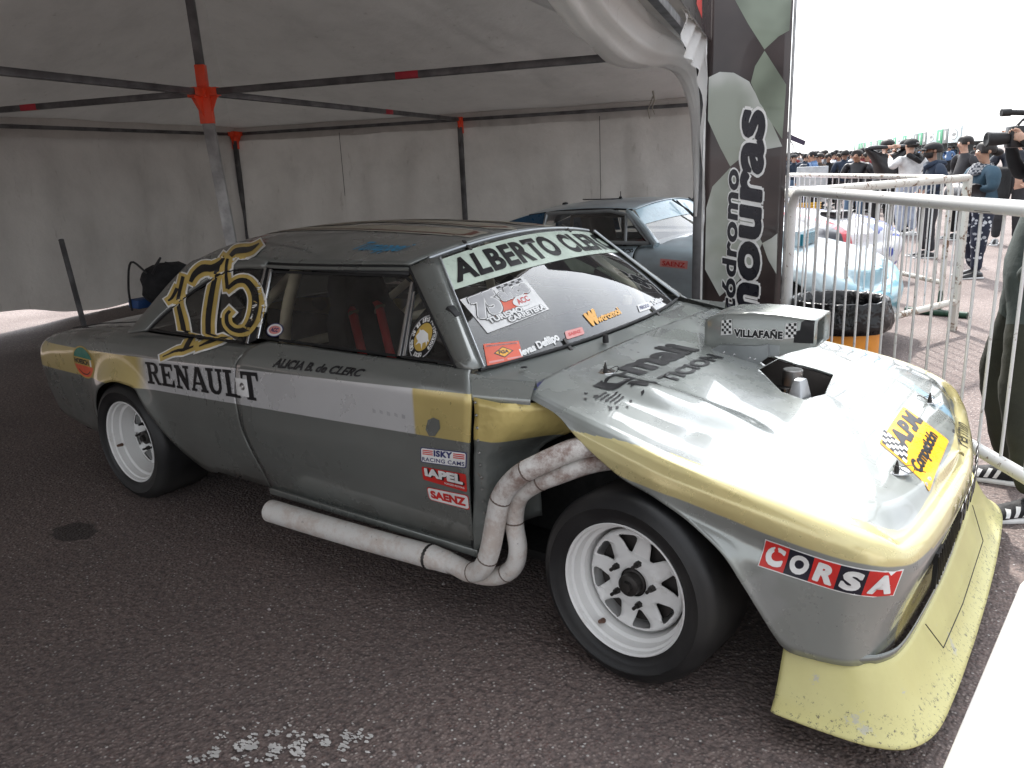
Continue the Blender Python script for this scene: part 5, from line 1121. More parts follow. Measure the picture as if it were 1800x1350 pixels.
NUM=[(0,[(-2.415,1.118),(-2.406,1.085),(-2.402,1.070),(-2.397,1.055),(-2.393,1.041),(-2.390,1.028),(-2.387,1.015),(-2.381,0.999),(-2.370,0.981),(-2.353,0.962),(-2.333,0.944),(-2.314,0.928),(-2.298,0.914),(-2.284,0.901),(-2.270,0.888),(-2.257,0.876),(-2.185,0.877),(-2.186,0.862),(-2.189,0.845),(-2.192,0.828),(-2.199,0.791),(-2.083,0.805),(-2.075,0.841),(-2.071,0.859),(-2.068,0.876),(-2.139,0.879),(-2.153,0.893),(-2.167,0.906),(-2.182,0.919),(-2.198,0.933),(-2.218,0.949),(-2.239,0.964),(-2.257,0.978),(-2.271,0.989),(-2.277,0.999),(-2.280,1.008),(-2.284,1.020),(-2.287,1.033),(-2.291,1.047),(-2.294,1.061),(-2.297,1.075),(-2.304,1.107)]),(0,[(-2.383,0.964),(-2.356,0.977),(-2.348,0.979),(-2.338,0.985),(-2.328,0.993),(-2.322,1.003),(-2.318,1.014),(-2.314,1.024),(-2.305,1.051),(-2.415,1.074),(-2.422,1.046),(-2.424,1.035),(-2.426,1.026),(-2.428,1.020),(-2.427,1.017),(-2.427,1.016),(-2.430,1.014),(-2.457,0.999)]),(0,[(-2.298,0.739),(-2.245,0.760),(-2.226,0.767),(-2.210,0.773),(-2.198,0.776),(-2.189,0.778),(-2.177,0.780),(-2.160,0.782),(-2.140,0.785),(-2.122,0.791),(-2.106,0.796),(-2.093,0.801),(-2.047,0.815),(-2.063,0.859),(-2.110,0.846),(-2.123,0.843),(-2.135,0.841),(-2.146,0.839),(-2.156,0.837),(-2.171,0.835),(-2.191,0.831),(-2.216,0.825),(-2.239,0.816),(-2.260,0.807),(-2.279,0.798),(-2.330,0.776)]),(0,[(-2.232,1.049),(-2.225,1.073),(-2.222,1.081),(-2.218,1.085),(-2.213,1.088),(-2.206,1.091),(-2.198,1.095),(-2.189,1.098),(-2.186,1.099),(-2.186,1.099),(-2.176,1.099),(-2.152,1.100),(-2.124,1.105),(-2.104,1.114),(-2.090,1.123),(-2.079,1.132),(-2.072,1.142),(-2.066,1.152),(-2.065,1.162),(-2.066,1.168),(-2.062,1.190),(-2.153,1.211),(-2.161,1.189),(-2.164,1.184),(-2.166,1.181),(-2.170,1.180),(-2.178,1.177),(-2.189,1.173),(-2.199,1.170),(-2.204,1.170),(-2.207,1.171),(-2.219,1.172),(-2.244,1.172),(-2.276,1.168),(-2.298,1.159),(-2.315,1.149),(-2.326,1.139),(-2.336,1.128),(-2.340,1.115),(-2.340,1.103),(-2.339,1.094),(-2.341,1.069)]),(0,[(-2.191,1.174),(-2.185,1.139),(-2.182,1.122),(-2.178,1.104),(-2.174,1.085),(-2.169,1.066),(-2.164,1.047),(-2.158,1.028),(-2.151,1.009),(-2.144,0.991),(-2.136,0.972),(-2.127,0.953),(-2.116,0.934),(-2.103,0.914),(-2.089,0.895),(-2.075,0.877),(-2.013,0.850),(-1.901,0.861),(-1.968,0.886),(-1.981,0.904),(-1.992,0.921),(-2.002,0.938),(-2.010,0.954),(-2.018,0.971),(-2.025,0.988),(-2.033,1.006),(-2.040,1.023),(-2.047,1.041),(-2.054,1.059),(-2.060,1.076),(-2.064,1.093),(-2.068,1.110),(-2.071,1.127),(-2.079,1.162)]),(0,[(-2.073,0.800),(-2.023,0.815),(-2.006,0.819),(-1.989,0.823),(-1.973,0.827),(-1.956,0.832),(-1.938,0.837),(-1.921,0.842),(-1.905,0.846),(-1.891,0.851),(-1.879,0.856),(-1.869,0.860),(-1.828,0.874),(-1.929,0.897),(-1.963,0.888),(-1.973,0.886),(-1.983,0.884),(-1.995,0.882),(-2.006,0.878),(-2.020,0.874),(-1.973,0.883),(-1.991,0.878),(-2.009,0.872),(-2.026,0.865),(-2.043,0.859),(-2.092,0.842)]),(0,[(-2.031,1.153),(-2.014,1.171),(-2.009,1.176),(-2.006,1.176),(-2.007,1.174),(-2.008,1.173),(-1.999,1.174),(-1.984,1.174),(-1.968,1.175),(-1.956,1.177),(-1.944,1.179),(-1.929,1.183),(-1.913,1.188),(-1.902,1.196),(-1.894,1.204),(-1.888,1.212),(-1.865,1.230),(-1.926,1.263),(-1.958,1.249),(-1.970,1.245),(-1.981,1.242),(-1.991,1.242),(-1.996,1.242),(-2.002,1.242),(-2.012,1.242),(-2.023,1.241),(-2.034,1.240),(-2.049,1.239),(-2.069,1.238),(-2.092,1.233),(-2.108,1.223),(-2.115,1.213),(-2.118,1.207),(-2.131,1.187)]),(0,[(-2.133,1.195),(-2.121,1.164),(-2.116,1.150),(-2.110,1.136),(-2.101,1.119),(-2.089,1.102),(-2.076,1.085),(-2.062,1.069),(-2.035,1.036),(-1.947,1.046),(-1.975,1.078),(-1.990,1.094),(-2.003,1.109),(-2.013,1.122),(-2.019,1.133),(-2.024,1.145),(-2.029,1.158),(-2.040,1.189)]),(0,[(-1.979,1.028),(-1.950,1.048),(-1.939,1.056),(-1.929,1.061),(-1.922,1.063),(-1.915,1.063),(-1.907,1.063),(-1.904,1.063),(-1.904,1.062),(-1.896,1.058),(-1.882,1.050),(-1.868,1.040),(-1.858,1.031),(-1.850,1.021),(-1.842,1.006),(-1.835,0.991),(-1.832,0.978),(-1.830,0.966),(-1.829,0.954),(-1.831,0.944),(-1.833,0.939),(-1.834,0.937),(-1.838,0.935),(-1.846,0.934),(-1.852,0.933),(-1.858,0.933),(-1.867,0.935),(-1.876,0.938),(-1.880,0.939),(-1.883,0.941),(-1.889,0.946),(-1.893,0.951),(-1.895,0.955),(-1.895,0.953),(-1.896,0.953),(-1.892,0.956),(-1.876,0.974),(-1.962,1.004),(-1.977,0.987),(-1.983,0.982),(-1.990,0.973),(-1.991,0.959),(-1.985,0.947),(-1.976,0.935),(-1.963,0.921),(-1.943,0.908),(-1.919,0.897),(-1.894,0.889),(-1.866,0.883),(-1.838,0.880),(-1.812,0.880),(-1.785,0.882),(-1.759,0.889),(-1.737,0.900),(-1.723,0.915),(-1.715,0.931),(-1.710,0.949),(-1.709,0.967),(-1.715,0.987),(-1.722,1.007),(-1.735,1.029),(-1.751,1.050),(-1.776,1.070),(-1.805,1.088),(-1.835,1.103),(-1.868,1.115),(-1.906,1.123),(-1.942,1.125),(-1.970,1.122),(-1.994,1.116),(-2.014,1.106),(-2.028,1.095),(-2.038,1.085),(-2.063,1.064)]),(1,[(-2.400,1.110),(-2.393,1.084),(-2.388,1.069),(-2.384,1.054),(-2.379,1.040),(-2.376,1.027),(-2.374,1.014),(-2.369,0.999),(-2.358,0.982),(-2.342,0.964),(-2.323,0.947),(-2.303,0.930),(-2.287,0.916),(-2.273,0.902),(-2.259,0.890),(-2.247,0.878),(-2.172,0.878),(-2.174,0.863),(-2.176,0.847),(-2.180,0.830),(-2.185,0.800),(-2.093,0.811),(-2.087,0.840),(-2.083,0.857),(-2.080,0.875),(-2.149,0.877),(-2.164,0.891),(-2.178,0.904),(-2.192,0.917),(-2.208,0.931),(-2.228,0.946),(-2.250,0.962),(-2.268,0.976),(-2.282,0.988),(-2.289,0.999),(-2.293,1.009),(-2.296,1.021),(-2.300,1.034),(-2.304,1.048),(-2.307,1.062),(-2.310,1.077),(-2.315,1.102)]),(1,[(-2.387,0.973),(-2.366,0.982),(-2.360,0.984),(-2.349,0.989),(-2.341,0.997),(-2.335,1.006),(-2.331,1.016),(-2.326,1.027),(-2.320,1.047),(-2.404,1.065),(-2.409,1.043),(-2.410,1.032),(-2.412,1.023),(-2.414,1.016),(-2.415,1.013),(-2.415,1.011),(-2.420,1.009),(-2.438,0.998)]),(1,[(-2.291,0.750),(-2.250,0.766),(-2.231,0.773),(-2.214,0.779),(-2.201,0.783),(-2.189,0.785),(-2.176,0.787),(-2.160,0.789),(-2.141,0.792),(-2.124,0.797),(-2.109,0.803),(-2.095,0.808),(-2.062,0.818),(-2.073,0.849),(-2.107,0.840),(-2.121,0.837),(-2.134,0.834),(-2.145,0.832),(-2.157,0.830),(-2.172,0.827),(-2.191,0.824),(-2.213,0.819),(-2.235,0.810),(-2.255,0.801),(-2.274,0.793),(-2.313,0.776)]),(1,[(-2.244,1.057),(-2.238,1.076),(-2.234,1.083),(-2.230,1.088),(-2.226,1.092),(-2.218,1.096),(-2.208,1.100),(-2.200,1.104),(-2.194,1.105),(-2.191,1.105),(-2.179,1.106),(-2.157,1.107),(-2.131,1.111),(-2.112,1.119),(-2.100,1.128),(-2.090,1.137),(-2.083,1.146),(-2.078,1.155),(-2.077,1.164),(-2.078,1.171),(-2.076,1.187),(-2.142,1.202),(-2.148,1.186),(-2.151,1.181),(-2.154,1.178),(-2.158,1.175),(-2.167,1.172),(-2.178,1.168),(-2.190,1.165),(-2.197,1.164),(-2.201,1.164),(-2.215,1.165),(-2.238,1.165),(-2.268,1.162),(-2.289,1.154),(-2.303,1.144),(-2.314,1.134),(-2.323,1.124),(-2.327,1.112),(-2.328,1.101),(-2.326,1.091),(-2.327,1.073)]),(1,[(-2.177,1.167),(-2.171,1.138),(-2.169,1.120),(-2.166,1.103),(-2.162,1.084),(-2.157,1.065),(-2.152,1.046),(-2.146,1.027),(-2.139,1.009),(-2.132,0.991),(-2.124,0.972),(-2.116,0.954),(-2.105,0.934),(-2.092,0.915),(-2.078,0.896),(-2.063,0.878),(-2.000,0.859),(-1.911,0.867),(-1.979,0.885),(-1.991,0.903),(-2.004,0.920),(-2.014,0.937),(-2.022,0.954),(-2.030,0.971),(-2.037,0.988),(-2.044,1.006),(-2.052,1.024),(-2.059,1.042),(-2.066,1.060),(-2.072,1.077),(-2.076,1.094),(-2.080,1.111),(-2.084,1.128),(-2.090,1.157)]),(1,[(-2.064,0.810),(-2.026,0.821),(-2.008,0.825),(-1.991,0.829),(-1.975,0.833),(-1.958,0.838),(-1.940,0.843),(-1.923,0.848),(-1.907,0.853),(-1.893,0.858),(-1.882,0.862),(-1.871,0.867),(-1.841,0.877),(-1.930,0.889),(-1.955,0.883),(-1.965,0.881),(-1.975,0.879),(-1.987,0.876),(-1.935,0.887),(-1.952,0.882),(-1.971,0.877),(-1.989,0.872),(-2.007,0.865),(-2.024,0.859),(-2.040,0.853),(-2.077,0.840)]),(1,[(-2.038,1.162),(-2.024,1.175),(-2.020,1.180),(-2.016,1.181),(-2.016,1.180),(-2.013,1.180),(-2.003,1.180),(-1.989,1.181),(-1.973,1.182),(-1.962,1.184),(-1.950,1.186),(-1.936,1.189),(-1.921,1.194),(-1.911,1.201),(-1.904,1.209),(-1.897,1.217),(-1.880,1.231),(-1.923,1.254),(-1.947,1.243),(-1.961,1.239),(-1.972,1.237),(-1.982,1.236),(-1.988,1.235),(-1.995,1.235),(-2.006,1.235),(-2.018,1.235),(-2.029,1.234),(-2.044,1.233),(-2.062,1.231),(-2.083,1.227),(-2.097,1.218),(-2.103,1.209),(-2.106,1.203),(-2.116,1.188)]),(1,[(-2.118,1.187),(-2.109,1.163),(-2.104,1.150),(-2.098,1.135),(-2.090,1.119),(-2.078,1.103),(-2.065,1.086),(-2.052,1.070),(-2.030,1.044),(-1.962,1.051),(-1.985,1.077),(-2.000,1.093),(-2.014,1.108),(-2.024,1.121),(-2.031,1.134),(-2.036,1.146),(-2.041,1.159),(-2.049,1.183)]),(1,[(-1.983,1.037),(-1.961,1.053),(-1.949,1.061),(-1.938,1.066),(-1.930,1.068),(-1.921,1.069),(-1.911,1.070),(-1.905,1.069),(-1.900,1.067),(-1.890,1.062),(-1.874,1.053),(-1.860,1.043),(-1.849,1.033),(-1.839,1.021),(-1.831,1.006),(-1.825,0.991),(-1.821,0.977),(-1.818,0.964),(-1.819,0.952),(-1.820,0.941),(-1.823,0.935),(-1.826,0.932),(-1.833,0.930),(-1.842,0.928),(-1.851,0.927),(-1.859,0.928),(-1.870,0.930),(-1.881,0.933),(-1.888,0.936),(-1.893,0.939),(-1.898,0.944),(-1.903,0.951),(-1.906,0.955),(-1.907,0.956),(-1.906,0.956),(-1.903,0.960),(-1.891,0.973),(-1.955,0.995),(-1.967,0.983),(-1.973,0.979),(-1.978,0.970),(-1.979,0.959),(-1.974,0.948),(-1.966,0.936),(-1.954,0.923),(-1.936,0.911),(-1.914,0.902),(-1.891,0.894),(-1.865,0.889),(-1.840,0.886),(-1.815,0.886),(-1.791,0.888),(-1.767,0.894),(-1.746,0.904),(-1.734,0.918),(-1.726,0.933),(-1.721,0.950),(-1.720,0.968),(-1.725,0.987),(-1.732,1.007),(-1.744,1.028),(-1.761,1.048),(-1.784,1.067),(-1.811,1.084),(-1.841,1.098),(-1.872,1.110),(-1.906,1.117),(-1.938,1.118),(-1.964,1.116),(-1.986,1.110),(-2.004,1.101),(-2.018,1.091),(-2.028,1.080),(-2.047,1.064)]),(2,[(-2.369,1.096),(-2.364,1.081),(-2.361,1.067),(-2.357,1.052),(-2.352,1.038),(-2.349,1.025),(-2.346,1.012),(-2.342,0.999),(-2.333,0.984),(-2.318,0.968),(-2.300,0.951),(-2.280,0.935),(-2.264,0.920),(-2.248,0.907),(-2.234,0.894),(-2.222,0.882),(-2.144,0.882),(-2.146,0.867),(-2.148,0.850),(-2.152,0.833),(-2.155,0.816),(-2.118,0.820),(-2.115,0.837),(-2.111,0.854),(-2.107,0.871),(-2.175,0.874),(-2.188,0.887),(-2.202,0.900),(-2.217,0.913),(-2.233,0.926),(-2.252,0.941),(-2.272,0.957),(-2.292,0.972),(-2.306,0.986),(-2.315,0.999),(-2.320,1.011),(-2.323,1.023),(-2.327,1.036),(-2.330,1.050),(-2.333,1.064),(-2.337,1.079),(-2.340,1.093)]),(2,[(-2.393,0.990),(-2.386,0.992),(-2.380,0.994),(-2.373,0.998),(-2.366,1.003),(-2.362,1.012),(-2.358,1.022),(-2.354,1.032),(-2.350,1.043),(-2.379,1.049),(-2.381,1.038),(-2.383,1.027),(-2.385,1.017),(-2.388,1.009),(-2.391,1.004),(-2.394,1.001),(-2.399,0.998),(-2.404,0.995)]),(2,[(-2.279,0.769),(-2.260,0.777),(-2.241,0.784),(-2.222,0.791),(-2.205,0.796),(-2.190,0.799),(-2.175,0.802),(-2.159,0.803),(-2.142,0.806),(-2.127,0.811),(-2.113,0.815),(-2.100,0.820),(-2.087,0.824),(-2.089,0.831),(-2.103,0.827),(-2.116,0.824),(-2.130,0.821),(-2.144,0.818),(-2.158,0.815),(-2.173,0.813),(-2.190,0.810),(-2.209,0.806),(-2.227,0.799),(-2.246,0.790),(-2.264,0.782),(-2.283,0.774)]),(2,[(-2.269,1.073),(-2.266,1.081),(-2.263,1.088),(-2.259,1.095),(-2.253,1.101),(-2.245,1.107),(-2.234,1.112),(-2.223,1.117),(-2.213,1.120),(-2.204,1.121),(-2.189,1.122),(-2.170,1.122),(-2.150,1.125),(-2.134,1.132),(-2.123,1.140),(-2.114,1.148),(-2.106,1.155),(-2.103,1.163),(-2.102,1.170),(-2.102,1.176),(-2.103,1.183),(-2.121,1.187),(-2.124,1.181),(-2.126,1.175),(-2.129,1.170),(-2.134,1.166),(-2.143,1.161),(-2.155,1.156),(-2.168,1.152),(-2.178,1.149),(-2.190,1.148),(-2.205,1.149),(-2.226,1.149),(-2.248,1.147),(-2.264,1.140),(-2.277,1.132),(-2.287,1.123),(-2.294,1.114),(-2.298,1.105),(-2.298,1.095),(-2.298,1.086),(-2.297,1.078)]),(2,[(-2.148,1.153),(-2.144,1.135),(-2.142,1.118),(-2.138,1.100),(-2.134,1.082),(-2.130,1.064),(-2.124,1.045),(-2.119,1.026),(-2.112,1.008),(-2.104,0.990),(-2.097,0.972),(-2.088,0.954),(-2.078,0.935),(-2.066,0.917),(-2.052,0.898),(-2.039,0.880),(-1.971,0.873),(-1.934,0.877),(-2.004,0.883),(-2.016,0.901),(-2.029,0.919),(-2.040,0.937),(-2.049,0.954),(-2.057,0.971),(-2.064,0.989),(-2.071,1.007),(-2.079,1.025),(-2.086,1.043),(-2.093,1.061),(-2.099,1.079),(-2.104,1.097),(-2.107,1.114),(-2.110,1.131),(-2.114,1.149)]),(2,[(-2.049,0.828),(-2.031,0.833),(-2.014,0.838),(-1.997,0.842),(-1.980,0.846),(-1.962,0.851),(-1.944,0.856),(-1.927,0.861),(-1.911,0.866),(-1.898,0.870),(-1.886,0.875),(-1.875,0.879),(-1.864,0.883),(-1.931,0.875),(-1.878,0.886),(-1.890,0.884),(-1.902,0.881),(-1.915,0.878),(-1.931,0.874),(-1.948,0.869),(-1.966,0.864),(-1.984,0.859),(-2.001,0.853),(-2.018,0.847),(-2.035,0.840),(-2.051,0.834)]),(2,[(-2.055,1.179),(-2.050,1.184),(-2.045,1.188),(-2.040,1.192),(-2.035,1.193),(-2.027,1.194),(-2.015,1.195),(-2.000,1.196),(-1.986,1.197),(-1.974,1.198),(-1.963,1.200),(-1.952,1.203),(-1.939,1.206),(-1.931,1.213),(-1.923,1.220),(-1.916,1.227),(-1.909,1.234),(-1.917,1.238),(-1.929,1.233),(-1.941,1.229),(-1.952,1.225),(-1.963,1.223),(-1.973,1.221),(-1.982,1.221),(-1.993,1.220),(-2.005,1.220),(-2.018,1.219),(-2.032,1.218),(-2.048,1.216),(-2.063,1.213),(-2.073,1.207),(-2.078,1.200),(-2.080,1.194),(-2.083,1.189)]),(2,[(-2.090,1.175),(-2.085,1.161),(-2.080,1.148),(-2.075,1.135),(-2.066,1.120),(-2.056,1.105),(-2.043,1.088),(-2.029,1.072),(-2.017,1.057),(-1.993,1.059),(-2.008,1.075),(-2.022,1.091),(-2.036,1.106),(-2.047,1.121),(-2.054,1.134),(-2.059,1.147),(-2.064,1.160),(-2.070,1.173)]),(2,[(-1.995,1.054),(-1.983,1.062),(-1.970,1.070),(-1.959,1.077),(-1.947,1.081),(-1.933,1.083),(-1.919,1.084),(-1.905,1.083),(-1.892,1.079),(-1.876,1.072),(-1.857,1.062),(-1.839,1.050),(-1.825,1.037),(-1.814,1.023),(-1.805,1.007),(-1.798,0.990),(-1.794,0.975),(-1.792,0.960),(-1.793,0.947),(-1.796,0.935),(-1.801,0.926),(-1.809,0.921),(-1.820,0.917),(-1.834,0.915),(-1.847,0.914),(-1.862,0.915),(-1.877,0.919),(-1.891,0.923),(-1.903,0.928),(-1.912,0.934),(-1.920,0.942),(-1.926,0.950),(-1.930,0.956),(-1.931,0.960),(-1.928,0.964),(-1.924,0.968),(-1.920,0.972),(-1.941,0.979),(-1.945,0.975),(-1.950,0.971),(-1.954,0.965),(-1.955,0.958),(-1.951,0.949),(-1.944,0.939),(-1.934,0.928),(-1.920,0.919),(-1.904,0.912),(-1.884,0.905),(-1.864,0.901),(-1.843,0.899),(-1.823,0.898),(-1.803,0.900),(-1.784,0.905),(-1.768,0.913),(-1.758,0.924),(-1.751,0.938),(-1.747,0.954),(-1.747,0.970),(-1.751,0.988),(-1.758,1.007),(-1.769,1.026),(-1.784,1.044),(-1.805,1.061),(-1.829,1.076),(-1.855,1.088),(-1.880,1.098),(-1.906,1.103),(-1.930,1.104),(-1.951,1.102),(-1.969,1.097),(-1.984,1.090),(-1.995,1.081),(-2.005,1.071),(-2.015,1.062)])]
# ------------------------------------------------------------------ lettering and stickers of the grey-green car
def lay_fn(name, V2, F, fn, mat, parent, step=.05):
    bm = bmesh.new(); vs = [bm.verts.new((p[0], p[1], p[2] if len(p) > 2 else 0)) for p in V2]
    for f in F:
        try: bm.faces.new([vs[i] for i in f])
        except ValueError: pass
    bmesh.ops.triangulate(bm, faces=bm.faces)
    for _ in range(4):
        es = [e for e in bm.edges if e.calc_length() > step]
        if not es: break
        bmesh.ops.subdivide_edges(bm, edges=es, cuts=1); bmesh.ops.triangulate(bm, faces=[f for f in bm.faces if len(f.verts) > 3])
    for v in bm.verts: v.co = fn(v.co.x, v.co.y, v.co.z)
    me = bpy.data.meshes.new(name); bm.to_mesh(me); bm.free(); return link(name, me, mat, parent)
def ws(t, v, off=0):
    B = Vector((-.505-.098*abs(t)**2.2, t*.770, .872+.006*(1-t*t))); T_ = Vector((-.935-.03*abs(t)**2.2, t*.572, 1.203+.048*(1-abs(t)**2.0)))
    n = Vector((.62, .0, .78)); n.y = .45*t; n.normalize(); return B.lerp(T_, v)+Vector((.6, 0, .8))*.018*sin(pi*v)*(1-.3*t*t)+n*off
def lw(name, V2, F, q, mat, off=.003):        # q: corners (t,v): lower-left, lower-right, upper-right, upper-left
    def fn(u, w, k=0):
        a = [q[0][i]+(q[1][i]-q[0][i])*u for i in (0, 1)]; b = [q[3][i]+(q[2][i]-q[3][i])*u for i in (0, 1)]
        return ws(a[0]+(b[0]-a[0])*w, a[1]+(b[1]-a[1])*w, off+k)
    return lay_fn(name, V2, F, fn, mat, wscr, .06)
def tx(s, bold=.03, shear=0, space=1.0):
    if bold <= .03: V, F = text_mesh2d(s, bold, shear, space); return norm2d(V), F
    return comb(fat(s, min(.05, bold-.015), .02, shear, space))
def comb(L):
    V = []; F = []
    for i, (v_, f_) in enumerate(L):
        k = len(V); V += [(a, b_, .00005*i) for a, b_ in v_]; F += [tuple(q+k for q in f) for f in f_]
    return V, F
def txo(s, bold, out, shear=0, space=1.0):    # outline variant in the box of the plain one
    return comb(fat(s, min(.05, max(0, bold-.015)), .02, shear, space, out*.75))
# windscreen
lw('sun_strip', *RECT, [(-.965, .655), (.985, .66), (.985, .975), (-.955, .955)], M['mint'], .0026)
joined([lw('name_lettering', V, F, [(-.90, .70), (.985, .70), (.985, .93), (-.865, .92)], M['blk'], .0040+.0001*n_) for n_, (V, F) in enumerate(fat('ALBERTO CLERC', .016, .03, 0, 1.1))])
Q = [(-.875, .245), (-.41, .29), (-.42, .60), (-.94, .56)]
def sub(q, u0, u1, v0, v1):
    def f(u, w):
        a = [q[0][i]+(q[1][i]-q[0][i])*u for i in (0, 1)]; b = [q[3][i]+(q[2][i]-q[3][i])*u for i in (0, 1)]; return (a[0]+(b[0]-a[0])*w, a[1]+(b[1]-a[1])*w)
    return [f(u0, v0), f(u1, v0), f(u1, v1), f(u0, v1)]
lw('anniversary_sticker', *RECT, Q, M['wht'], .0028)
lw('red_patch', [(.1, .0), (.7, .1), (.9, .6), (.5, .95), (.25, .6)], [(0, 1, 2, 3, 4)], sub(Q, .14, .95, .30, .72), M['redo'], .0035)
for i in range(7):
    for j in range(2):
        lw('print', *RECT, sub(Q, .52+.06*i, .58+.06*i, .86+.055*j, .915+.055*j), M['blk'] if (i+j) % 2 else M['silv'], .0037+.00004*i)
lw('lettering', *txo('75', .06, .09, .25), sub(Q, .04, .44, .34, .95), M['blk'], .0042); lw('lettering', *txo('75', .06, .05, .25), sub(Q, .04, .44, .34, .95), M['wht'], .0048); lw('lettering', *tx('75', .06, .25), sub(Q, .04, .44, .34, .95), M['silv'], .0054)
lw('lettering', *txo('años', .05, .09), sub(Q, .46, .93, .56, .88), M['blk'], .0043); lw('lettering', *txo('años', .05, .05), sub(Q, .46, .93, .56, .88), M['wht'], .0049); lw('lettering', *tx('años', .05), sub(Q, .46, .93, .56, .88), M['silv'], .0055)
lw('print', *disc(), sub(Q, .56, .88, .28, .56), M['wht'], .0058); lw('lettering', *tx('ACC', .03), sub(Q, .62, .82, .35, .50), M['redv'], .0064)
for s_, u0, u1, v0, v1 in (('TURISMO', .10, .62, .17, .32), ('CARRETERA', .34, .95, .03, .17)):
    lw('lettering', *txo(s_, .06, .09), sub(Q, u0, u1, v0, v1), M['blk'], .0062); lw('lettering', *tx(s_, .05), sub(Q, u0, u1, v0, v1), M['wht'], .0068)
Q = [(-.95, .015), (-.75, .0), (-.725, .13), (-.925, .175)]
lw('pump_sticker', *RECT, Q, M['redo'], .0028); lw('print', [(0, .5), (.5, 0), (1, .5), (.5, 1)], [(0, 1, 2, 3)], sub(Q, .22, .78, .22, .78), M['blk'], .0034); lw('print', [(0, .5), (.5, 0), (1, .5), (.5, 1)], [(0, 1, 2, 3)], sub(Q, .27, .73, .27, .73), M['amber'], .0040); lw('lettering', *tx('FGA', .04), sub(Q, .36, .64, .42, .60), M['blk'], .0046)
lw('print', *RECT, sub(Q, .05, .95, .84, .92), M['pink'], .0034); lw('lettering', *tx('BOMBAS DE NAFTA PARA AUTOMOVILES', .01), sub(Q, .07, .93, .85, .91), M['blk'], .004)
lw('print', *RECT, sub(Q, .06, .46, .08, .17), M['pink'], .0034); lw('print', *RECT, sub(Q, .56, .96, .08, .17), M['pink'], .0034)
lw('lettering', *tx('levas Defilipo', .05), [(-.755, .0), (-.47, .035), (-.475, .115), (-.75, .07)], M['wht']); lw('lettering', *tx('levas Defilipo', .05), [(.44, .045), (.76, .04), (.755, .10), (.45, .10)], M['wht'])
Q = [(-.43, .04), (-.28, .04), (-.265, .095), (-.41, .10)]; lw('sponsor_sticker', *rrect(.2, 2), Q, M['pink'], .0028); lw('lettering', *tx('SAENZ', .04), sub(Q, .15, .85, .3, .7), M['redv'], .0034)
lw('lettering', *tx('wtromol', .04, .1), [(-.11, .08), (.15, .09), (.15, .15), (-.11, .14)], M['amber']); lw('lettering', *tx('w', .12, .2), [(-.20, .07), (-.07, .08), (-.07, .20), (-.19, .18)], M['amber'], .0034)
Q = [(.33, .05), (.49, .04), (.54, .10), (.37, .11)]; lw('sponsor_sticker', *RECT, Q, M['wht'], .0028); lw('lettering', *tx('FERODO', .04), sub(Q, .1, .9, .25, .75), M['navy'], .0034)
# side lettering (dropped level on to the near side)
NS = bvh_of(body, near_door); SD = (0, 1, 0)
def ls(name, V2, F, q, mat, off=.002, tgt=None, par=None, maxe=.04):   # q corners (x,z): LL, LR, UR, UL
    def bil(u, w):
        a = [q[0][i]+(q[1][i]-q[0][i])*u for i in (0, 1)]; b = [q[3][i]+(q[2][i]-q[3][i])*u for i in (0, 1)]; return (a[0]+(b[0]-a[0])*w, a[1]+(b[1]-a[1])*w)
    return lay(name, [(*bil(p[0], p[1]), *p[2:]) for p in V2], F, (0, -1.6, 0), (1, 0, 0), (0, 0, 1), SD, tgt or NS, mat, par or near_door, off, maxe)
def slab(ch):
    sf = lambda a, b, y: [(a, y), (b, y), (b, y+.11), (a, y+.11)]
    st = lambda a, b, y0=0., y1=1.: [(a, y0), (b, y0), (b, y1), (a, y1)]
    if ch == 'R': return [st(.14, .38), sf(.02, .50, 0), sf(.02, .38, .89), [(.38, 1), (.66, 1), (.82, .94), (.90, .84), (.90, .66), (.82, .55), (.66, .47), (.38, .47), (.38, .58), (.56, .58), (.63, .62), (.66, .68), (.66, .80), (.62, .87), (.55, .89), (.38, .89)], [(.46, .48), (.70, .48), (.90, .11), (1.02, .11), (1.02, 0), (.74, 0)]]
    if ch == 'E': return [st(.12, .36), sf(.02, .12, 0), sf(.02, .12, .89), [(.36, 0), (.92, 0), (.92, .30), (.84, .30), (.78, .13), (.36, .13)], [(.36, .87), (.76, .87), (.82, .72), (.90, .72), (.90, 1), (.36, 1)], [(.36, .45), (.56, .45), (.58, .36), (.66, .36), (.66, .68), (.58, .68), (.56, .58), (.36, .58)]]
    if ch == 'N': return [[(.12, 0), (.26, 0), (.26, .84), (.12, .84)], sf(.02, .40, 0), [(.02, 1), (.34, 1), (.84, .26), (.84, 0), (.70, 0), (.12, .84), (.02, .89)], st(.72, .86, .26, 1), sf(.60, .98, .89)]
    if ch == 'A': return [[(.06, .11), (.20, .11), (.50, .82), (.50, 1), (.38, 1)], [(.50, 1), (.64, 1), (.96, .11), (.68, .11), (.50, .70)], sf(.0, .32, 0), sf(.58, 1.04, 0), [(.26, .28), (.68, .28), (.64, .38), (.30, .38)]]
    if ch == 'U': return [[(.10, 1), (.34, 1), (.34, .30), (.40, .18), (.52, .13), (.64, .18), (.70, .30), (.70, 1), (.86, 1), (.86, .28), (.78, .1), (.62, 0), (.38, 0), (.20, .07), (.10, .26)], sf(.0, .46, .89), sf(.58, .98, .89)]
    if ch == 'L': return [st(.14, .38), sf(.02, .14, 0), sf(.02, .52, .89), [(.38, 0), (.90, 0), (.90, .36), (.82, .36), (.76, .13), (.38, .13)]]
    if ch == 'T': return [st(.38, .64), sf(.26, .76, 0), [(.02, .70), (.10, .70), (.16, .87), (.86, .87), (.92, .70), (1.0, .70), (1.0, 1), (.02, 1)]]
xA = -2.452; 
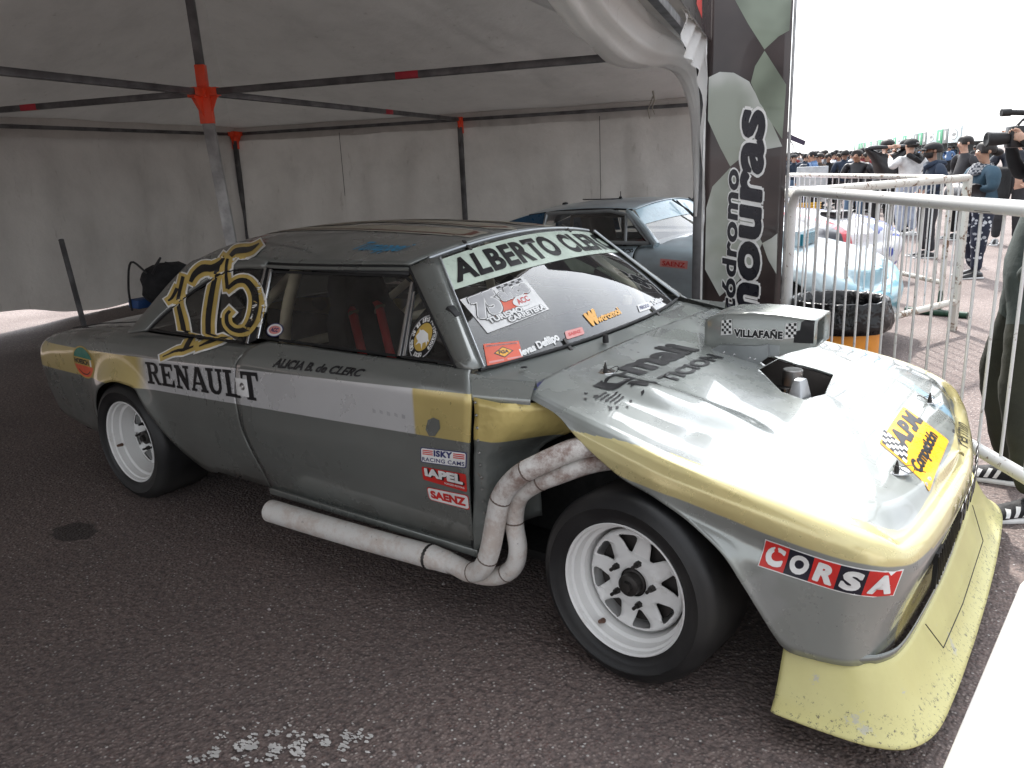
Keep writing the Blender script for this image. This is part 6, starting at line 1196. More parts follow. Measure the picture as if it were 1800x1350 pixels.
for i, ch in enumerate('RENAULT'):
    w = .825/7; x0 = xA+i*w; x1 = x0+w*.97
    tz = lambda x: .731+(x+2.452)*.052; bz = lambda x: .630+(x+2.452)*.030
    for k, P in enumerate(slab(ch)):
        V, F = fill2d([P]) if len(P) > 4 else (P, [(0, 1, 2, 3)])
        ls('letter', V, F, [(x0, bz(x0)), (x1, bz(x1)), (x1, tz(x1)), (x0, tz(x0))], M['blk'], .0020+.0001*k, maxe=.05)
V, F = tx('ALICIA B. de CLERC', .035, .35); ls('driver_name', V, F, [(-1.535, .806), (-1.045, .822), (-1.03, .850), (-1.52, .843)], M['blk'])
ls('chipped_patch', [(0, .3), (.2, 0), (.6, .05), (1, .5), (.98, .9), (.6, .98), (.2, .8)], [tuple(range(7))], [(-.755, .655), (-.69, .655), (-.69, .725), (-.755, .725)], M['grey'])
for j in range(5): ls('scratch', *RECT, [(-1.0+.035*j, .700+.004*(j % 2)), (-.985+.035*j, .700), (-.985+.035*j, .712), (-1.0+.035*j, .716)], M['silv'])
def sticker(q, bgm, rim=None, r=.12, asp=3.2):
    if rim: ls('sticker', *rrect(r, asp), q, rim, .0018); q2 = sub(q, .02, .98, .05, .95); ls('sticker_face', *rrect(r, asp), q2, bgm, .0024)
    else: ls('sticker', *rrect(r, asp), q, bgm, .0018)
    return q
q = sticker([(-.789, .553), (-.588, .568), (-.582, .624), (-.785, .608)], M['wht'], M['navy'])
for v0 in (.55, .67, .79): ls('stripe', *RECT, sub(q, .05, .28, v0, v0+.07), M['redv'], .003); ls('stripe', *RECT, sub(q, .72, .96, v0, v0+.07), M['redv'], .003)
ls('lettering', *tx('ISKY', .05, 0, 1.1), sub(q, .30, .70, .50, .92), M['navy'], .0032); ls('lettering', *tx('RACING CAMS', .02, 0, 1.1), sub(q, .04, .96, .12, .38), M['navy'], .0032)
q = sticker([(-.789, .487), (-.597, .479), (-.592, .546), (-.788, .537)], M['redv'])
q = [(-.789, .487), (-.595, .482), (-.590, .548), (-.788, .539)]; ls('lettering', *txo('IAPEL', .06, .05, 0, 1.05), sub(q, .08, .94, .32, .90), M['blk'], .0026); ls('lettering', *tx('IAPEL', .06, 0, 1.05), sub(q, .06, .92, .34, .92), M['wht'], .0034); ls('lettering', *tx('FORGED PISTONS', .02), sub(q, .50, .94, .10, .22), M['wht'], .003)
q = sticker([(-.777, .411), (-.597, .411), (-.593, .468), (-.780, .461)], M['wht'], M['redv'], .2); ls('lettering', *tx('SAENZ', .05, 0, 1.02), sub(q, .08, .92, .22, .80), M['redv'], .0034)
# oval steel-maker emblem on the tail
q = [(-3.20, .572), (-2.962, .572), (-2.962, .738), (-3.20, .738)]; tb = NS
ls('emblem', *disc(), q, M['gold'], .0018, tb, body)
def ovalpart(v0, v1, mat, off, nm='print'):
    P = [(.5+.46*cos(t), .5+.46*sin(t)) for t in [2*pi*k/60 for k in range(60)]]; P = [p for p in P if v0 <= p[1] <= v1]
    top = [(.5+sqrt(max(0, .46**2-(v-.5)**2)), v) for v in [v0+(v1-v0)*k/10 for k in range(11)]]; P = top+[(1-a, b_) for a, b_ in top[::-1]]
    ls(nm, P, [tuple(range(len(P)))], q, mat, off, tb, body)
ovalpart(.64, .955, M['green'], .0026); ovalpart(.41, .63, M['gold'], .0026); ovalpart(.045, .40, M['redo'], .0026); ls('lettering', *tx('HOESCH', .045), sub(q, .07, .76, .44, .60), M['blk'], .0034, tb, body)
ls('print', *RECT, sub(q, .82, .88, .42, .62), M['wht'], .0034, tb, body); P = crom([(.22, .28, 0), (.35, .18, 0), (.5, .15, 0), (.65, .18, 0), (.78, .28, 0)], 4); P = [(a.x, a.y) for a in P]+[(a.x, a.y-.035) for a in P[::-1]]; V, F = fill2d([P]); ls('print', V, F, q, M['blk'], .0034, tb, body)
# start number on pillar and quarter glass
TG = bvh_of(body, roof, near_door, *[o for o in car.children if o.name.startswith(('rear_pillar', 'quarter_window', 'roof_gutter', 'door_pillar'))])
for i, (lv, P) in enumerate(NUM):
    V, F = fill2d([P]); lay('number_paint', V, F, (0, -1.3725, 0), (1, 0, 0), (0, .6357, 1), (-.78, .62, -.06), TG, (plain('bright_outline', (.86, .86, .84), .35), plain('bright_gold', (.62, .45, .13), .4), M['blk'])[lv], body, .004+.0022*lv+.00012*(i % 9), .03)
# roof: start number and sponsor line
RT = bvh_of(roof)
for lv, (w_, mt) in enumerate(((.10, plain('cream_lettering', (.42, .39, .33), .4)), (.05, plain('dull_red_lettering', (.16, .06, .04), .4)), (.02, plain('dull_cream_lettering', (.36, .32, .25), .4)))):
    V, F = txo('175', .02, w_); lay('roof_number', V, F, (-1.05, -.26, 2), (0, .62, 0), (-1.15, 0, 0), (0, 0, -1), RT, mt, roof, .0018+.0008*lv, .05)
V, F = tx('Tumappei', .012, .45); lay('sponsor_lettering', V, F, (-1.37, -.9, 1.475), (.26, 0, 0), (.01, .13, .02), (-.1, .8, -.6), RT, M['cyan'], roof, .002, .03)
# vent and door glass stickers
GW = bvh_of(*windows)
q = [(-.903, .888), (-.787, .888), (-.787, 1.036), (-.903, 1.036)]
q = [(-.90, .892), (-.785, .892), (-.785, 1.03), (-.90, 1.03)]
ls('club_sticker', *disc(), q, M['silv'], .003, GW, car); ls('print', *disc(), sub(q, .03, .97, .03, .97), M['blk'], .0036, GW, car); ls('print', *disc(), sub(q, .18, .82, .18, .82), M['gold'], .0042, GW, car)
def arc_text(s, q, r, a0, a1, h, mat, off, inward=False):
    n_ = len(s)
    for i, ch in enumerate(s):
        if ch == ' ': continue
        a = a0+(a1-a0)*(i+.5)/n_; V, F = tx(ch, .03); w = abs(a1-a0)/n_*r*.86
        o = []
        for u, v, *_k in V:
            rr = r+(v-.5)*h*(-1 if inward else 1); aa = a-(u-.5)*w/r*(1 if not inward else -1); o.append((.5+rr*cos(aa), .5+rr*sin(aa)))
        ls('lettering', o, F, q, mat, off, GW, car, .03)
arc_text('club de la alta performance', q, .405, radians(232), radians(-38), .11, M['wht'], .0042); arc_text('Socio', q, .405, radians(248), radians(292), .10, M['wht'], .0042, True)
bull = [(.22, .50), (.30, .60), (.27, .68), (.33, .64), (.42, .66), (.52, .63), (.66, .58), (.72, .48), (.80, .40), (.72, .42), (.74, .30), (.66, .40), (.56, .36), (.60, .22), (.50, .34), (.42, .36), (.30, .30), (.36, .40), (.28, .44)]
V, F = fill2d([bull]); ls('print', V, F, q, M['wht'], .0048, GW, car)
q = [(-1.665, .902), (-1.565, .902), (-1.565, .952), (-1.665, .952)]; ls('oval_sticker', *disc(), q, M['navy'], .003, GW, car); ls('print', *disc(), sub(q, .05, .95, .07, .93), M['wht'], .0036, GW, car); ls('print', *disc(), sub(q, .14, .86, .2, .8), M['pink'], .0040, GW, car); ls('lettering', *tx('ACC', .04), sub(q, .28, .72, .34, .66), M['navy'], .0046, GW, car)
# nose side letters
M['navyd'] = plain('near_black_vinyl', (.014, .014, .026), .35); M['wbr'] = plain('bright_white_outline', (.86, .86, .84), .35)
CB = bvh_of(clam); q = [(.382, .478), (.696, .443), (.712, .516), (.397, .557)]
ls('sticker', *RECT, q, M['wht'], .0018, CB, clam)
for i, ch in enumerate('CORSA'):
    a = .008+.1968*i; ls('letter_tile', *RECT, sub(q, a, a+.197, .04, .96), M['redv'] if i % 2 == 0 else M['navyd'], .0026, CB, clam); joined([ls('letter', V, F, sub(q, a+.025, a+.175, .14, .86), M['wht'], .0036+.0001*n_, CB, clam) for n_, (V, F) in enumerate(fat(ch, .032, .03, .08))])
# bonnet lettering, read from the front
CBT = CB
def lh(name, V2, F, O, U, W, mat, off=.002, maxe=.03): return lay(name, V2, F, (O[0], O[1], 1.5), (U[0], U[1], 0), (W[0], W[1], 0), (0, 0, -1), CBT, mat, clam, off, maxe)
def lhf(s, f, O, U, W, k=.0): return joined([lh('sponsor_lettering', V, F, O, U, W, M['blk'], .002+.0001*n_) for n_, (V, F) in enumerate(fat(s, f, .02, .0, 1.0))])
lhf('mali', .03, (-.205, -.38), (.035, .43), (-.125, -.03)); lhf('U', .03, (-.190, -.575), (.015, .15), (-.085, -.02))
for k in range(5): lh('sponsor_lettering', [(0, 0), (1, .2), (.9, 1), (.1, .7)], [(0, 1, 2, 3)], (-.16-.014*k, -.655-.006*k), (.0, .07+.012*(k % 3)), (-.008, .004), M['blk'], .0021)
V, F = fill2d([[(0, .3), (.3, .5), (.6, .35), (1, .6), (.9, .9), (.5, .8), (.2, .95)]]); lh('sponsor_lettering', V, F, (-.235, -.60), (.0, .22), (-.03, .03), M['blk'], .0022)
lhf('MP', .03, (-.120, -.515), (.012, .135), (-.062, -.015)); lhf('TICION', .02, (-.104, -.345), (.028, .385), (-.058, -.012))
rnd = random.Random(5)
for k in range(16):
    a = rnd.uniform(-.26, -.10); c_ = rnd.uniform(-.72, -.48); L_ = rnd.uniform(.006, .03); lh('paint_remnant', [(0, .2), (.6, 0), (1, .5), (.4, 1)], [(0, 1, 2, 3)], (a, c_), (rnd.uniform(-.004, .008), L_), (-.012, .004), M['blk'], .0021+.00002*k)
# yellow sponsor sticker on the nose
O = Vector((.700, -.39)); U_ = Vector((-.005, .415)); W_ = Vector((-.185, .19))
O = Vector((.700, -.385)); U_ = Vector((-.011, .425)); W_ = Vector((-.168, .150))
def apm(name, V2, F, u0, u1, v0, v1, mat, off): return lh(name, V2, F, O+U_*u0+W_*v0, U_*(u1-u0), W_*(v1-v0), mat, off)
apm('sticker', *rrect(.06, 2.2), 0, 1, 0, 1, M['amber'], .0018); apm('lettering', *tx('Competición', .05, .12, .95), .07, .90, .12, .42, M['blk'], .0026); apm('lettering', *tx('A.P.M.', .06, .15, .95), .22, 1.0, .54, .93, M['blk'], .0026)
for i in range(5):
    for j in range(6): apm('check', *RECT, .03+.045*i, .075+.045*i, .46+.085*j+.02*i, .545+.085*j+.02*i, M['blk'] if (i+j) % 2 else M['wht'], .0030+.00003*(i*6+j))
V, F = tx('Fermín', .0, .3); lh('signature', V, F, (.735, .14), (-.03, .26), (-.05, 0), M['blk'], .002)
# scoop sticker
SB = bvh_of(sc)
def lsc(nm, V2, F, q, mat, off): return ls(nm, V2, F, q, mat, off, SB, sc)
q = [(-.125, .855), (.175, .868), (.175, .935), (-.125, .925)]
lsc('lettering', *txo('VILLAFAÑE', .05, .10, 0, 1.05), sub(q, .18, .80, .02, .55), M['wht'], .002); lsc('lettering', *tx('VILLAFAÑE', .05, 0, 1.05), sub(q, .18, .80, .02, .55), M['blk'], .0028)
for u0, sg in ((.0, 1), (.82, -1)):
    fl = sub(q, u0, u0+.16, .05, 1.0); lsc('flag', [(0, 0), (1, .1), (.9, 1), (.05, .85)], [(0, 1, 2, 3)], fl, M['wht'], .0019)
    for i in range(4):
        for j in range(5): lsc('check', *RECT, sub(fl, .08+.2*i, .28+.2*i, .08+.16*j+.02*i, .24+.16*j+.02*i), M['blk'] if (i+j) % 2 else M['wht'], .0024+.00003*(i*5+j))
V, F = fill2d([[(0, 0), (1, 0), (1, 1), (.55, 1), (.35, .9), (.3, .55), (.05, .5)]]); lsc('black_patch', V, F, [(.155, .858), (.226, .862), (.226, .944), (.155, .944)], M['blk'], .0026)
# small triangular sticker beside the windscreen and rivets along the closing panel
COW = bvh_of(cowl); lay('badge_sticker', [(0, 0), (1, 0), (.7, 1), (.3, 1)], [(0, 1, 2, 3)], (-.375, -.775, 1.5), (-.03, .10, 0), (-.075, -.02, 0), (0, 0, -1), COW+CB, M['navy'], cowl, .003, .03); lay('badge_print', [(0, .3), (.3, .1), (.5, .5), (1, .3), (.6, .9), (.4, .5), (.1, .7)], [tuple(range(7))], (-.385, -.76, 1.5), (-.02, .065, 0), (-.05, -.01, 0), (0, 0, -1), COW+CB, M['redv'], cowl, .0038, .03)
# black marks on the nose front
for k in range(9):
    for j in range(2):
        m = MB(); y = -.30+.075*k; m.box((.780-.080*sstep(-.1, .85, y), y, .500-.035*j), (.003, .038, .026), Matrix.Rotation(.35, 3, 'X')); m.build('front_check', M['blk'], clam, bevel=.001)
# ------------------------------------------------------------------ people
PM = {}
def cloth(name, col, rough=.85, bump=.25, sc=22):
    if name in PM: return PM[name]
    g = N(name); g.set(col=g.mix(g.ramp(g.noise(6, 4), .3, .7), tuple(c*.8 for c in col), tuple(min(1, c*1.2) for c in col)), rough=rough); g.bump(g.noise(sc, 4, .6), bump, .02); PM[name] = g.m; return g.m
def skinm(name, col):
    if name in PM: return PM[name]
    g = N(name); g.set(col=g.mix(g.ramp(g.noise(20, 4), .3, .7), tuple(c*.85 for c in col), col), rough=.5, sss=.05); PM[name] = g.m; return g.m
SK = [skinm('skin_tan', (.42, .24, .16)), skinm('skin_light', (.55, .34, .25)), skinm('skin_brown', (.28, .15, .10))]
BASE = dict(pel=(0, 0, .95), wai=(0, 0, 1.08), che=(0, 0, 1.30), nec=(0, 0, 1.47), jaw=(.028, 0, 1.555), hed=(.012, 0, 1.63), top=(.004, 0, 1.69), nos=(.098, 0, 1.605),
    sh=(0, .17, 1.41), el=(-.02, .25, 1.14), wr=(.05, .26, .90), hip=(0, .085, .90), kn=(.03, .10, .50), an=(-.02, .11, .10))
RAD = dict(pel=.145, wai=.135, che=.16, nec=.055, jaw=.062, hed=.082, top=.062, nos=.013, sh=.07, el=.05, wr=.036, hip=.095, kn=.064, an=.05)
def person(name, loc, face, H, label, top, legs, skin, pose={}, fat=1.0, sleeve=None, hair=None, shoes=None, group=None, hands=True, cat='person', detail=2, hem=.93, bulk=1.32):
    J = {}
    for k, v in BASE.items():
        if k in ('sh', 'el', 'wr', 'hip', 'kn', 'an'):
            J[k+'L'] = Vector(v); J[k+'R'] = Vector((v[0], -v[1], v[2]))
        else: J[k] = Vector(v)
    for k, v in pose.items(): J[k] = Vector(v)
    names = []; V = []; E = []; R = []; B = []
    def add(k, r=None, rel=None):
        names.append(k); V.append(J[k] if k in J else Vector(rel)); R.append(r); return len(V)-1
    id_ = {}
    def v(k, r=None):
        if k not in id_:
            b = k[:-1] if k[-1] in 'LR' and k[:-1] in RAD else k
            id_[k] = add(k, r or RAD[b]*(fat if b in ('pel', 'wai', 'che', 'hip', 'kn', 'sh', 'el') else 1))
        return id_[k]
    def ed(a, b, m): E.append((v(a), v(b))); B.append((J[a], J[b], m))
    ed('pel', 'wai', 0); ed('wai', 'che', 0); ed('che', 'nec', 0); ed('nec', 'jaw', 2); ed('jaw', 'hed', 2); ed('hed', 'top', 2); ed('hed', 'nos', 2)
    for s in 'LR':
        ed('che', 'sh'+s, 0); ed('sh'+s, 'el'+s, 0); ed('el'+s, 'wr'+s, 0 if sleeve is None else sleeve); ed('pel', 'hip'+s, 1); ed('hip'+s, 'kn'+s, 1); ed('kn'+s, 'an'+s, 1)
        if hands:
            w = J['wr'+s]; d = (w-J['el'+s]).normalized(); side = d.cross(Vector((1, 0, .2))).normalized(); up = side.cross(d)
            J['palm'+s] = w+d*.055; names.append('palm'); V.append(J['palm'+s]); R.append(.030); ip = len(V)-1; id_['palm'+s] = ip; E.append((id_['wr'+s], ip)); B.append((w+d*.02, J['palm'+s], 2))
            for q, (sp_, L_) in enumerate(((-.030, .062), (-.010, .072), (.010, .068), (.030, .052))):
                a = J['palm'+s]+d*.02+side*sp_; t = a+d*L_*.7+up*.018; V.append(a+d*L_*.35); R.append(.0105); V.append(t); R.append(.008); n_ = len(V); E.append((ip, n_-2)); E.append((n_-2, n_-1)); B.append((a, t, 2))
            th = J['palm'+s]+side*(-.045)+up*.02; V.append(th); R.append(.011); E.append((ip, len(V)-1)); B.append((J['palm'+s], th, 2))
    sc_ = H/1.755
    me = bpy.data.meshes.new('body'); me.from_pydata([tuple(p*sc_) for p in V], E, []); o = bpy.data.objects.new('body', me); COL.objects.link(o)
    sk = o.modifiers.new('s', 'SKIN'); sk.branch_smoothing = .6
    for i, r in enumerate(R):
        d = me.skin_vertices[0].data[i]; k = names[i] if i < len(names) else ''; rx = ry = r*sc_
        if k in ('pel', 'wai', 'che'): rx, ry = r*sc_*1.12, r*sc_*.80
        d.radius = (rx, ry); d.use_root = (i == 0)
    ss = o.modifiers.new('u', 'SUBSURF'); ss.levels = detail; ss.render_levels = detail
    bpy.context.view_layer.update(); dg = bpy.context.evaluated_depsgraph_get(); m2 = bpy.data.meshes.new_from_object(o.evaluated_get(dg)); bpy.data.objects.remove(o)
    root = empty(name, loc, face, label=label, cat=cat, group=group)
    ob = link('body', m2, [top, legs, skin], root)
    Bs = [(a*sc_, b*sc_, m) for a, b, m in B]; mi = []
    for f in m2.polygons:
        c = f.center; best = 9; bm_ = 0
        for a, b, m in Bs:
            ab = b-a; t = max(0, min(1, (c-a).dot(ab)/max(1e-9, ab.length_squared))); d = (c-(a+ab*t)).length
            if m == 0 and c.z < .90*sc_ and abs(c.y) < .22: d += .1
            if d < best: best = d; bm_ = m
        if bm_ == 2 and c.z < 1.475*sc_ and c.z > 1.2*sc_ and abs(c.y) < .12*sc_ and not (pose.get('wrL') or pose.get('wrR')): bm_ = 0
        if bm_ == 1 and c.z > hem*sc_: bm_ = 0
        mi.append(bm_)
    m2.polygons.foreach_set('material_index', mi)
    def wrinkle(o_):
        for v_ in o_.data.vertices:
            p = v_.co; k = .006 if p.z < 1.45*sc_ else .0
            v_.co += v_.normal*(noise.noise(p*11+Vector((H*9, 0, 0)))*k+noise.noise(Vector((p.x*7, p.y*7, p.z*26)))*k*.7)
    if detail > 1: wrinkle(ob)
    # head dressing
    hc = J['hed']*sc_
    def ell(rx, ry, rz, c, z0=-1, z1=1, x0=-9, x1=9, nn=18, wob=.0):
        rows = []
        for i in range(nn//2+1):
            w = z0+(z1-z0)*i/(nn//2); r = sqrt(max(0, 1-w*w)); row = []
            for k in range(nn):
                t = 2*pi*k/nn; q = Vector((rx*r*cos(t), ry*r*sin(t), rz*w)); q *= 1+wob*noise.noise(q*30+Vector((H*5, 0, 0))); q.x = max(x0, min(x1, q.x)); row.append((q+Vector(c))*sc_)
            rows.append(row)
        return grid(rows, True)
    h0 = J['hed']
    if hair:
        kind, mt = hair
        if kind in ('short', 'bun'):
            V_, F_ = ell(.102, .090, .105, h0+Vector((-.012, 0, .018)), -.45, 1, -9, .070, wob=.08); mesh('hair', V_, F_, mt, root)
            if kind == 'bun': V_, F_ = ell(.055, .05, .05, h0+Vector((-.125, 0, -.02)), wob=.15); mesh('hair_bun', V_, F_, mt, root)
        if kind in ('cap', 'capback', 'beanie'):
            V_, F_ = ell(.107, .094, .100, h0+Vector((-.004, 0, .022)), 0, 1); mesh('cap', V_, F_, mt, root)
            V_, F_ = ell(.100, .088, .095, h0+Vector((-.016, 0, .01)), -.5, .2, -9, .02); mesh('hair', V_, F_, SK_HAIR, root)
            if kind != 'beanie':
                sg = 1 if kind == 'cap' else -1; rows = [[(h0+Vector((sg*(.088+.07*a*cos(t)), .075*sin(t), .030-.014*a-.01*abs(sin(t))))) * sc_ for t in [-1.2+.3*k for k in range(9)]] for a in (0, .5, 1)]
                V_, F_ = grid(rows); thick(mesh('peak', V_, F_, mt, root), .004)
    for s in (-1, 1):
        V_, F_ = ell(.012, .007, .010, h0+Vector((.078, s*.030, -.002)), nn=8); mesh('eye', V_, F_, M['blk'], root)
        V_, F_ = ell(.016, .008, .026, h0+Vector((.0, s*.086, -.012)), nn=8); mesh('ear', V_, F_, skin, root)
    V_, F_ = ell(.006, .022, .005, h0+Vector((.088, 0, -.052)), nn=8); mesh('mouth', V_, F_, skinm('lip', (.25, .09, .07)), root)
    # shoes
    for s in 'LR':
        a = J['an'+s]; m = MB(); rows = []
        f = pose.get('toe'+s, (1, 0)); fx = Vector((f[0], f[1], 0)).normalized(); sy__ = Vector((-fx.y, fx.x, 0))
        for x, w, h in ((-.085, .025, .055), (-.075, .036, .085), (-.02, .042, .095), (.04, .040, .075), (.09, .046, .058), (.14, .044, .045), (.175, .025, .03)):
            base = Vector((a.x, a.y, a.z-.10))+fx*(x+.02)
            rows.append([(base+sy__*w*cos(t)+Vector((0, 0, max(0.0, h*(.5+.5*sin(t)))))) * sc_ for t in [2*pi*k/12 for k in range(12)]])
        V_, F_ = grid(rows, True); F_ += [tuple(range(12)), tuple(range(len(V_)-12, len(V_)))[::-1]]; so = mesh('shoe', V_, F_, (shoes or M['blk']), root)
        m = MB(); base = Vector((a.x, a.y, a.z-.10))+fx*.065; m.box((base+Vector((0, 0, .012)))*sc_, (.27*sc_, .088*sc_, .024*sc_), Matrix((fx, sy__, Vector((0, 0, 1)))).transposed()); m.build('sole', M['wht'] if shoes is None or shoes != M['wht'] else M['silv'], so, bevel=.008)
    root.scale = (bulk, bulk, 1)
    return root, J, sc_
SK_HAIR = cloth('dark_hair', (.012, .009, .008), .6)
BLK = cloth('black_cloth', (.012, .012, .014)); CHR = cloth('charcoal_cloth', (.035, .035, .04)); NVY = cloth('navy_cloth', (.018, .030, .055)); TEAL = cloth('slate_blue_cloth', (.035, .075, .11)); WHC = cloth('off_white_cloth', (.62, .63, .64)); LBL = cloth('pale_blue_cloth', (.40, .45, .56)); JNS = cloth('blue_denim', (.09, .15, .24)); OLV = cloth('dark_olive_cloth', (.030, .032, .022)); GRYF = cloth('grey_fleece', (.06, .075, .07))
LFT = radians(-144)
pock = dict(elL=(-.06, .27, 1.16), wrL=(.09, .17, .99), elR=(-.06, -.27, 1.16), wrR=(.09, -.17, .99))
cross = dict(elL=(.04, .25, 1.16), wrL=(.20, -.02, 1.17), elR=(.04, -.25, 1.16), wrR=(.20, .04, 1.13))
GP = None
# bearded man
r_, J_, s_ = person('person', (-1.0, 10.17, 0), LFT-.15, 1.60, 'bearded man in black cap and navy hooded sweatshirt, hands in pockets, behind the barriers', NVY, CHR, SK[2], dict(pock, knL=(.03, .11, .5), hed=(.02, 0, 1.63)), 1.15, hair=('cap', BLK))
h0 = J_['hed']; rows = []
for i in range(8):
    w = -1+1.15*i/7; r = sqrt(max(0, 1-w*w)); rows.append([(h0+Vector((.006+.094*r*cos(t), .078*r*sin(t), -.045+.085*w)))*s_ for t in [-1.5+3.0*k/14 for k in range(15)]])
V, F = grid(rows); thick(mesh('beard', V, F, SK_HAIR, r_), .008)
m = MB(); m.tube([Vector(p)*s_ for p in ((-.09, -.07, 1.44), (-.12, 0, 1.42), (-.09, .07, 1.44), (0, .10, 1.45), (.05, .07, 1.42), (.07, 0, 1.38), (.05, -.07, 1.42), (0, -.10, 1.45), (-.09, -.07, 1.44))], .035, 10); m.build('hood', NVY, r_)
# woman in patterned trousers
g = N('black_trousers_white_print'); v_ = g.voro(14, 'Distance'); c_ = g.voro(8, 'Color'); x, y, z = g.sep(c_); g.set(col=g.mix(g.ma('MULTIPLY', g.ramp(g.voro(20, vec=None), .40, .34), g.ramp(x, .45, .5)), (.015, .02, .04), (.55, .58, .62)), rough=.8); PAT = g.m
r_, J_, s_ = person('person', (-.17, 8.3, 0), LFT, 1.57, 'woman with dark hair bun, slate blue jacket, black and white patterned trousers and backpack', TEAL, PAT, SK[0], dict(cross, knL=(.05, .12, .5), anL=(.05, .13, .1), anR=(-.06, -.11, .1)), 1.28, hair=('bun', SK_HAIR))
g = N('checked_scarf'); c_ = g.n('TexChecker'); c_.inputs['Scale'].default_value = 40; c_.inputs['Color1'].default_value = (.35, .35, .36, 1); c_.inputs['Color2'].default_value = (.04, .045, .06, 1); g.L(g.co, c_.inputs['Vector']); g.set(col=c_.outputs[0], rough=.9)
rows = [[Vector((.02+(.070+k*.010)*cos(t), (.066+.012*k)*sin(t), 1.465-.033*k+.012*sin(3*t+k)))*s_ for t in [2*pi*j/20 for j in range(20)]] for k in range(5)]; V, F = grid(rows, True); thick(mesh('scarf', V, F, g.m, r_), .02)
rows = []
for k in range(13):
    w = 1+.10*abs(sin(k*pi/2)); rows.append([Vector((.17+.105*cos(t)*w, -.19+.38*k/12, 1.10+.125*sin(t)*w))*s_ for t in [2*pi*j/16 for j in range(16)]])
V, F = grid(rows, True); F += [tuple(range(16)), tuple(range(len(V)-16, len(V)))[::-1]]; mesh('folded_jacket', V, F, cloth('black_quilted_nylon', (.02, .02, .024), .4), r_)
rows = [[Vector((-.19-.07*sin(pi*k/8)*abs(cos(t))**.5*(cos(t) < 0 and 1 or .2), .15*sin(t), 1.02+.40*k/8))*s_ for t in [2*pi*j/16 for j in range(16)]] for k in range(9)]; V, F = grid(rows, True); F += [tuple(range(16)), tuple(range(len(V)-16, len(V)))[::-1]]; mesh('backpack', V, F, BLK, r_)
# man in white hooded top, back of cap shows a number
r_, J_, s_ = person('person', (-1.85, 13.3, 0), LFT-1.25, 1.70, 'man in white hooded top and black cap numbered 79, seen from behind', WHC, LBL, SK[1], dict(elL=(.05, .27, 1.24), wrL=(.20, .16, 1.40), elR=(-.05, -.27, 1.15), wrR=(.08, -.18, 1.0)), 1.12, hair=('capback', BLK), shoes=M['wht'])
m = MB(); m.tube([Vector(p)*s_ for p in ((-.13, -.06, 1.40), (-.16, 0, 1.34), (-.13, .06, 1.40), (-.06, .09, 1.46), (-.02, 0, 1.44), (-.06, -.09, 1.46), (-.13, -.06, 1.40))], .04, 10); m.build('hood', BLK, r_)
V, F = tx('79', .05, .15); o = mesh('cap_number', [Vector((-.104, .035-.07*(u), 1.640+.035*v))*s_ for u, v, *_k in V], F, M['wht'], r_)
# man in black with hands behind his head
person('person', (-2.33, 13.7, 0), LFT-1.35, 1.72, 'man all in black with both hands behind his head, back turned', cloth('black_nylon', (.010, .010, .012), .35), BLK, SK[1], dict(shL=(0, .19, 1.45), elL=(-.02, .36, 1.60), wrL=(-.12, .10, 1.60), shR=(0, -.19, 1.45), elR=(-.02, -.36, 1.60), wrR=(-.12, -.10, 1.60)), 1.15, hair=('short', SK_HAIR))
person('person', (-2.05, 14.0, 0), LFT+.1, 1.70, 'man in black clothes and cap raising one hand beside the white hooded top', BLK, BLK, SK[1], dict(elR=(.10, -.24, 1.25), wrR=(.16, -.05, 1.50)), 1.0, hair=('cap', BLK))
r_, J_, s_ = person('person', (-2.98, 14.37, 0), LFT+.75, 1.58, 'man in black padded jacket and blue jeans looking down at his phone', cloth('black_padded', (.012, .012, .016), .45), JNS, SK[0], dict(jaw=(.055, 0, 1.54), hed=(.05, 0, 1.61), top=(.06, 0, 1.675), nos=(.130, 0, 1.565), elL=(-.02, .26, 1.15), wrL=(.20, .07, 1.16), elR=(-.02, -.26, 1.15), wrR=(.20, -.07, 1.16)), 1.1, hair=('short', SK_HAIR))
m = MB(); m.box((.26*s_, .02, 1.17*s_), (.015, .08, .14), Matrix.Rotation(.7, 3, 'Y')); ph = m.build('phone', M['blk'], bevel=.004); bpy.context.view_layer.update(); ph.matrix_world = r_.matrix_world.copy() @ Matrix.Identity(4); ph.matrix_world = Matrix.Translation(r_.location) @ Matrix.Rotation(LFT+.75, 4, 'Z'); ph.scale = (1.32, 1.32, 1); tag(ph, 'small black phone held by the man in blue jeans', 'phone')
person('person', (-.97, 12.9, 0), LFT+.05, 1.70, 'tall dark-haired man in open charcoal jacket standing behind the bearded man', CHR, BLK, SK[1], dict(pock), 1.1, hair=('short', SK_HAIR))
person('person', (-.18, 12.1, 0), LFT+.95, 1.72, 'bearded man in dark jacket and black beanie looking over behind the woman', cloth('navy_black_jacket', (.012, .016, .028), .5), CHR, SK[1], dict(pock), 1.1, hair=('beanie', BLK))
person('person', (-5.28, 19.25, 0), LFT-1.7, 1.53, 'person in dark navy puffer jacket, back turned, left of the barrier corner', cloth('navy_puffer', (.014, .020, .035), .45, .8, 9), CHR, SK[0], {}, 1.35, hair=('short', SK_HAIR))
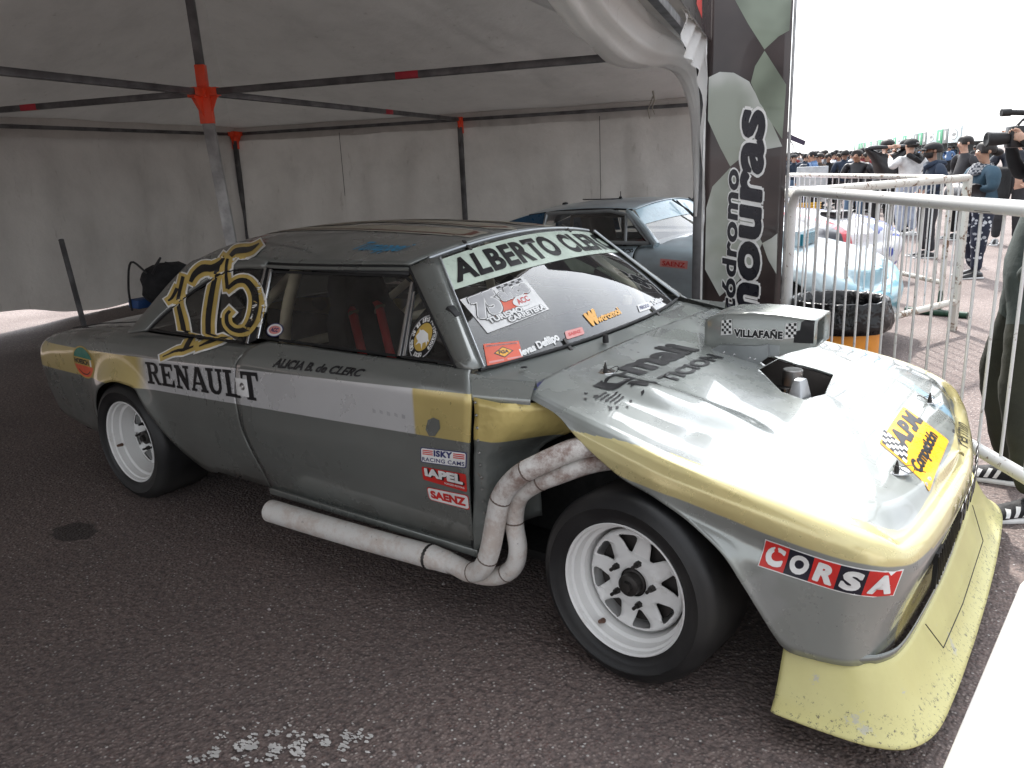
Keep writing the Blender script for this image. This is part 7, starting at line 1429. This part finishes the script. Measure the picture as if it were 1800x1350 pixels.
# camera operator at the right edge
r_, J_, s_ = person('person', (.68, 5.33, 0), LFT-.1, 1.78, 'camera operator in black jacket shouldering a video camera at the right edge', BLK, BLK, SK[1], dict(elR=(.10, -.26, 1.22), wrR=(.22, -.17, 1.50), elL=(.12, .25, 1.30), wrL=(.26, .10, 1.52)), 1.15, hair=('cap', BLK))
vc = empty('video_camera', (.47, 5.16, 1.545), LFT-.1, label='black shoulder video camera with lens pointing left at the right edge', cat='video camera')
m = MB(); m.box((0, -.02, .03), (.34, .12, .17)); m.build('camera_body', M['blk'], vc, bevel=.012)
m = MB(); m.lathe([(.17, .045), (.21, .05), (.30, .055), (.33, .060), (.335, .05), (.325, .0)], 24, 'X', c=(0, -.02, .02)); m.build('lens', M['rubber'], vc)
m = MB(); m.tube([(-.10, 0, .20), (.18, 0, .22)], .022, 10); m.tube([(.18, 0, .22), (.25, 0, .22)], .030, 12); m.build('microphone', M['rubber'], vc)
m = MB(); m.tube([(-.12, 0, .11), (-.08, 0, .16), (.08, 0, .16), (.12, 0, .11)], .012, 8); m.build('handle', M['blk'], vc)
# nearest spectator, cut by the right edge
NSH = plain('black_knit_shoe', (.015, .015, .017), .8, bump=.3, bs=90)
r_, J_, s_ = person('person', (.845, 1.25, 0), radians(-172), 1.74, 'spectator in olive trousers, grey fleece and striped black trainers at the right edge', GRYF, OLV, SK[1], dict(anR=(.03, -.10, .10), knR=(.10, -.09, .52), toeR=(1, -.08), anL=(-.02, .24, .10), knL=(.04, .17, .5), toeL=(1, .5), elR=(-.02, -.25, 1.14), wrR=(.07, -.17, .97), elL=(-.06, .27, 1.16), wrL=(.09, .17, .99)), 1.28, hair=('short', SK_HAIR), shoes=NSH, hands=False, hem=.80, bulk=1.2)
sh = [c for c in r_.children if c.name.startswith('shoe')]
for so in sh:
    sB = BVHTree.FromPolygons([v.co.copy() for v in so.data.vertices], [tuple(p.vertices) for p in so.data.polygons])
    right = so is sh[1]; f = Vector((1, -.08, 0)).normalized() if right else Vector((1, .5, 0)).normalized(); sdv = Vector((-f.y, f.x, 0)); a = (J_['anR'] if right else J_['anL'])*s_; a.z = 0
    for sg in (1,):
        for k in range(3):
            O = a+f*(.035+.030*k)+sdv*sg*.5+Vector((0, 0, .030)); lay('stripe', *RECT, O, f*.014, Vector((0, 0, .038))-f*.016, -sdv*sg, sB, M['wht'], so, .0025, .012, keep=lambda q: q.z > .028 and q.z < .075)
# ------------------------------------------------------------------ distant crowd
rnd = random.Random(11)
COLS = [BLK, NVY, CHR, cloth('mid_blue_cloth', (.10, .18, .34)), cloth('grey_cloth', (.22, .22, .23)), cloth('dark_red_cloth', (.20, .03, .03)), cloth('brown_cloth', (.10, .07, .05)), WHC, cloth('dark_green_cloth', (.02, .07, .05))]
protos = []
for k in range(10):
    t_ = COLS[(0, 1, 2, 3, 4, 0, 6, 7, 1, 5)[k]]; r_, _, _ = person('person', (0, 0, 0), 0, 1.50+.025*(k % 5), 'x', t_, (BLK, JNS, CHR)[k % 3], SK[k % 3], (pock if k % 2 else {}), 1.1, hair=(('short', 'cap', 'short', 'short', 'bun')[k % 5], (SK_HAIR, BLK)[k % 2]), detail=1, hands=False, bulk=1.22)
    protos.append(r_)
cx, cy = 1.0066, -2.7818
WORDS = ['black', 'navy', 'charcoal', 'mid blue', 'grey', 'black padded', 'brown', 'off-white', 'navy', 'dark red']
spots = []
for i in range(130):
    D = 22+60*rnd.random()**1.3; px = rnd.uniform(1372, 1585) if i < 110 else rnd.uniform(1585, 1800)
    if px > 1590: D = rnd.uniform(45, 90)
    ang = yaw+math.atan((px-900)/1414.07/cos(pitch)*.985); spots.append((cx+D*sin(ang), cy+D*cos(ang), D, px))
spots.sort(key=lambda s: s[2])
for i, (x, y, D, px) in enumerate(spots):
    k = rnd.randrange(10); pr = protos[k]; o = copy_tree(pr) if i >= 0 else pr; o.location = (x, y, 0); o.rotation_euler.z = rnd.uniform(-3.1, 3.1)
    o['group'] = 'spectators in the distant crowd'; o['label'] = 'far spectator in %s top and %s trousers, %s' % (WORDS[k], ('black', 'blue', 'charcoal')[k % 3], 'nearest the banner' if px < 1440 else 'mid crowd' if px < 1520 else 'by the pit stalls' if px < 1590 else 'at far right')
for p in protos:
    for c in list(p.children_recursive): bpy.data.objects.remove(c)
    bpy.data.objects.remove(p)
# ------------------------------------------------------------------ pit stalls and far things
PW = plain('pale_stall_panel', (.62, .72, .74), .5); PG = plain('green_stall_panel', (.02, .30, .14), .5); PK = plain('grey_stall_panel', (.13, .15, .15), .5); DK = plain('stall_interior', (.03, .05, .055), .7)
p0 = Vector((-8.1, 67, 0)); dr = (Vector((-95, 355, 0))-Vector((-8.37, 68.6, 0))).normalized(); sd2 = Vector((-dr.y, dr.x, 0)); Rm = Matrix((dr, sd2, Vector((0, 0, 1)))).transposed()
ORD = 'first second third fourth fifth sixth seventh eighth ninth tenth eleventh twelfth thirteenth fourteenth fifteenth sixteenth seventeenth eighteenth nineteenth twentieth twenty-first twenty-second twenty-third twenty-fourth twenty-fifth twenty-sixth'.split()
kinds = ['w', 'k', 'g', 'w', 'k', 'g', 'k', 'w', 'g', 'w', 'g', 'w', 'w', 'g', 'g', 'k', 'w', 'g', 'w', 'g', 'k', 'g', 'g', 'g', 'w', 'g']
pos = 0.; nst = 0
for i, kd in enumerate(kinds):
    w = {'w': 5.2, 'k': 2.4, 'g': 2.6}[kd]*(1+.02*i); c = p0+dr*(pos+w/2); pos += w+.3
    st_ = empty('pit_stall', tuple(c), label=('pit stall with %s sign, %s from the right in the far row' % ({'w': 'pale blue', 'k': 'grey', 'g': 'green'}[kd], ORD[i])), cat='stall', group='pit stalls in the far row'); bpy.context.view_layer.update()
    def sp_(o): o.parent = st_; o.matrix_parent_inverse = Matrix.Translation(-c); return o
    m = MB(); m.box(c+Vector((0, 0, 2.42)), (w, .12, 1.15), Rm); sp_(m.build('sign_panel', {'w': PW, 'k': PK, 'g': PG}[kd], bevel=.02))
    m = MB(); m.box(c-sd2*2.2+Vector((0, 0, .95)), (w+.3, .1, 1.9), Rm); sp_(m.build('back_wall', DK)); m = MB(); m.box(c-sd2*1.1+Vector((0, 0, 1.86)), (w+.3, 2.2, .05), Rm); sp_(m.build('canopy', PK)); m = MB(); m.box(c+dr*(w/2)+Vector((0, 0, .95)), (.12, .12, 1.9), Rm); sp_(m.build('post', PK))
    fr_ = Vector((0, 0, 1)).cross(dr)*(-1)
    nrm_ = sd2 if (Vector((cx, cy, 0))-c).dot(sd2) > 0 else -sd2
    if kd == 'w':
        R0 = Matrix((dr, Vector((0, 0, 1)), dr.cross(Vector((0, 0, 1))))).transposed()
        for rx, rz, mt, of in ((1.5, .40, M['blk'], .07), (1.38, .34, PW, .08), (.9, .12, M['blk'], .09)):
            sp_(mesh('sign_oval', [c+Vector((0, 0, 2.45))+nrm_*of+dr*rx*cos(t)+Vector((0, 0, rz*sin(t))) for t in [2*pi*k/24 for k in range(24)]], [tuple(range(24))], mt, smooth=False))
    else:
        sp_(mesh('sign_number', [c+Vector((0, 0, 2.45))+nrm_*.07+dr*a+Vector((0, 0, b_)) for a, b_ in ((-.25, -.35), (.25, -.35), (.25, .35), (-.25, .35))], [(0, 1, 2, 3)], M['wht'], smooth=False))
# far left awnings and a dark feather flag
for i in range(5):
    c = Vector((-25-7*i, 62+9*i, 0)); a_ = empty('awning', tuple(c), label='low %s awning behind the crowd, %s from the right' % (('dark', 'blue', 'grey', 'dark', 'blue')[i], ORD[i]), cat='awning', group='awnings behind the crowd')
    m = MB(); m.box((0, 0, 2.05), (5.5, 4, .28)); m.build('roof', (PK, plain('blue_panel', (.05, .25, .40), .5))[i % 2], a_)
    for sx_, sy2 in ((-2.6, -1.9), (2.6, -1.9), (2.6, 1.9), (-2.6, 1.9)): m = MB(); m.box((sx_, sy2, 1.0), (.08, .08, 2.0)); m.build('post', PK, a_)
fl = empty('feather_flag', (-20.2, 66.5, 0), .6, label='dark slanted feather flag rising above the far crowd', cat='flag')
m = MB(); m.tube([(0, 0, 0), (0, 0, 2.2), (-.5, 0, 3.0), (-1.4, 0, 3.7)], .04, 6); m.build('pole', PK, fl)
m = MB(); P = [(.9, 2.15), (1.0, 2.5), (-.1, 3.0), (-1.1, 3.75), (-1.45, 3.55), (-.5, 2.75)]; m.prism(P, 'Y', -.02, .02); m.build('flag_cloth', plain('flag_dark', (.04, .03, .06), .6), fl, smooth=False)
tag(MBnamed(lambda b: b.box((-3.25, 12.3, .98), (.55, .03, .62), Matrix.Rotation(.6, 3, 'Z')), 'notice_board', plain('pale_grey_board', (.42, .45, .48), .4), None, bevel=.01), 'pale grey board fixed on the far barrier in front of the jeans man', 'board')
